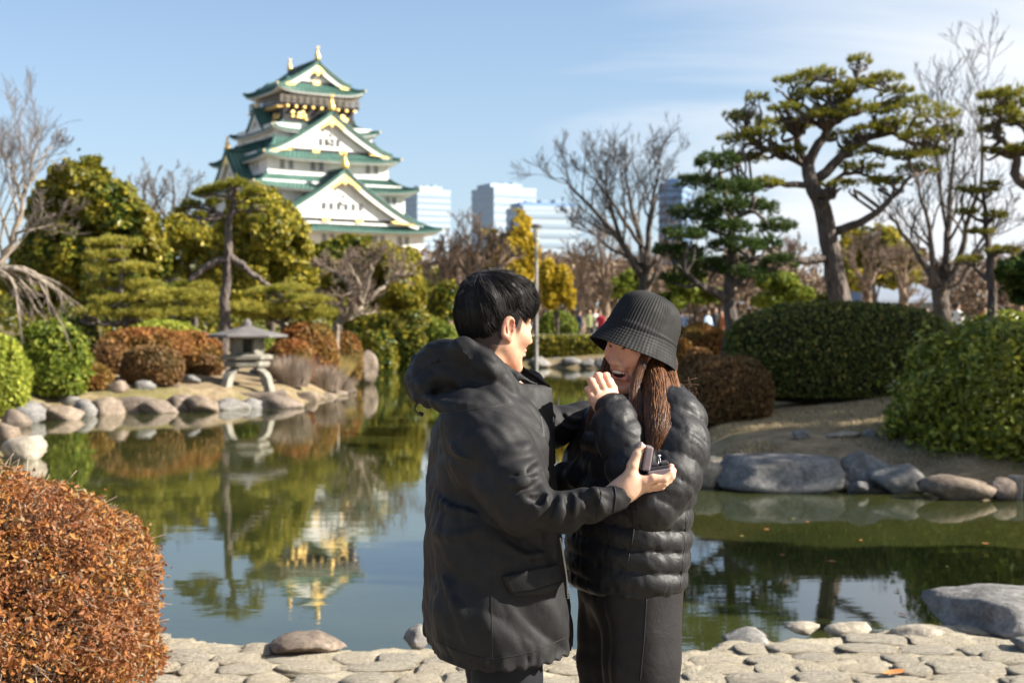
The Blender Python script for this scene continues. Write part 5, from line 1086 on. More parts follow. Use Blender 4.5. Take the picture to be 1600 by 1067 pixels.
# ------------------------------------------------------------------ sculpting with distance fields
class Field:
    def __init__(s, lo, hi, res):
        s.lo = np.array(lo, np.float32); s.res = res
        s.n = np.ceil((np.array(hi) - s.lo)/res).astype(int) + 1
        s.ax = [s.lo[i] + np.arange(s.n[i], dtype=np.float32)*res for i in range(3)]
        s.d = np.full(s.n, 0.2, np.float32)
    def sub(s, lo, hi):
        i0 = np.clip(np.floor((np.array(lo) - s.lo)/s.res).astype(int), 0, s.n); i1 = np.clip(np.ceil((np.array(hi) - s.lo)/s.res).astype(int) + 1, 0, s.n)
        return tuple(slice(a, max(a, b)) for a, b in zip(i0, i1))
    def grid(s, sl): return s.ax[0][sl[0]][:, None, None], s.ax[1][sl[1]][None, :, None], s.ax[2][sl[2]][None, None, :]
    def op(s, f, lo, hi, k=0.0, mode='u'):
        m = k + 0.012 if mode == 'u' else k + 0.006
        sl = s.sub(np.array(lo) - m, np.array(hi) + m)
        if any(a.stop <= a.start for a in sl): return s
        e = f(*s.grid(sl)).astype(np.float32); d = s.d[sl]
        if mode == 'u':
            if k > 0: h = np.maximum(k - np.abs(d - e), 0)/k; s.d[sl] = np.minimum(d, e) - h*h*k*.25
            else: s.d[sl] = np.minimum(d, e)
        else:
            e = -e
            if k > 0: h = np.maximum(k - np.abs(d - e), 0)/k; s.d[sl] = np.maximum(d, e) + h*h*k*.25
            else: s.d[sl] = np.maximum(d, e)
        return s
    def cone(s, a, b, ra, rb, k=0.0, mode='u'):
        a = np.array(a, np.float32)[:3]; b = np.array(b, np.float32)[:3]; ba = b - a; L2 = float((ba*ba).sum()) + 1e-9
        def f(X, Y, Z):
            x, y, z = X - a[0], Y - a[1], Z - a[2]; t = np.clip((x*ba[0] + y*ba[1] + z*ba[2])/L2, 0, 1)
            return np.sqrt((x - t*ba[0])**2 + (y - t*ba[1])**2 + (z - t*ba[2])**2) - (ra + (rb - ra)*t)
        r = max(ra, rb); return s.op(f, np.minimum(a, b) - r, np.maximum(a, b) + r, k, mode)
    def chain(s, pts, k=0.0, mode='u'):
        """pts: (x,y,z,r)"""
        for p, q in zip(pts[:-1], pts[1:]): s.cone(p[:3], q[:3], p[3], q[3], k, mode)
        return s
    def ell(s, c, r, rot=None, k=0.0, mode='u'):
        c = np.array(c, np.float32); r = np.array(r, np.float32); M = np.eye(3) if rot is None else np.array(Matrix(rot).to_3x3())
        def f(X, Y, Z):
            x, y, z = X - c[0], Y - c[1], Z - c[2]
            u, v, w = [(x*M[0][i] + y*M[1][i] + z*M[2][i]) for i in range(3)]
            k0 = np.sqrt((u/r[0])**2 + (v/r[1])**2 + (w/r[2])**2); k1 = np.sqrt((u/r[0]**2)**2 + (v/r[1]**2)**2 + (w/r[2]**2)**2) + 1e-9
            return k0*(k0 - 1)/k1
        R_ = float(r.max()); return s.op(f, c - R_, c + R_, k, mode)
    def noise(s, amp, freq, seed=0, where=None, ridged=False, sl=None):
        sl = sl or tuple(slice(0, n) for n in s.n); near = np.abs(s.d[sl]) < 0.03
        X, Y, Z = np.broadcast_arrays(*s.grid(sl)); P = np.stack([X[near], Y[near], Z[near]], -1)
        q = P @ np.array(freq, np.float32).T if np.ndim(freq) == 2 else P*np.array(freq, np.float32)
        n = vnoise(q, seed)
        if ridged: n = 1 - 2*np.abs(n)
        a = amp if where is None else amp*where(P)
        t = s.d[sl]; t[near] += a*n; s.d[sl] = t; return s
    def mesh(s):
        """naive surface nets"""
        d = s.d; n = d.shape; neg = d < 0; c = np.zeros((n[0]-1, n[1]-1, n[2]-1), np.int8)
        for i in (0, 1):
            for j in (0, 1):
                for k in (0, 1): c += neg[i:n[0]-1+i, j:n[1]-1+j, k:n[2]-1+k]
        act = (c > 0) & (c < 8); I = np.argwhere(act); idx = np.full(act.shape, -1, np.int64); idx[act] = np.arange(len(I))
        acc = np.zeros((len(I), 3), np.float32); cnt = np.zeros(len(I), np.float32)
        cor = [(i, j, k) for i in (0, 1) for j in (0, 1) for k in (0, 1)]
        val = {o: d[I[:, 0]+o[0], I[:, 1]+o[1], I[:, 2]+o[2]] for o in cor}
        for a in cor:
            for ax in range(3):
                if a[ax] == 0:
                    b = list(a); b[ax] = 1; b = tuple(b); va, vb = val[a], val[b]; m = (va < 0) != (vb < 0)
                    t = va[m]/(va[m] - vb[m]); p = np.tile(np.array(a, np.float32), (m.sum(), 1)); p[:, ax] += t; acc[m] += p; cnt[m] += 1
        V = s.lo + (I + acc/cnt[:, None])*s.res; Q = []
        for ax in range(3):
            sa = [slice(None)]*3; sb = [slice(None)]*3; sa[ax] = slice(0, -1); sb[ax] = slice(1, None)
            x = neg[tuple(sa)] != neg[tuple(sb)]; E = np.argwhere(x); o1, o2 = (ax+1) % 3, (ax+2) % 3
            ok = (E[:, o1] > 0) & (E[:, o2] > 0) & (E[:, o1] < n[o1]-1) & (E[:, o2] < n[o2]-1); E = E[ok]
            def cell(u, v): F = E.copy(); F[:, o1] -= u; F[:, o2] -= v; return idx[F[:, 0], F[:, 1], F[:, 2]]
            q = np.stack([cell(1, 1), cell(0, 1), cell(0, 0), cell(1, 0)], -1); fl = ~neg[tuple(E.T)]; q[fl] = q[fl][:, ::-1]; Q.append(q)
        return V, np.concatenate(Q)
def relax(V, Q, it=2, lam=.5):
    """a little Laplacian smoothing of the quads"""
    V = V.copy(); e = np.concatenate([Q[:, [0, 1]], Q[:, [1, 2]], Q[:, [2, 3]], Q[:, [3, 0]]])
    for _ in range(it):
        a = np.zeros_like(V); c = np.zeros(len(V))
        for ax in range(3): a[:, ax] = np.bincount(e[:, 0], V[e[:, 1], ax], len(V)) + np.bincount(e[:, 1], V[e[:, 0], ax], len(V))
        c = np.bincount(e[:, 0], minlength=len(V)) + np.bincount(e[:, 1], minlength=len(V))
        V += lam*(a/np.maximum(c, 1)[:, None] - V)
    return V
def set_col(me, cols):
    a = me.color_attributes.new('Col', 'FLOAT_COLOR', 'POINT'); c = np.ones((len(cols), 4), np.float32); c[:, :3] = cols; a.data.foreach_set('color', c.ravel())
def A3(px, py, D): p = at(px, py, D); return np.array([p.x, p.y, p.z])
def ch(pts): return [tuple(A3(a, b, c)) + (r,) for a, b, c, r in pts]
from mathutils.bvhtree import BVHTree
def caster(V, Q):
    t = BVHTree.FromPolygons([tuple(v) for v in V], [tuple(q) for q in Q]); o = Vector((0, 0, CAMZ))
    def hit(px, py, off=0.0):
        d = (at(px, py, 1.0) - o).normalized(); p, n, i, ds = t.ray_cast(o, d)
        if p is None: return None, None
        if n.dot(d) > 0: n = -n
        return p + n*off, n
    return hit
# ---- materials
t = NT('skin'); at_ = t.new('ShaderNodeAttribute'); at_.attribute_name = 'Col'
nn = t.noise(55, 4, .6); nl = t.noise(18, 4, .6); c0_ = t.mix(.25, at_.outputs['Color'], t.ramp(nl, [(.35, (.62, .40, .36)), (.65, (.45, .50, .50))]), 'OVERLAY'); c = t.mix(.25, c0_, t.ramp(nn, [(.3, (.35, .3, .28)), (.7, (.68, .66, .64))]), 'OVERLAY')
t.p(col=c, rough=.58, spec=.28, sss=.25); t.bsdf.inputs['Subsurface Radius'].default_value = (1, .35, .2); t.bsdf.inputs['Subsurface Scale'].default_value = .008
t.bump(t.noise(420, 3, .6), .12, .0015)
def fabric(name, col, rough, weave=900, wr=.25, sheen=.2, spec=.35, wsc=14, wd=.006, crease=.0, cs=(9, 9, 5)):
    t = NT(name); n = t.noise(9, 5, .6); fine = t.noise(260, 3, .7)
    t.p(col=t.mix(.5, t.ramp(n, [(.3, col_scale(col, .8)), (.7, col_scale(col, 1.2))]), t.ramp(fine, [(.3, (.3,)*3), (.7, (.7,)*3)]), 'OVERLAY'), rough=t.ramp(t.noise(30, 4), [(.3, (rough - .07,)*3), (.7, (rough + .08,)*3)]), spec=spec, sheen=sheen); t.bsdf.inputs['Sheen Roughness'].default_value = .5
    b = t.bump(t.noise(wsc, 5, .6, dist=.6), wr, wd)
    if crease:
        r = t.new('ShaderNodeTexNoise', noise_type='RIDGED_MULTIFRACTAL'); r.inputs['Scale'].default_value = 1; r.inputs['Detail'].default_value = 2; r.inputs['Distortion'].default_value = .5; t.l.new(t.coord(scale=cs), r.inputs['Vector'])
        b = t.bump(r.outputs['Fac'], crease, .012, b)
    t.bump(t.noise(weave, 2, .6), .16, .0008, b); return t.m
fabric('parka_cloth', (.0130, .0126, .0138), .66, 900, .3, .0, .26, 18, .008, .30, (11, 11, 7))
fabric('puffer_nylon', (.0110, .0110, .0130), .54, 1200, .4, .0, .32, 34, .006, .3, (30, 30, 10))
fabric('jeans', (.007, .008, .012), .75, 1200, .3, .0, .3, 14, .006, .2)
fabric('wool_trousers', (.0085, .0075, .009), .7, 1200, .4, .0, .35, 9, .015, .25, (8, 8, 2))
fabric('hat_knit', (.0065, .0065, .007), .75, 1400, .15, .0, .35)
t = NT('hair_black'); r_ = t.island(); t.p(col=t.ramp(r_, [(0, (.003, .0025, .003)), (1, (.012, .009, .009))]), rough=.48, spec=.28)
t = NT('hair_brown'); r_ = t.island(); t.p(col=t.ramp(r_, [(0, (.035, .014, .008)), (.5, (.11, .045, .02)), (1, (.26, .12, .052))]), rough=.38, spec=.45)
simple('hair_brown_core', (.03, .012, .007), .6, .3, 60)
t = NT('zip_metal'); t.p(col=(.6, .6, .6), rough=.3, metal=.9)
simple('teeth', (.80, .77, .70), .3, .03, 60); simple('mouth_dark', (.10, .018, .016), .5, .1, 30); simple('eye_dark', (.012, .009, .008), .2, .1, 50); simple('shoe_black', (.02, .02, .022), .5, .2, 20, .2, 90); simple('shoe_sole', (.25, .24, .22), .8, .1, 20)
simple('cord_black', (.012, .012, .013), .6, .1, 20)

def head(smile=0.0, res=.0031, tone=(.50, .305, .205), ear_r=1.0, stubble=None):
    """head and neck, forward +y, up +z, origin between the ears; returns V, Q, colours"""
    F = Field((-.1, -.13, -.25), (.1, .135, .145), res)
    F.ell((0, -.016, .038), (.0735, .094, .088)); F.ell((0, .026, -.012), (.063, .066, .088), k=.03)
    F.cone((0, .040, -.075), (0, .066, -.100), .036, .0185, .03)
    for s in (-1, 1):
        F.cone((s*.052, -.004, -.045), (s*.014, .064, -.098), .021, .014, .028)
        F.ell((s*(.040 + .002*smile), .060, -.020 + .004*smile), (.024, .024, .021 + .003*smile), k=.022)
        F.cone((s*.012, .086, .026), (s*.046, .066, .030), .009, .008, .018)
    F.cone((0, .084, .022), (0, .106, -.022), .0075, .0105, .014)
    F.ell((0, .1045, -.0265), (.0115, .0125, .0095), k=.008)
    for s in (-1, 1): F.ell((s*.0125, .0945, -.029), (.0085, .010, .0075), k=.006)
    for s in (-1, 1): F.ell((s*.032, .098, .010), (.017, .0135, .010), k=.012, mode='s')
    for s in (-1, 1): F.ell((s*.0315, .0775, .008), (.0145, .0135, .0125), k=.004)
    mz = -.0575
    if smile:
        F.ell((0, .085, mz + .010), (.034, .016, .011), k=.016)
        F.cone((-.020, .084, mz - .016), (.020, .084, mz - .016), .0085, .0085, .012)
        F.ell((0, .103, mz - .003), (.0235, .024, .0105), k=.004, mode='s')
        for s in (-1, 1): F.ell((s*.030, .086, mz + .008), (.006, .012, .010), k=.008, mode='s')
    else:
        F.ell((0, .087, mz + .006), (.022, .012, .006), k=.008); F.ell((0, .086, mz - .007), (.019, .0125, .007), k=.008)
        F.cone((-.021, .099, mz), (.021, .099, mz), .002, .002, .003, mode='s')
    F.ell((0, .083, mz - .026), (.02, .012, .006), k=.012, mode='s')
    # ears
    for s in (-1, 1):
        ro = Matrix.Rotation(R(s*-24), 3, 'Z') @ Matrix.Rotation(R(-12), 3, 'X')
        F.ell((s*.0785, -.012, -.002), np.array((.0085, .0195, .0325))*ear_r, ro, k=.006)
        F.ell((s*.0855, -.008, -.001), np.array((.009, .0125, .0215))*ear_r, ro, k=.003, mode='s')
        F.ell((s*.0755, .004, -.006), (.006, .005, .009), k=.004); F.ell((s*.0775, -.003, -.031), (.0055, .009, .009), k=.006)
        F.cone((s*.082, -.016, .012), (s*.081, -.012, -.014), .0028, .003, .004)
    F.chain([(0, -.030, -.03, .052), (0, -.036, -.11, .052), (0, -.055, -.24, .062)], .03)
    for s in (-1, 1): F.cone((s*.045, -.03, -.05), (s*.014, .012, -.19), .012, .012, .02)
    F.ell((0, .018, -.125), (.014, .012, .014), k=.02)
    V, Q = F.mesh(); V = relax(V, Q, 2)
    x, y, z = V.T; C = np.tile(np.array(tone, np.float32), (len(V), 1))
    def blend(w, col): 
        nonlocal C; C = C*(1 - w[:, None]) + np.array(col)*w[:, None]
    g = lambda cx, cy, cz, rx, ry, rz: np.exp(-(((np.abs(x) - cx)/rx)**2 + ((y - cy)/ry)**2 + ((z - cz)/rz)**2))
    blend(.35*g(.042, .075, -.022, .022, .03, .02), (.60, .26, .19)); blend(.25*g(0, .108, -.025, .014, .02, .014), (.60, .28, .2)); blend(.55*(np.abs(x) > .0765)*1.0, (.58, .24, .17))
    lip = np.exp(-(((x)/.026)**4 + ((z - mz + (.004 if smile else .001))/(.0165 if smile else .011))**4)) * (y > .078); blend((.75 if smile else .4)*lip, (.46, .15, .13))
    if smile: blend(1.0*(((x/.0225)**2 + ((z - mz + .003)/.0098)**2 < 1) & (y < .0915) & (y > .06)), (.07, .012, .012))
    brow = np.exp(-((z - .027 - .10*(np.abs(x) - .03)*(-1))/.0035)**2)*((np.abs(x) > .012) & (np.abs(x) < .05) & (y > .05)); blend(.85*brow, (.03, .02, .016))
    if stubble:
        w = stubble(x, y, z); blend(w, (.025, .019, .018))
    return V, Q, C
def orient(F, roll=0.0, pitch=0.0):
    """matrix turning head space (forward +y, up +z) to face F"""
    f = Vector(F).normalized(); yaw = math.atan2(-f.x, f.y)
    return Matrix.Rotation(yaw, 3, 'Z') @ Matrix.Rotation(pitch, 3, 'X') @ Matrix.Rotation(roll, 3, 'Y')
def place(V, M, c): return V @ np.array(M).T + np.array(c)
def hand(fing, palm, res=.0019, k=.006):
    """fing: list of chains (x,y,z,r); palm: list of chains fused more softly"""
    allp = np.array([p for c in fing + palm for p in c]); lo = (allp[:, :3] - allp[:, 3:4]).min(0) - .01; hi = (allp[:, :3] + allp[:, 3:4]).max(0) + .01
    F = Field(lo, hi, res)
    for c in palm: F.chain(c, .02)
    for c in fing:
        G = Field(lo, hi, res); G.chain(c, .003); h = np.maximum(k - np.abs(F.d - G.d), 0)/k; F.d = np.minimum(F.d, G.d) - h*h*k*.25
        # fingers stay apart: the blend is kept small
    V, Q = F.mesh(); return relax(V, Q, 1), Q
def hand_cols(V, tips, nails=(), tone=(.58, .375, .27)):
    C = np.tile(np.array(tone, np.float32), (len(V), 1))
    for t_ in tips:
        w = .45*np.exp(-(np.linalg.norm(V - np.array(t_), axis=1)/.012)**2); C = C*(1 - w[:, None]) + np.array((.62, .27, .22))*w[:, None]
    return C
class Loft:
    """torso cross-sections by height: superellipse with forward/left half axes"""
    def __init__(s, rows, F, p=2.3):
        r = np.array(sorted(rows, key=lambda q: q[0])); s.z = r[:, 0]; s.r = r; s.F = np.array([F[0], F[1]])/np.hypot(*F); s.L = np.array([-s.F[1], s.F[0]]); s.p = p
    def at(s, z, i): return np.interp(z, s.z, s.r[:, i])
    def field(s, round_=.02):
        zs = np.linspace(s.z[0], s.z[-1], 80); sm = [np.convolve(np.pad(np.interp(zs, s.z, s.r[:, i]), 4, 'edge'), np.ones(9)/9, 'valid') for i in range(5)]
        def f(X, Y, Z):
            g = [np.interp(Z.ravel(), zs, sm[i]).reshape(Z.shape).astype(np.float32) for i in range(1, 5)]
            x, y = X - g[0], Y - g[1]; u = np.abs(x*s.F[0] + y*s.F[1])/g[2]; v = np.abs(x*s.L[0] + y*s.L[1])/g[3]
            rho = (u**s.p + v**s.p)**(1/s.p); d = (rho - 1)*np.minimum(g[2], g[3])
            dz = np.maximum(Z - s.z[-1], s.z[0] - Z); a = d + round_; b = dz + round_
            return np.minimum(np.maximum(a, b), 0) + np.sqrt(np.maximum(a, 0)**2 + np.maximum(b, 0)**2) - round_
        return f
def ribbonize(P, rad, n=3):
    return tubes(P, rad, n)
# ------------------------------------------------------------------ the man
MD = 3.72
man = thing('person', 'person in a black hooded parka seen from behind, holding out an open ring box', 'person', (A3(770, 600, MD)[0], MD, 0))
yaw = R(18); Fm = (math.cos(yaw), math.sin(yaw)); Lm = (-Fm[1], Fm[0])
def zrow(py, D): return CAMZ - (py - HZ)/FPX*D
rows = []
for py, l, r, b in [(612, 722, 830, .15), (632, 700, 850, .19), (655, 682, 860, .215), (700, 672, 862, .225), (750, 664, 864, .228), (800, 662, 866, .23), (850, 661, 872, .235), (900, 659, 882, .24), (950, 660, 888, .245), (1000, 662, 892, .245), (1030, 668, 893, .245), (1044, 672, 892, .24)]:
    xl, xr = A3(l, py, MD)[0], A3(r, py, MD)[0]; hw = (xr - xl)/2; a = math.sqrt(max(hw**2 - (b*Fm[1])**2, .01))/Fm[0]
    rows.append((zrow(py, MD), (xl + xr)/2, MD, a, b))
J = Field((-.30, 3.22, .60), (.36, 4.16, 1.62), .0052)
lf = Loft(rows, Fm, 2.5); J.op(lf.field(.03), (-.3, 3.4, .66), (.2, 4.1, 1.46))
sr = (750, 668, 3.56); 
arm_n = ch([(748, 662, 3.57, .092), (770, 705, 3.52, .098), (800, 760, 3.46, .086), (822, 793, 3.43, .074)]); J.chain(arm_n, .045)
fore_n = ch([(820, 793, 3.43, .072), (865, 799, 3.415, .058), (915, 789, 3.41, .052), (966, 779, 3.41, .0435)]); J.chain(fore_n, .02)
arm_f = ch([(815, 655, 3.92, .085), (860, 668, 3.99, .062), (910, 655, 4.01, .055), (958, 662, 4.02, .046)]); J.chain(arm_f, .04)
# shoulders towards the neck
J.chain(ch([(748, 650, 3.58, .075), (770, 610, 3.70, .07), (812, 640, 3.90, .075)]), .06)
# hood lying on the back, collar standing round the neck
J.ell(A3(696, 582, 3.74), (.090, .158, .070), Matrix.Rotation(R(16), 3, 'Y') @ Matrix.Rotation(yaw, 3, 'Z'), k=.03)
J.ell(A3(672, 600, 3.74), (.060, .128, .056), Matrix.Rotation(R(30), 3, 'Y'), k=.025)
J.chain(ch([(690, 550, 3.66, .034), (722, 545, 3.60, .034), (760, 570, 3.575, .033), (792, 602, 3.595, .03)]), .025)
J.chain(ch([(692, 560, 3.70, .055), (722, 572, 3.65, .050), (752, 598, 3.62, .045)]), .04)
J.chain(ch([(655, 622, 3.66, .022), (690, 628, 3.59, .022), (735, 622, 3.56, .022), (780, 616, 3.575, .02)]), .018)
J.chain(ch([(708, 540, 3.74, .026), (732, 540, 3.665, .022), (764, 556, 3.635, .019), (808, 588, 3.632, .016), (856, 608, 3.68, .013)]), .022)
J.chain(ch([(730, 570, 3.66, .03), (780, 600, 3.625, .028), (820, 622, 3.625, .024), (857, 634, 3.675, .018)]), .025)
J.chain(ch([(800, 640, 3.62, .03), (857, 655, 3.672, .022)]), .03)
J.chain(ch([(730, 552, 3.80, .026), (790, 572, 3.87, .02), (835, 596, 3.86, .016), (858, 612, 3.78, .013)]), .025)
J.chain(ch([(760, 600, 3.85, .04), (830, 632, 3.86, .03), (860, 650, 3.78, .02)]), .03)
# open neck
J.chain(ch([(770, 540, 3.745, .062), (792, 590, 3.745, .066), (812, 612, 3.745, .05)]), .012, 's')
J.cone(A3(775, 500, 3.745), A3(776, 560, 3.745), .06, .068, .012, 's')
_pv, _pq = J.mesh(); _h0 = caster(_pv, _pq)
def ridge(pts, r, sink=.5, mode='u', k=.014):
    P = resample(np.array(pts, float), 7); out_ = []
    for i_, (a_, b_) in enumerate(P):
        h_, n_ = _h0(a_, b_, -r*sink if mode == 'u' else r*sink)
        if h_ is not None: out_.append(tuple(h_) + (r*(.35 + .65*math.sin(math.pi*(i_ + .6)/7.2)),))
    if len(out_) > 1: J.chain(out_, k, mode)
for pts, r_ in [([(858, 768), (850, 784), (836, 800)], .012), ([(874, 771), (877, 790), (870, 812)], .011), ([(893, 766), (899, 786), (896, 810)], .010), ([(907, 762), (915, 785), (916, 810)], .009), ([(924, 757), (934, 778), (940, 800)], .009), ([(846, 782), (838, 805), (820, 828)], .013), ([(838, 740), (824, 752), (800, 757)], .012), ([(842, 718), (822, 730), (796, 732)], .012), ([(832, 694), (812, 704), (784, 702)], .011), ([(700, 690), (720, 715), (755, 725)], .010), ([(676, 770), (700, 790), (740, 800)], .010), ([(672, 830), (705, 838), (745, 828)], .009), ([(664, 620), (700, 632), (745, 628)], .010), ([(660, 575), (690, 560), (725, 566)], .010), ([(690, 545), (722, 552), (748, 580)], .009), ([(790, 850), (820, 868), (860, 862)], .009), ([(690, 900), (720, 960), (735, 1010)], .008), ([(880, 640), (895, 655), (915, 655)], .009), ([(875, 660), (892, 672), (912, 668)], .008)]: ridge(pts, r_)
for pts, r_ in [([(852, 775), (838, 781), (822, 776)], .007), ([(866, 770), (864, 792), (852, 818)], .006), ([(884, 768), (888, 790), (884, 818)], .006), ([(848, 752), (826, 763), (800, 768)], .007), ([(842, 728), (822, 741), (798, 744)], .006), ([(690, 705), (722, 728), (758, 736)], .006), ([(915, 762), (926, 784), (928, 806)], .005)]: ridge(pts, r_, .3, 's', .012)
# folds: sleeve creases, soft dents, gathered hem
zel = A3(820, 793, 3.43)
fx = lambda P: smooth01(A3(806, 0, 3.43)[0], A3(850, 0, 3.43)[0], P[:, 0])*(P[:, 1] < 3.50)*(P[:, 2] < A3(0, 735, 3.43)[2])*(P[:, 2] > A3(0, 860, 3.43)[2])
J.noise(.0075, np.array([[15, 4, 11], [4, 10, 3], [-9, 0, 12]], np.float32), 3, fx, True)
J.noise(.0045, np.array([[30, 8, 22], [4, 16, 2], [-16, 0, 20]], np.float32), 4, fx, True)
J.noise(.006, (9, 9, 13), 5, lambda P: ((P[:, 1] < 3.55) & (P[:, 2] > A3(0, 800, 3.5)[2])).astype(float)*.8 + .4)
J.noise(.008, np.array([[7, 5, 3], [0, 7, 0], [3, 2, 5]], np.float32), 8, None, True)
J.noise(.004, np.array([[16, 10, 5], [0, 14, 0], [5, 3, 9]], np.float32), 13, None)
J.noise(.0035, np.array([[20, 8, 24], [0, 22, 0], [-14, 0, 26]], np.float32), 31, lambda P: smooth01(A3(0, 700, 3.6)[2], A3(0, 620, 3.6)[2], P[:, 2]), True)
J.noise(.003, np.array([[24, 10, 10], [0, 26, 0], [8, 0, 18]], np.float32), 33, None, True)
hem = lambda P: np.exp(-((P[:, 2] - np.interp(P[:, 0], [A3(p, 0, MD)[0] for p in (668, 690, 770, 893)], [zrow(p, q) for p, q in ((1000, MD), (1018, 3.62), (1038, 3.49), (1002, 3.66))]))/.02)**2)
J.noise(.006, (42, 42, 10), 17, hem, True)
_hx = np.array([A3(p, 0, MD)[0] for p in (640, 668, 690, 730, 770, 830, 893, 930)]); _hz = np.array([zrow(p, q) for p, q in ((1000, MD), (1010, MD), (1030, 3.62), (1044, 3.52), (1050, 3.49), (1040, 3.52), (1013, 3.66), (1000, MD))])
_X, _Y, _Z = J.grid(tuple(slice(0, n) for n in J.n)); J.d = np.maximum(J.d, (np.interp(_X, _hx, _hz) + .004*np.sin(_X*150 + _Y*90) - _Z).astype(np.float32))
V, Q = J.mesh(); V = relax(V, Q, 1)
# hem line rises to the front as the coat hangs
hit_m = caster(V, Q)
jacket = ob('parka', np_mesh('parka', V, Q), MATS['parka_cloth'], man)
def patch(hit, corners, nu, nv, off, name, mat, parent, thick=.004, bulge=.004):
    """a flap laid on the cloth: corners given in pixels, order tl,tr,br,bl"""
    c = np.array(corners, float); vs_ = []
    for j in range(nv + 1):
        for i in range(nu + 1):
            u, v = i/nu, j/nv; p = (c[0]*(1-u) + c[1]*u)*(1-v) + (c[3]*(1-u) + c[2]*u)*v
            h, n = hit(p[0], p[1], off + bulge*math.sin(math.pi*u)*v); vs_.append(h)
    g = np.array([tuple(p) if p is not None else (np.nan,)*3 for p in vs_]).reshape(nv + 1, nu + 1, 3)
    for j in range(nv + 1):      # even out small wrinkles
        for ax in range(3): g[j, 1:-1, ax] = (g[j, :-2, ax] + 2*g[j, 1:-1, ax] + g[j, 2:, ax])/4
    i = np.arange((nu+1)*(nv+1)).reshape(nv+1, nu+1); q = np.stack([i[:-1,:-1], i[1:,:-1], i[1:,1:], i[:-1,1:]], -1).reshape(-1, 4)
    o = ob(name, np_mesh(name, g.reshape(-1, 3), q), mat, parent); m = o.modifiers.new('s', 'SOLIDIFY'); m.thickness = thick; m.offset = 0; return o
def strip(hit, pts, off, r, name, mat, parent, n=24, sides=6):
    P = resample(np.array(pts, float), n); w = [hit(a, b, off)[0] for a, b in P]; w = np.array([tuple(p) for p in w if p is not None])
    if len(w) < 3: return None
    v, q, t_ = tubes(w[None], np.full((1, len(w)), r), sides, True); return ob(name, np_mesh(name, v, q, t_), mat, parent)
patch(hit_m, [(784, 899), (871, 881), (874, 908), (797, 926)], 14, 8, .010, 'pocket_flap', MATS['parka_cloth'], jacket, .006, .006)
patch(hit_m, [(797, 925), (874, 907), (857, 927), (803, 929)], 10, 2, .011, 'pocket_flap', MATS['parka_cloth'], jacket, .006, .0)
strip(hit_m, [(768, 870), (768, 940), (769, 1035)], .0, .0011, 'side_seam', MATS['parka_cloth'], jacket)
strip(hit_m, [(642, 590), (668, 572), (700, 563), (730, 572), (752, 596)], -.0003, .0012, 'hood_seam', MATS['parka_cloth'], jacket, 30)
strip(hit_m, [(654, 640), (690, 645), (735, 640), (790, 632)], -.0003, .0014, 'hood_seam', MATS['cord_black'], jacket, 30)
strip(hit_m, [(958, 752), (962, 775), (957, 806)], .001, .0018, 'cuff_seam', MATS['parka_cloth'], jacket, 12)
strip(hit_m, [(934, 754), (939, 778), (932, 812)], .001, .0016, 'cuff_seam', MATS['parka_cloth'], jacket, 12)
strip(hit_m, [(676, 998), (720, 1018), (768, 1028), (830, 1018), (888, 994)], .0, .0014, 'hem_seam', MATS['parka_cloth'], jacket, 40)
strip(hit_m, [(690, 690), (715, 655), (755, 640), (800, 655), (830, 690)], -.0004, .0009, 'sleeve_seam', MATS['parka_cloth'], jacket, 30)
def zipper(hit, pts, n, name='zipper'):
    P = resample(np.array(pts, float), n); mb = MB()
    for a, b in P:
        p, nn_ = hit(a, b, .001)
        if p is not None: mb.box(tuple(p), (.0045, .0045, .0022))
    return mb.build(name, MATS['zip_metal'], jacket)
zipper(hit_m, [(875, 841), (881, 875), (885, 905), (887, 934)], 36); zipper(hit_m, [(845, 652), (848, 668), (849, 682)], 14)
def sheet(grid, name, mat, parent, thick=.007, nu=24, nv=8):
    g = np.array([[tuple(A3(*p)) for p in row] for row in grid]); g = np.stack([resample(r_, nu) for r_ in g]); g = np.stack([resample(g[:, i_], nv) for i_ in range(nu)], 1)
    i = np.arange(nu*nv).reshape(nv, nu); q = np.stack([i[:-1,:-1], i[1:,:-1], i[1:,1:], i[:-1,1:]], -1).reshape(-1, 4)
    o = ob(name, np_mesh(name, g.reshape(-1, 3), q), mat, parent); m = o.modifiers.new('s', 'SOLIDIFY'); m.thickness = thick; m.offset = 0; m2 = o.modifiers.new('b', 'BEVEL'); m2.width = .002; m2.segments = 2; return o
sheet([[(732, 527, 3.675), (763, 545, 3.63), (790, 570, 3.615), (810, 597, 3.615), (836, 601, 3.632), (862, 606, 3.66)],
       [(728, 548, 3.655), (764, 572, 3.597), (793, 598, 3.582), (814, 624, 3.588), (838, 631, 3.605), (863, 633, 3.645)],
       [(736, 592, 3.62), (768, 612, 3.575), (795, 634, 3.57), (816, 651, 3.575), (840, 662, 3.592), (863, 662, 3.640)]], 'collar_flap', MATS['parka_cloth'], jacket)
sheet([[(842, 661, 3.590), (853, 662, 3.612), (864, 660, 3.640)], [(846, 690, 3.582), (856, 691, 3.608), (866, 690, 3.640)], [(850, 725, 3.585), (859, 726, 3.61), (867, 725, 3.642)]], 'front_placket', MATS['parka_cloth'], jacket, .006, 8, 10)
sheet([[(738, 528, 3.80), (790, 556, 3.85), (828, 580, 3.845), (858, 602, 3.79)], [(745, 560, 3.82), (795, 590, 3.86), (830, 612, 3.85), (860, 628, 3.80)]], 'collar_flap', MATS['parka_cloth'], jacket)
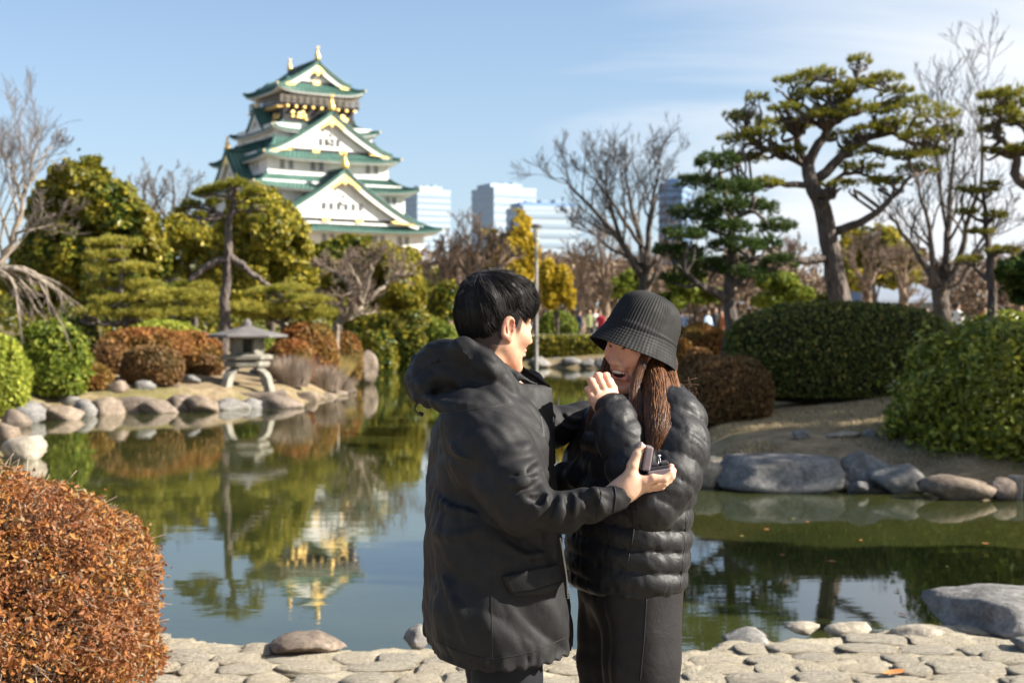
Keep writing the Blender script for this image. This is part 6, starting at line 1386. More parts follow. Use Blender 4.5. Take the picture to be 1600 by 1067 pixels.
# drawcord toggle under the hood
p, n = hit_m(655, 626, .006)
if p is not None:
    mb = MB(); mb.tube(resample([tuple(p), tuple(p + Vector((-.006, -.01, -.018))), tuple(p + Vector((.004, -.012, -.03)))], 8), .002, 6); mb.tube([tuple(p + Vector((.004, -.012, -.028))), tuple(p + Vector((.016, -.012, -.032)))], [.006, .005], 8); mb.build('drawcord', MATS['cord_black'], jacket, True)
# head
HC = A3(774, 512, 3.745); Fh = (math.cos(R(33)), math.sin(R(33)), 0); HM = orient(Fh, 0.0, R(-6))
def fade(x, y, z):   # stubble colour of clipped hair on the sides and nape
    lo = np.interp(y, [-.12, -.07, -.035, -.012, .01, .024, .034, .05], [-.14, -.115, -.075, .0, .018, -.014, -.010, .07])
    return .92*smooth01(lo - .012, lo + .012, z)*(np.abs(x) < .0765)*(y < .06)
hv, hq, hcol = head(0.25*0, stubble=fade); hv = place(hv, HM, HC)
# right hand under the ring box
hd = 3.405
W_ = lambda px, py, dz, r: tuple(A3(px, py, hd + dz)) + (r,)
thumb = [W_(985, 748, .008, .017), W_(989, 727, .006, .0145), W_(996, 709, .008, .0118), W_(1003, 698.5, .012, .0095)]
fing = [thumb, [W_(1008, 752, .004, .0135), W_(1020, 747, .0, .0115), W_(1038, 747.5, .002, .0102), W_(1046.5, 738, .006, .0094), W_(1048.5, 729, .012, .0080)],
        [W_(1004, 757, .028, .0135), W_(1018, 757, .026, .0115), W_(1038, 754, .026, .0104), W_(1049, 744, .028, .0094), W_(1052, 735, .032, .0080)],
        [W_(1000, 761, .048, .013), W_(1014, 762, .048, .011), W_(1034, 760, .048, .010), W_(1045, 750, .048, .009), W_(1048, 742, .05, .0078)],
        [W_(998, 763, .066, .012), W_(1010, 766, .068, .0100), W_(1026, 765, .068, .0088), W_(1035, 757, .068, .008), W_(1038, 750, .07, .007)]]
palm = [[W_(955, 775, .02, .026), W_(972, 768, .02, .0275), W_(985, 760, .018, .025)], [W_(985, 760, .012, .022), W_(1006, 752, .006, .0145)], [W_(985, 762, .028, .022), W_(1004, 758, .030, .0145)], [W_(983, 765, .044, .020), W_(1000, 762, .050, .0135)], [W_(978, 768, .048, .018), W_(997, 764, .066, .0125)], [W_(975, 762, .012, .022), W_(986, 742, .006, .016)]]
nv, nq = hand(fing, palm); ncol = hand_cols(nv, [c[-1][:3] for c in fing])
# left hand behind the woman's arm
hd2 = 4.02
W2 = lambda px, py, dz, r: tuple(A3(px, py, hd2 + dz)) + (r,)
fing2 = [[W2(985, 650 + k*14, 0, .011), W2(1002, 650 + k*15, -.005, .010), W2(1018, 652 + k*15, -.012, .009), W2(1030, 654 + k*15, -.022, .0078)] for k in range(4)] + [[W2(968, 652, -.01, .015), W2(980, 636, -.018, .012), W2(994, 628, -.026, .0095)]]
palm2 = [[W2(945, 662, 0, .026), W2(965, 665, 0, .026)]] + [[W2(965, 658 + k*5, 0, .02), W2(985, 650 + k*14, 0, .013)] for k in range(4)]
mv, mq = hand(fing2, palm2, .003); mcol = hand_cols(mv, [])
# body core under the clothes, so that the figure is one continuous person
BC = Field((-.30, 3.25, .02), (.30, 4.12, 1.5), .018)
cz = [(zrow(560, MD), .06), (1.40, .075), (1.30, .12), (1.10, .125), (.95, .13), (.85, .14)]
xc = A3(778, 0, MD)[0]
BC.chain([tuple(HC + np.array([-.03, 0, -.13])) + (.055,), (xc, MD, 1.36, .10), (xc - .01, MD, 1.1, .115), (xc - .01, MD, .90, .125)], .05)
BC.chain([p[:3] + (p[3]*.55,) for p in arm_n] + [p[:3] + (p[3]*.6,) for p in fore_n[1:]], .03); BC.chain([p[:3] + (p[3]*.55,) for p in arm_f], .03)
legs_m = []
for s, fx_ in ((-1, -.015), (1, .02)):
    hx, hy = xc + Lm[0]*.1*s, MD + Lm[1]*.1*s; legs_m.append([(hx, hy, .90, .105), (hx + fx_ + .01, hy, .70, .088), (hx + fx_, hy, .48, .066), (hx + fx_ - .02, hy, .25, .056), (hx + fx_ - .03, hy, .08, .045)]); BC.chain([p[:3] + (p[3]*.8,) for p in legs_m[-1]], .03)
bv, bq = BC.mesh(); bcol = np.tile((.50, .305, .205), (len(bv), 1))
def join(parts):
    v, q, c, n = [], [], [], 0
    for a, b, cc in parts: v.append(a); q.append(b + n); c.append(cc); n += len(a)
    return np.concatenate(v), np.concatenate(q), np.concatenate(c)
v, q, c = join([(hv, hq, hcol), (nv, nq, ncol), (mv, mq, mcol), (bv, bq, bcol)]); me = np_mesh('body', v, q); set_col(me, c); body_m = ob('body', me, MATS['skin'], man)
def nail(p0, p1, up, r, parent, col='nail'):
    """a fingernail on the fingertip running p0->p1, facing up"""
    d = Vector(p1) - Vector(p0); d.normalize(); u = Vector(up) - d*Vector(up).dot(d); u.normalize(); s_ = d.cross(u)
    v, f = ICO2; M = np.array([s_, d, u]).T; w = (v*np.array([r*.72, r*.95, r*.22])) @ M.T + np.array(Vector(p1) + u*r*.86 + d*r*.1)
    return ob('fingernail', np_mesh('fingernail', w, None, f), MATS[col], parent)
t = NT('nail'); t.p(col=(.66, .42, .36), rough=.25, spec=.5)
nail(thumb[-2][:3], thumb[-1][:3], (-.6, -.5, .3), .0095, body_m)
# eyes
def eye(c, M, base, sx, parent, open_=True):
    p = place(np.array([[sx*.0315, .0762, .009]]), M, base)[0]; v = ICO3[0]*.0122 + p; ob('eyeball', np_mesh('eyeball', v, None, ICO3[1]), MATS['teeth'], parent)
    p = place(np.array([[sx*.0315, .0832, .009]]), M, base)[0]; v = ICO3[0]*.0062 + p; ob('iris', np_mesh('iris', v, None, ICO3[1]), MATS['eye_dark'], parent)
# hair: full top combed out from the crown, clipped short on the sides and nape
def short_hair(M, base, seed, n=6800):
    rg = np.random.default_rng(seed); c0 = np.array([0, -.008, .038]); rad = np.array([.0765, .098, .091]); wh = np.array([.10, -.50, .86]); wh /= np.linalg.norm(wh)
    e1 = np.cross(wh, [1, 0, 0]); e1 /= np.linalg.norm(e1); e2 = np.cross(wh, e1)
    def edge(d):   # height (direction z) of the lower edge of the long top hair
        y = d[:, 1]; return np.interp(y, [-1, -.8, -.45, -.1, .25, .5, .7, 1], [-.90, -.90, -.78, -.10, .18, .08, -.10, -.16])
    def thick(d):
        return (.012 + .014*smooth01(.1, .8, d[:, 2]) + .015*smooth01(.25, .9, d[:, 1])*smooth01(-.35, .1, d[:, 2]))
    V0, F0 = ICO5; h = V0[:, 2] - edge(V0); tk = thick(V0)*np.clip((h + .02)/(.36 + .55*smooth01(.1, -.5, V0[:, 1])), 0, 1)**.8 + .002*smooth01(-.1, .0, h)
    P = c0 + V0*(rad + (tk - .005)[:, None]) + V0*(.0014*vnoise(V0*12, 3))[:, None]; P[:, 2] -= .024*smooth01(-.1, -.8, V0[:, 1])*smooth01(.1, -.7, V0[:, 2]); P[:, 1] += .010*smooth01(-.1, -.8, V0[:, 1])*smooth01(-.1, -.8, V0[:, 2])
    fm = (h > -.04)[F0].all(1); cap = np_mesh('hair', place(P, M, base), None, F0[fm]); hair = ob('hair', cap, MATS['hair_black'], man)
    phi = rg.random(n)*2*np.pi; a0 = np.sqrt(rg.random(n))*1.9; ln = rg.uniform(.40, .85, n); K = 8; P = np.zeros((n, K, 3)); ok = np.ones(n, bool)
    cl = vnoise(np.stack([phi*6, a0*2.0, 0*phi], 1), 4); jr, jl = rg.normal(size=n), rg.random(n)
    for k in range(K):
        u = k/(K - 1); a = a0 + ln*u; ph = phi + cl*.20*u + .05*u*jr
        d = wh*np.cos(a)[:, None] + (e1*np.cos(ph)[:, None] + e2*np.sin(ph)[:, None])*np.sin(a)[:, None]
        h = d[:, 2] - edge(d); tk = thick(d)*np.clip((h + .03)/(.36 + .55*smooth01(.1, -.5, d[:, 1])), 0, 1)**.8
        P[:, k] = c0 + d*(rad + (tk + .001 + .0075*cl*u + .005*u*jl*jl - .004)[:, None])
        P[:, k, 2] -= .026*smooth01(-.1, -.8, d[:, 1])*smooth01(.1, -.7, d[:, 2]); P[:, k, 1] += .010*smooth01(-.1, -.8, d[:, 1])*smooth01(-.1, -.8, d[:, 2])
        if k == 0: ok = h > .02
        if k == K - 1: ok &= h > -.22 - .12*rg.random(n)*(d[:, 1] > .4)
    P = P[ok]; Rr = np.tile(np.array([.0007, .0010, .0011, .0011, .0010, .0008, .0006, .0002]), (len(P), 1))
    v, q, _ = tubes(place(P.reshape(-1, 3), M, base).reshape(P.shape), Rr, 3); ob('hair_strand', np_mesh('hair_strand', v, q), MATS['hair_black'], hair)
    # short clipped sides: fine stubble strands lying on the scalp
    m = 3800; d = rdir(rg, m*6); y = d[:, 1]; lo = np.interp(y, [-1, -.7, -.35, -.12, .05, .2, .32, .45], [-.98, -.98, -.95, -.45, -.12, -.48, -.45, .3]); h = d[:, 2] - edge(d)
    sel = (h < .10) & (d[:, 2] > lo) & (y < .42); d = d[sel][:m]; r0 = np.array([.0745, .0945, .0885]); S = np.zeros((len(d), 3, 3)); dn = np.stack([0*d[:, 0], -.25 - .2*d[:, 1], -np.ones(len(d))], 1)
    for k in range(3): S[:, k] = c0 + d*r0 + d*(.0012*k + .001) + dn*.0042*k
    v, q, _ = tubes(place(S.reshape(-1, 3), M, base).reshape(S.shape), np.tile([.0006, .0006, .0003], (len(d), 1)), 3); ob('hair_strand', np_mesh('hair_strand', v, q), MATS['hair_black'], hair)
    m = 40; d0 = wh + rg.normal(size=(m, 3))*.2; d0 /= np.linalg.norm(d0, axis=1, keepdims=True); S = np.zeros((m, 5, 3)); side = rg.normal(size=(m, 3))*.5 + [0, -.9, .25]
    for k in range(5): S[:, k] = c0 + d0*(rad + .014) + d0*(.005*k) + side*.0065*k - np.array([0, 0, .0011])*k*k
    v, q, _ = tubes(place(S.reshape(-1, 3), M, base).reshape(S.shape), np.tile(np.linspace(.0006, .0002, 5), (m, 1)), 3); ob('hair_strand', np_mesh('hair_strand', v, q), MATS['hair_black'], hair)
short_hair(HM, HC, 5)
for s in (-1, 1): eye(None, HM, HC, s, body_m)
# trousers and shoes
def trousers(legs, hips, name, mat, parent, res=.008, fold=.005, seed=3, k=.05, vert=0.0):
    allp = np.array([p for l in legs for p in l] + [hips]); T = Field((allp[:, :3] - allp[:, 3:]).min(0) - .03, (allp[:, :3] + allp[:, 3:]).max(0) + .03, res)
    for l in legs: T.chain(l, k*.5)
    T.ell(hips[:3], (hips[3], hips[3]*1.15, .12), k=k)
    T.noise(fold, (5, 5, 9), seed, None, True)
    if vert: T.noise(vert, (13, 13, 1.6), seed + 2, None, True)
    v, q = T.mesh(); return ob(name, np_mesh(name, relax(v, q, 1), q), MATS[mat], parent), (v, q)
trousers(legs_m, (xc - .01, MD, .88, .14), 'trousers', 'jeans', man)
def shoe(c, F, parent, L=.28, w=.10):
    f = Vector((F[0], F[1], 0)).normalized(); l = Vector((-f.y, f.x, 0)); up = MB(); so = MB(); rings = []; rs = []
    for t_, ww, h in [(-.09, .6, .085), (-.06, .85, .10), (0, .9, .10), (.07, .95, .075), (.13, 1.0, .055), (.17, .75, .042), (.19, .35, .032)]:
        a = np.arange(10)*2*math.pi/10; rings.append(np.array([tuple(Vector(c) + f*t_*L/.28 + l*(math.cos(x)*ww*w/2) + Vector((0, 0, .022 + max(math.sin(x), -.2)*h))) for x in a])); rs.append(np.array([tuple(Vector(c) + f*t_*L/.28*1.03 + l*(sx*ww*w/2*1.05) + Vector((0, 0, z))) for sx, z in ((-1, 0), (1, 0), (1, .024), (-1, .024))]))
    up.rings(rings); s_ = up.build('shoe', MATS['shoe_black'], parent, True); so.rings(rs); so.build('sole', MATS['shoe_sole'], s_)
for l in legs_m: shoe((l[-1][0], l[-1][1], .0), Fm, man)
# ------------------------------------------------------------------ the woman
WD = 3.78
woman = thing('person', 'laughing person in a black bucket hat and puffer jacket with a hand at the mouth', 'person', (A3(980, 600, WD)[0], WD, 0))
yw = R(205); Fw = (math.cos(yw), math.sin(yw)); Lw = (-Fw[1], Fw[0])
rows = []
for py, l, r, b in [(622, 965, 1050, .10), (640, 942, 1072, .15), (665, 922, 1086, .185), (700, 910, 1090, .195), (750, 898, 1084, .195), (800, 890, 1076, .195), (850, 887, 1074, .20), (900, 886, 1066, .205), (922, 890, 1060, .20)]:
    xl, xr = A3(l, py, WD)[0], A3(r, py, WD)[0]; hw = (xr - xl)/2; a = math.sqrt(max(hw**2 - (b*Fw[1])**2, .005))/abs(Fw[0]); rows.append((zrow(py, WD), (xl + xr)/2, WD, a, b))
P_ = Field((.10, 3.36, .78), (.60, 4.10, 1.50), .0052)
lw = Loft(rows, Fw, 2.3); P_.op(lw.field(.03), (.1, 3.5, .85), (.6, 4.05, 1.45))
# horizontal baffles of the body (seams dip), slanting a little to the front
def baffle(P):
    return P[:, 2] + .10*(P[:, 0] - .30)*0 
def quilt(Fd, fn, depth, sl=None):
    near = np.abs(Fd.d) < .04; X, Y, Z = np.broadcast_arrays(*Fd.grid(tuple(slice(0, n) for n in Fd.n))); P = np.stack([X[near], Y[near], Z[near]], -1); ph = fn(P); s = np.abs(np.sin(np.pi*ph)); Fd.d[near] += depth*(1 - s**.42) - depth*.2 + .0030*(1 - s)**.8*(1 - 2*np.abs(vnoise(P*np.array([62, 62, 14], np.float32) + 3, 44)))
per_ = .0545; zref = zrow(913, WD)
quilt(P_, lambda P: (P[:, 2] - zref + .12*(P[:, 0] - .42))/per_, .008)
# near (left) arm, built on its own so that its baffles run round it
G = Field((.10, 3.36, .95), (.60, 3.95, 1.50), .0052)
arm_w = ch([(1058, 660, 3.62, .078), (1058, 705, 3.57, .078), (1045, 750, 3.53, .074), (1022, 786, 3.51, .068)]); G.chain(arm_w, .03)
fore_w = ch([(1020, 786, 3.51, .068), (990, 735, 3.525, .066), (968, 680, 3.56, .060), (959, 652, 3.58, .052), (958, 641, 3.585, .043)]); G.chain(fore_w, .02)
a0 = np.array(arm_w[0][:3]); a1 = np.array(arm_w[-1][:3]); f0 = np.array(fore_w[0][:3]); f1 = np.array(fore_w[-1][:3])
def armphase(P):
    u = (P - a0) @ (a1 - a0)/np.dot(a1 - a0, a1 - a0); v = (P - f0) @ (f1 - f0)/np.dot(f1 - f0, f1 - f0); La, Lf = np.linalg.norm(a1 - a0), np.linalg.norm(f1 - f0)
    da = np.linalg.norm(P - a0 - np.clip(u, 0, 1)[:, None]*(a1 - a0), axis=1); df = np.linalg.norm(P - f0 - np.clip(v, 0, 1)[:, None]*(f1 - f0), axis=1)
    return np.where(da < df, u*La/.062, (La + v*Lf)/.062)
quilt(G, armphase, .0065)
sl = P_.sub(G.lo, G.lo + (G.n - 1)*G.res); n_ = [min(s.stop - s.start, g) for s, g in zip(sl, G.n)]
# resample the arm field on the body grid by nearest cell (same spacing)
i0 = [int(round((G.lo[i] - P_.lo[i])/P_.res)) for i in range(3)]; nn_ = [min(G.n[i], P_.n[i] - i0[i]) for i in range(3)]
T_ = P_.d[i0[0]:i0[0]+nn_[0], i0[1]:i0[1]+nn_[1], i0[2]:i0[2]+nn_[2]]; g_ = G.d[:nn_[0], :nn_[1], :nn_[2]]; k = .012; h = np.maximum(k - np.abs(T_ - g_), 0)/k; T_[...] = np.minimum(T_, g_) - h*h*k*.25
# far arm, shoulders, collar
P_.chain(ch([(945, 668, 3.95, .07), (918, 720, 3.98, .066), (900, 770, 3.95, .06), (888, 752, 3.86, .052), (905, 745, 3.80, .04)]), .02)
P_.chain(ch([(1045, 645, 3.64, .06), (1010, 625, 3.78, .06), (965, 645, 3.92, .06)]), .05)
P_.chain(ch([(1046, 605, 3.72, .02), (1052, 612, 3.80, .022), (1030, 612, 3.88, .02)]), .03); P_.chain(ch([(1046, 630, 3.70, .035), (1055, 632, 3.80, .035), (1030, 632, 3.9, .035)]), .03)
P_.cone(A3(1005, 570, 3.80), A3(1005, 640, 3.80), .062, .055, .012, 's')
P_.noise(.0012, (34, 34, 9), 21, None, True); P_.noise(.0014, np.array([[38, 10, 20], [0, 30, 0], [10, 0, 36]], np.float32), 22, None, True)
V, Q = P_.mesh(); V = relax(V, Q, 1); hit_w = caster(V, Q)
puffer = ob('puffer_jacket', np_mesh('puffer_jacket', V, Q), MATS['puffer_nylon'], woman)
strip(hit_w, [(993, 795), (990, 830), (985, 858)], .0015, .0022, 'pocket_zip', MATS['parka_cloth'], puffer, 16)
strip(hit_w, [(984, 862), (980, 885), (977, 908)], .0, .0016, 'front_seam', MATS['cord_black'], puffer, 12)
strip(hit_w, [(1072, 800), (1070, 850), (1063, 915)], .0, .0016, 'side_seam', MATS['cord_black'], puffer, 20)
# head
HCw = A3(1001, 540, 3.77); Fhw = (-math.cos(R(42)), -math.sin(R(42)), 0); HMw = orient(Fhw, R(-6), R(-9))
hv, hq, hcol = head(1.0, tone=(.52, .31, .22)); hv = place(hv, HMw, HCw)
# left hand at the mouth
hd3 = 3.60
W3 = lambda px, py, dz, r: tuple(A3(px - 4, 600 + (py - 600)*1.12 + 7, hd3 + dz)) + (r*1.06,)
mcp = [(961, 607, .018), (949, 606, .0), (938, 609, -.008), (930, 615, -.008)]; pip = [(950, 583, .012), (938, 583, -.008), (928, 590, -.018), (923, 601, -.016)]
fing = []
for (a, b, c_), (d_, e_, f_), s in zip(mcp, pip, (1.0, 1.02, 1.0, .86)):
    fing.append([W3(a, b, c_, .0108*s), W3((a + d_)/2, (b + e_)/2 - 1, (c_ + f_)/2 - .004, .0094*s), W3(d_, e_, f_, .0096*s), W3(d_ + 2, e_ - 1, f_ + .024, .0084*s), W3(d_ + 5, e_ + 8, f_ + .036, .0072*s)])
fing.append([W3(965, 616, .03, .0125), W3(962, 600, .046, .0105), W3(957, 590, .056, .009), W3(952, 584, .062, .0078)])
palm = [[W3(957, 632, .0, .0225), W3(953, 621, .004, .0235)], [W3(953, 622, .008, .020), W3(961, 607, .018, .0125)], [W3(951, 622, .004, .020), W3(949, 607, .0, .012)], [W3(948, 623, .0, .019), W3(938, 610, -.008, .0115)], [W3(946, 625, .0, .0175), W3(931, 616, -.008, .0105)], [W3(957, 626, .014, .019), W3(965, 616, .03, .013)]]
nv, nq = hand(fing, palm, .0017, .0035); ncol = hand_cols(nv, [W3(*p, 0)[:3] for p in pip], tone=(.54, .34, .25))
BW = Field((.1, 3.4, .02), (.6, 4.1, 1.48), .018); xw = A3(985, 0, WD)[0]
BW.chain([tuple(HCw + np.array([.01, 0, -.12])) + (.05,), (xw + .02, WD, 1.32, .085), (xw, WD, 1.05, .095), (xw, WD, .90, .115)], .05); BW.chain([p[:3] + (p[3]*.5,) for p in arm_w + fore_w[1:]], .03)
BW.cone(W3(956, 632, .0, 0)[:3], W3(953, 622, .002, 0)[:3], .02, .02, .01)
legs_w = []
for s in (-1, 1):
    hx, hy = xw + Lw[0]*.088*s - .012*s, WD + Lw[1]*.088*s; legs_w.append([(hx - .005, hy, .93, .112), (hx - .005, hy, .72, .102), (hx - .006*s, hy, .48, .094), (hx - .008*s, hy, .25, .092), (hx - .008*s, hy, .07, .094)]); BW.chain([p[:3] + (p[3]*.55,) for p in legs_w[-1]], .03)
bv, bq = BW.mesh(); bcol = np.tile((.52, .31, .22), (len(bv), 1))
v, q, c = join([(hv, hq, hcol), (nv, nq, ncol), (bv, bq, bcol)]); me = np_mesh('body', v, q); set_col(me, c); body_w = ob('body', me, MATS['skin'], woman)
# teeth, closed laughing eyes, brows
def head_local(name, mb, mat, parent, M, base, smooth=True):
    for k in range(len(mb.v)): mb.v[k] = place(mb.v[k], M, base)
    return mb.build(name, MATS[mat], parent, smooth)
for kx in range(-3, 3):
    mb = MB(); xx = (kx + .5)*.0072; yy = .0925 - 14*xx*xx; v_, f_ = ICO2; sg = np.sign(v_)*np.abs(v_)**.55; mb.add(sg*np.array([.0036, .0028, .0056]) + [xx, yy + .0012, -.0535 + 2.5*xx*xx], [], f_); head_local('tooth', mb, 'teeth', body_w, HMw, HCw)
for s in (-1, 1):
    P = np.array([(s*(.018 + .028*u), .0935 - .010*u - .020*u*u, .0065 + .0055*math.sin(math.pi*(.15 + .75*u))) for u in np.linspace(0, 1, 9)]); mb = MB(); mb.tube(P, np.array([.0008, .0018, .0024, .0027, .0027, .0025, .0021, .0015, .0006]), 6); head_local('eyelash', mb, 'eye_dark', body_w, HMw, HCw)
# ring on the ring finger
a_, b_ = np.array(W3(938, 609, -.008, 0)[:3]), np.array(W3(928, 590, -.018, 0)[:3]); ax = Vector(b_ - a_).normalized(); cpt = Vector(a_*.62 + b_*.38); u_ = ax.orthogonal().normalized(); w_ = ax.cross(u_)
P = np.array([tuple(cpt + (u_*math.cos(x) + w_*math.sin(x))*.0108) for x in np.linspace(0, 2*math.pi, 25)]); mb = MB(); mb.tube(P, .0013, 6)
rg_ = thing('finger_ring', 'thin silver ring on the finger held at the laughing mouth', 'ring', tuple(cpt)); mb.build('band', MATS['zip_metal'], rg_, True)
v_, f_ = ICO2; st = v_*.0028 + np.array(cpt + Vector((-.35, -.9, .2)).normalized()*.0122); t = NT('ring_stone'); t.p(col=(.85, .87, .9), rough=.05, spec=.9); ob('stone', np_mesh('stone', st, None, f_, False), t.m, rg_)
# hat: ribbed crown, waffle-knit brim
HX = Matrix.Rotation(R(23), 3, 'Y'); 
hatM = Matrix.Rotation(R(-11), 3, 'X') @ HX @ orient(Fhw, 0, 0); hc = A3(998, 534, 3.77)
nA, nR = 350, 84; prof = resample(np.array([(0.0, .131), (.030, .130), (.058, .122), (.079, .104), (.090, .078), (.0955, .048), (.0985, .022), (.1005, .012), (.106, -.004), (.1145, -.024), (.1245, -.046)]), nR)
a = np.arange(nA)*2*np.pi/nA; rr, zz_ = prof[:, 0], prof[:, 1]
dR = np.gradient(rr); dZ = np.gradient(zz_); ln = np.hypot(dR, dZ); nr_, nz_ = -dZ/ln, dR/ln
s_arc = np.cumsum(ln); rib = .5 + .5*np.cos(a[None, :]*70 + 1.1*vnoise(np.stack([np.cos(a)[None]*6 + 0*s_arc[:, None], np.sin(a)[None]*6 + 0*s_arc[:, None], s_arc[:, None]*22 + 0*a[None]], -1), 6)); brim = smooth01(.024, .018, zz_)[:, None]
row = .5 + .5*np.cos(2*np.pi*s_arc/.0095)[:, None]
disp = (1 - brim)*(.0016*rib**.8)*smooth01(.012, .03, rr)[:, None] + brim*(.0022*np.sqrt(rib*row))
disp = disp + .0022*np.exp(-((zz_ - .021)/.0035)**2)[:, None]
wob = 1 + .018*np.sin(2*a + .6) + .012*np.sin(3*a + 1)
rad = (rr[:, None] + nr_[:, None]*disp); zz2 = zz_[:, None] + nz_[:, None]*disp + brim*.006*np.sin(2*a + .5)[None]
wv = 1 + .012*vnoise(np.stack([np.cos(a)[None]*2 + 0*s_arc[:, None], np.sin(a)[None]*2 + 0*s_arc[:, None], s_arc[:, None]*14 + 0*a[None]], -1), 12)
Vh = np.stack([rad*np.cos(a)*.91*wob*wv, rad*np.sin(a)*1.03*wob*wv, zz2], -1)
inn = Vh.copy(); inn[:, :, :2] *= ((rr - .004)/np.maximum(rr, .004))[:, None, None].clip(0, 1); inn[:, :, 2] -= .003*(rr < .06)[:, None]
inn = inn[::-1]; Vall = np.concatenate([Vh.reshape(-1, 3), inn.reshape(-1, 3)]); n2 = 2*nR
i = np.arange(n2*nA).reshape(n2, nA); r_ = np.roll(i, -1, 1); q = np.stack([i[:-1], i[1:], r_[1:], r_[:-1]], -1).reshape(-1, 4)
ob('bucket_hat', np_mesh('bucket_hat', place(Vall, hatM, hc), q), MATS['hat_knit'], woman)
# long hair: mass plus strands
Hh = Field((.10, 3.44, 1.20), (.52, 4.02, 1.62), .005)
guides = [ch([(1016, 540, 3.745, .024), (1021, 580, 3.715, .030), (1029, 622, 3.625, .036), (1029, 672, 3.535, .034), (1018, 712, 3.50, .012)]),
          ch([(1036, 550, 3.765, .024), (1042, 592, 3.735, .028), (1050, 640, 3.645, .032), (1052, 690, 3.545, .022), (1054, 724, 3.515, .007)]),
          ch([(1000, 555, 3.735, .016), (999, 592, 3.70, .018), (1000, 640, 3.63, .021), (1002, 690, 3.545, .017), (1008, 706, 3.51, .008)]),
          ch([(1014, 536, 3.70, .010), (1002, 570, 3.672, .011), (991, 612, 3.645, .013), (993, 668, 3.57, .012), (998, 690, 3.53, .006)])]
far = ch([(955, 560, 3.86, .02), (944, 610, 3.85, .024), (930, 660, 3.84, .024), (922, 700, 3.83, .018), (920, 718, 3.83, .006)])
back = ch([(1005, 520, 3.82, .075), (1030, 570, 3.80, .055), (1035, 610, 3.78, .04)])
for g in guides + [far, back]: Hh.chain([p[:3] + (p[3]*.86,) for p in g], .02)
Hh.noise(.004, (70, 70, 10), 9, None, True)
hv_, hq_ = Hh.mesh(); hairw = ob('hair', np_mesh('hair', relax(hv_, hq_, 1), hq_), MATS['hair_brown_core'], woman)
rg = np.random.default_rng(8)
def strands(guide, n, seed, r=.0008, flare=1.0):
    rgs = np.random.default_rng(seed); g = resample(np.array(guide), 16); a = rgs.random(n)*2*np.pi; rho = np.sqrt(rgs.uniform(.45, 1.08, n)); out_ = np.zeros((n, 16, 3))
    ln = rgs.uniform(.82, 1.04, n)
    T = np.gradient(g[:, :3], axis=0); T /= np.linalg.norm(T, axis=1, keepdims=True); U = np.cross(T, [0.3, -1, .1]); U /= np.linalg.norm(U, axis=1, keepdims=True); Vv = np.cross(T, U)
    ph = rgs.random(n)*6.28; cl = np.round(a*3.5)/3.5
    for k in range(16):
        u = np.minimum(k/15*ln, 1)*15; i_ = np.minimum(u.astype(int), 14); f = (u - i_)[:, None]; c_ = g[i_]*(1 - f) + g[i_ + 1]*f
        aa = a*(1 - .6*(k/15)**2) + cl*.6*(k/15)**2 + .25*np.sin(k*.35 + ph)
        rad = np.maximum(c_[:, 3], .006)*rho*flare; out_[:, k] = c_[:, :3] + U[k]*(np.cos(aa)*rad)[:, None] + Vv[k]*(np.sin(aa)*rad)[:, None]
    return out_, np.tile(np.concatenate([np.full(12, r), np.linspace(r, r*.3, 4)]), (n, 1))
Ps, Rs = zip(*[strands(g, n, 60 + k) for k, (g, n) in enumerate(zip(guides + [far], (1450, 1100, 650, 420, 380)))])
v, q, _ = tubes(np.concatenate(Ps)[:, [0, 2, 4, 6, 8, 10, 12, 14, 15]], np.concatenate(Rs)[:, [0, 2, 4, 6, 8, 10, 12, 14, 15]], 3); ob('hair_strand', np_mesh('hair_strand', v, q), MATS['hair_brown'], hairw)
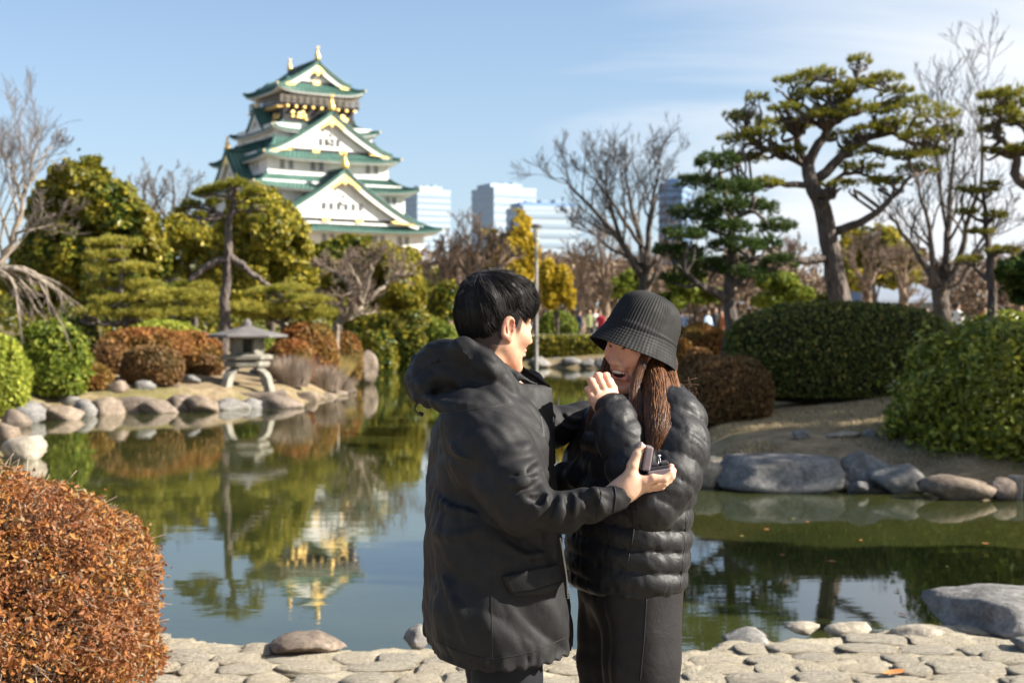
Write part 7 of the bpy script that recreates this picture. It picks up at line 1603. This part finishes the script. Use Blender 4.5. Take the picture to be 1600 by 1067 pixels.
# flyaway hair behind the shoulder
S = []
for k in range(26):
    p0 = A3(rg.uniform(1058, 1066), rg.uniform(596, 622), 3.74); S.append(resample([p0, p0 + [rg.uniform(.01, .035), 0, rg.uniform(-.03, .02)], p0 + [rg.uniform(.015, .05), .01, rg.uniform(-.05, .03)]], 6))
v, q, _ = tubes(np.array(S), np.full((26, 6), .0005), 3); ob('hair_strand', np_mesh('hair_strand', v, q), MATS['hair_brown'], hairw)
_, _tq = trousers(legs_w, (xw, WD, .90, .135), 'trousers', 'wool_trousers', woman, fold=.004, seed=31, k=.04, vert=.010)
hit_t = caster(*_tq); strip(hit_t, [(1010, 935), (1006, 1000), (1000, 1065)], .001, .0018, 'trouser_seam', MATS['wool_trousers'], woman, 20)
for l in legs_w: shoe((l[-1][0], l[-1][1], .0), Fw, woman, .25, .09)
# ------------------------------------------------------------------ the ring box
simple('box_leather', (.19, .15, .16), .45, .12, 40, .25, 300, bdist=.001); simple('box_velvet', (.035, .032, .04), .9, .2, 60)
bxd = 3.43; hg = Vector(A3(1011.5, 734.5, bxd)); rbx = thing('ring_box', 'open mauve leather ring box held up with a diamond ring inside', 'ring box', tuple(hg))
ty = R(-9)
def bpart(c, d, name, mat, parent, rot=0.0, bev=.003):
    mb = MB(); mb.box((0, 0, 0), d); o = bpy.data.objects.new(name, mb.mesh(name)); o.data.materials.append(MATS[mat]); link(o, parent); o.location = c; o.rotation_euler = (0, rot, 0)
    m = o.modifiers.new('b', 'BEVEL'); m.width = bev; m.segments = 3; return o
bpart((.0275, 0, -.006), (.056, .056, .020), 'base', 'box_leather', rbx, ty)
bpart((.0275, 0, .0075), (.048, .048, .010), 'cushion', 'box_velvet', rbx, ty)
bpart((.0165, 0, .0145), (.016, .046, .008), 'cushion', 'box_velvet', rbx, ty); bpart((.0395, 0, .018), (.020, .046, .008), 'cushion', 'box_velvet', rbx, ty)
lid = bpart((-.001, 0, .030), (.019, .056, .058), 'lid', 'box_leather', rbx, R(9), .004); bpart((.0105, 0, 0), (.004, .046, .047), 'lid_lining', 'box_velvet', lid, 0, .001)
pr = hg + Vector((.0275, -.012, .024)); dr = thing('diamond_ring', 'small ring with a bright stone standing in the box cushion', 'ring', tuple(pr))
P = np.array([tuple(pr + Vector((math.cos(x)*.0015, -math.cos(x)*.008, math.sin(x)*.009))) for x in np.linspace(0, 2*math.pi, 25)]); mb = MB(); mb.tube(P, .0012, 6); mb.build('band', MATS['zip_metal'], dr, True)
mb = MB(); mb.lathe([(.0008, -.004), (.0042, .0), (.0028, .0018)], tuple(pr + Vector((0, 0, .0125))), 8); mb.build('stone', MATS['ring_stone'], dr)
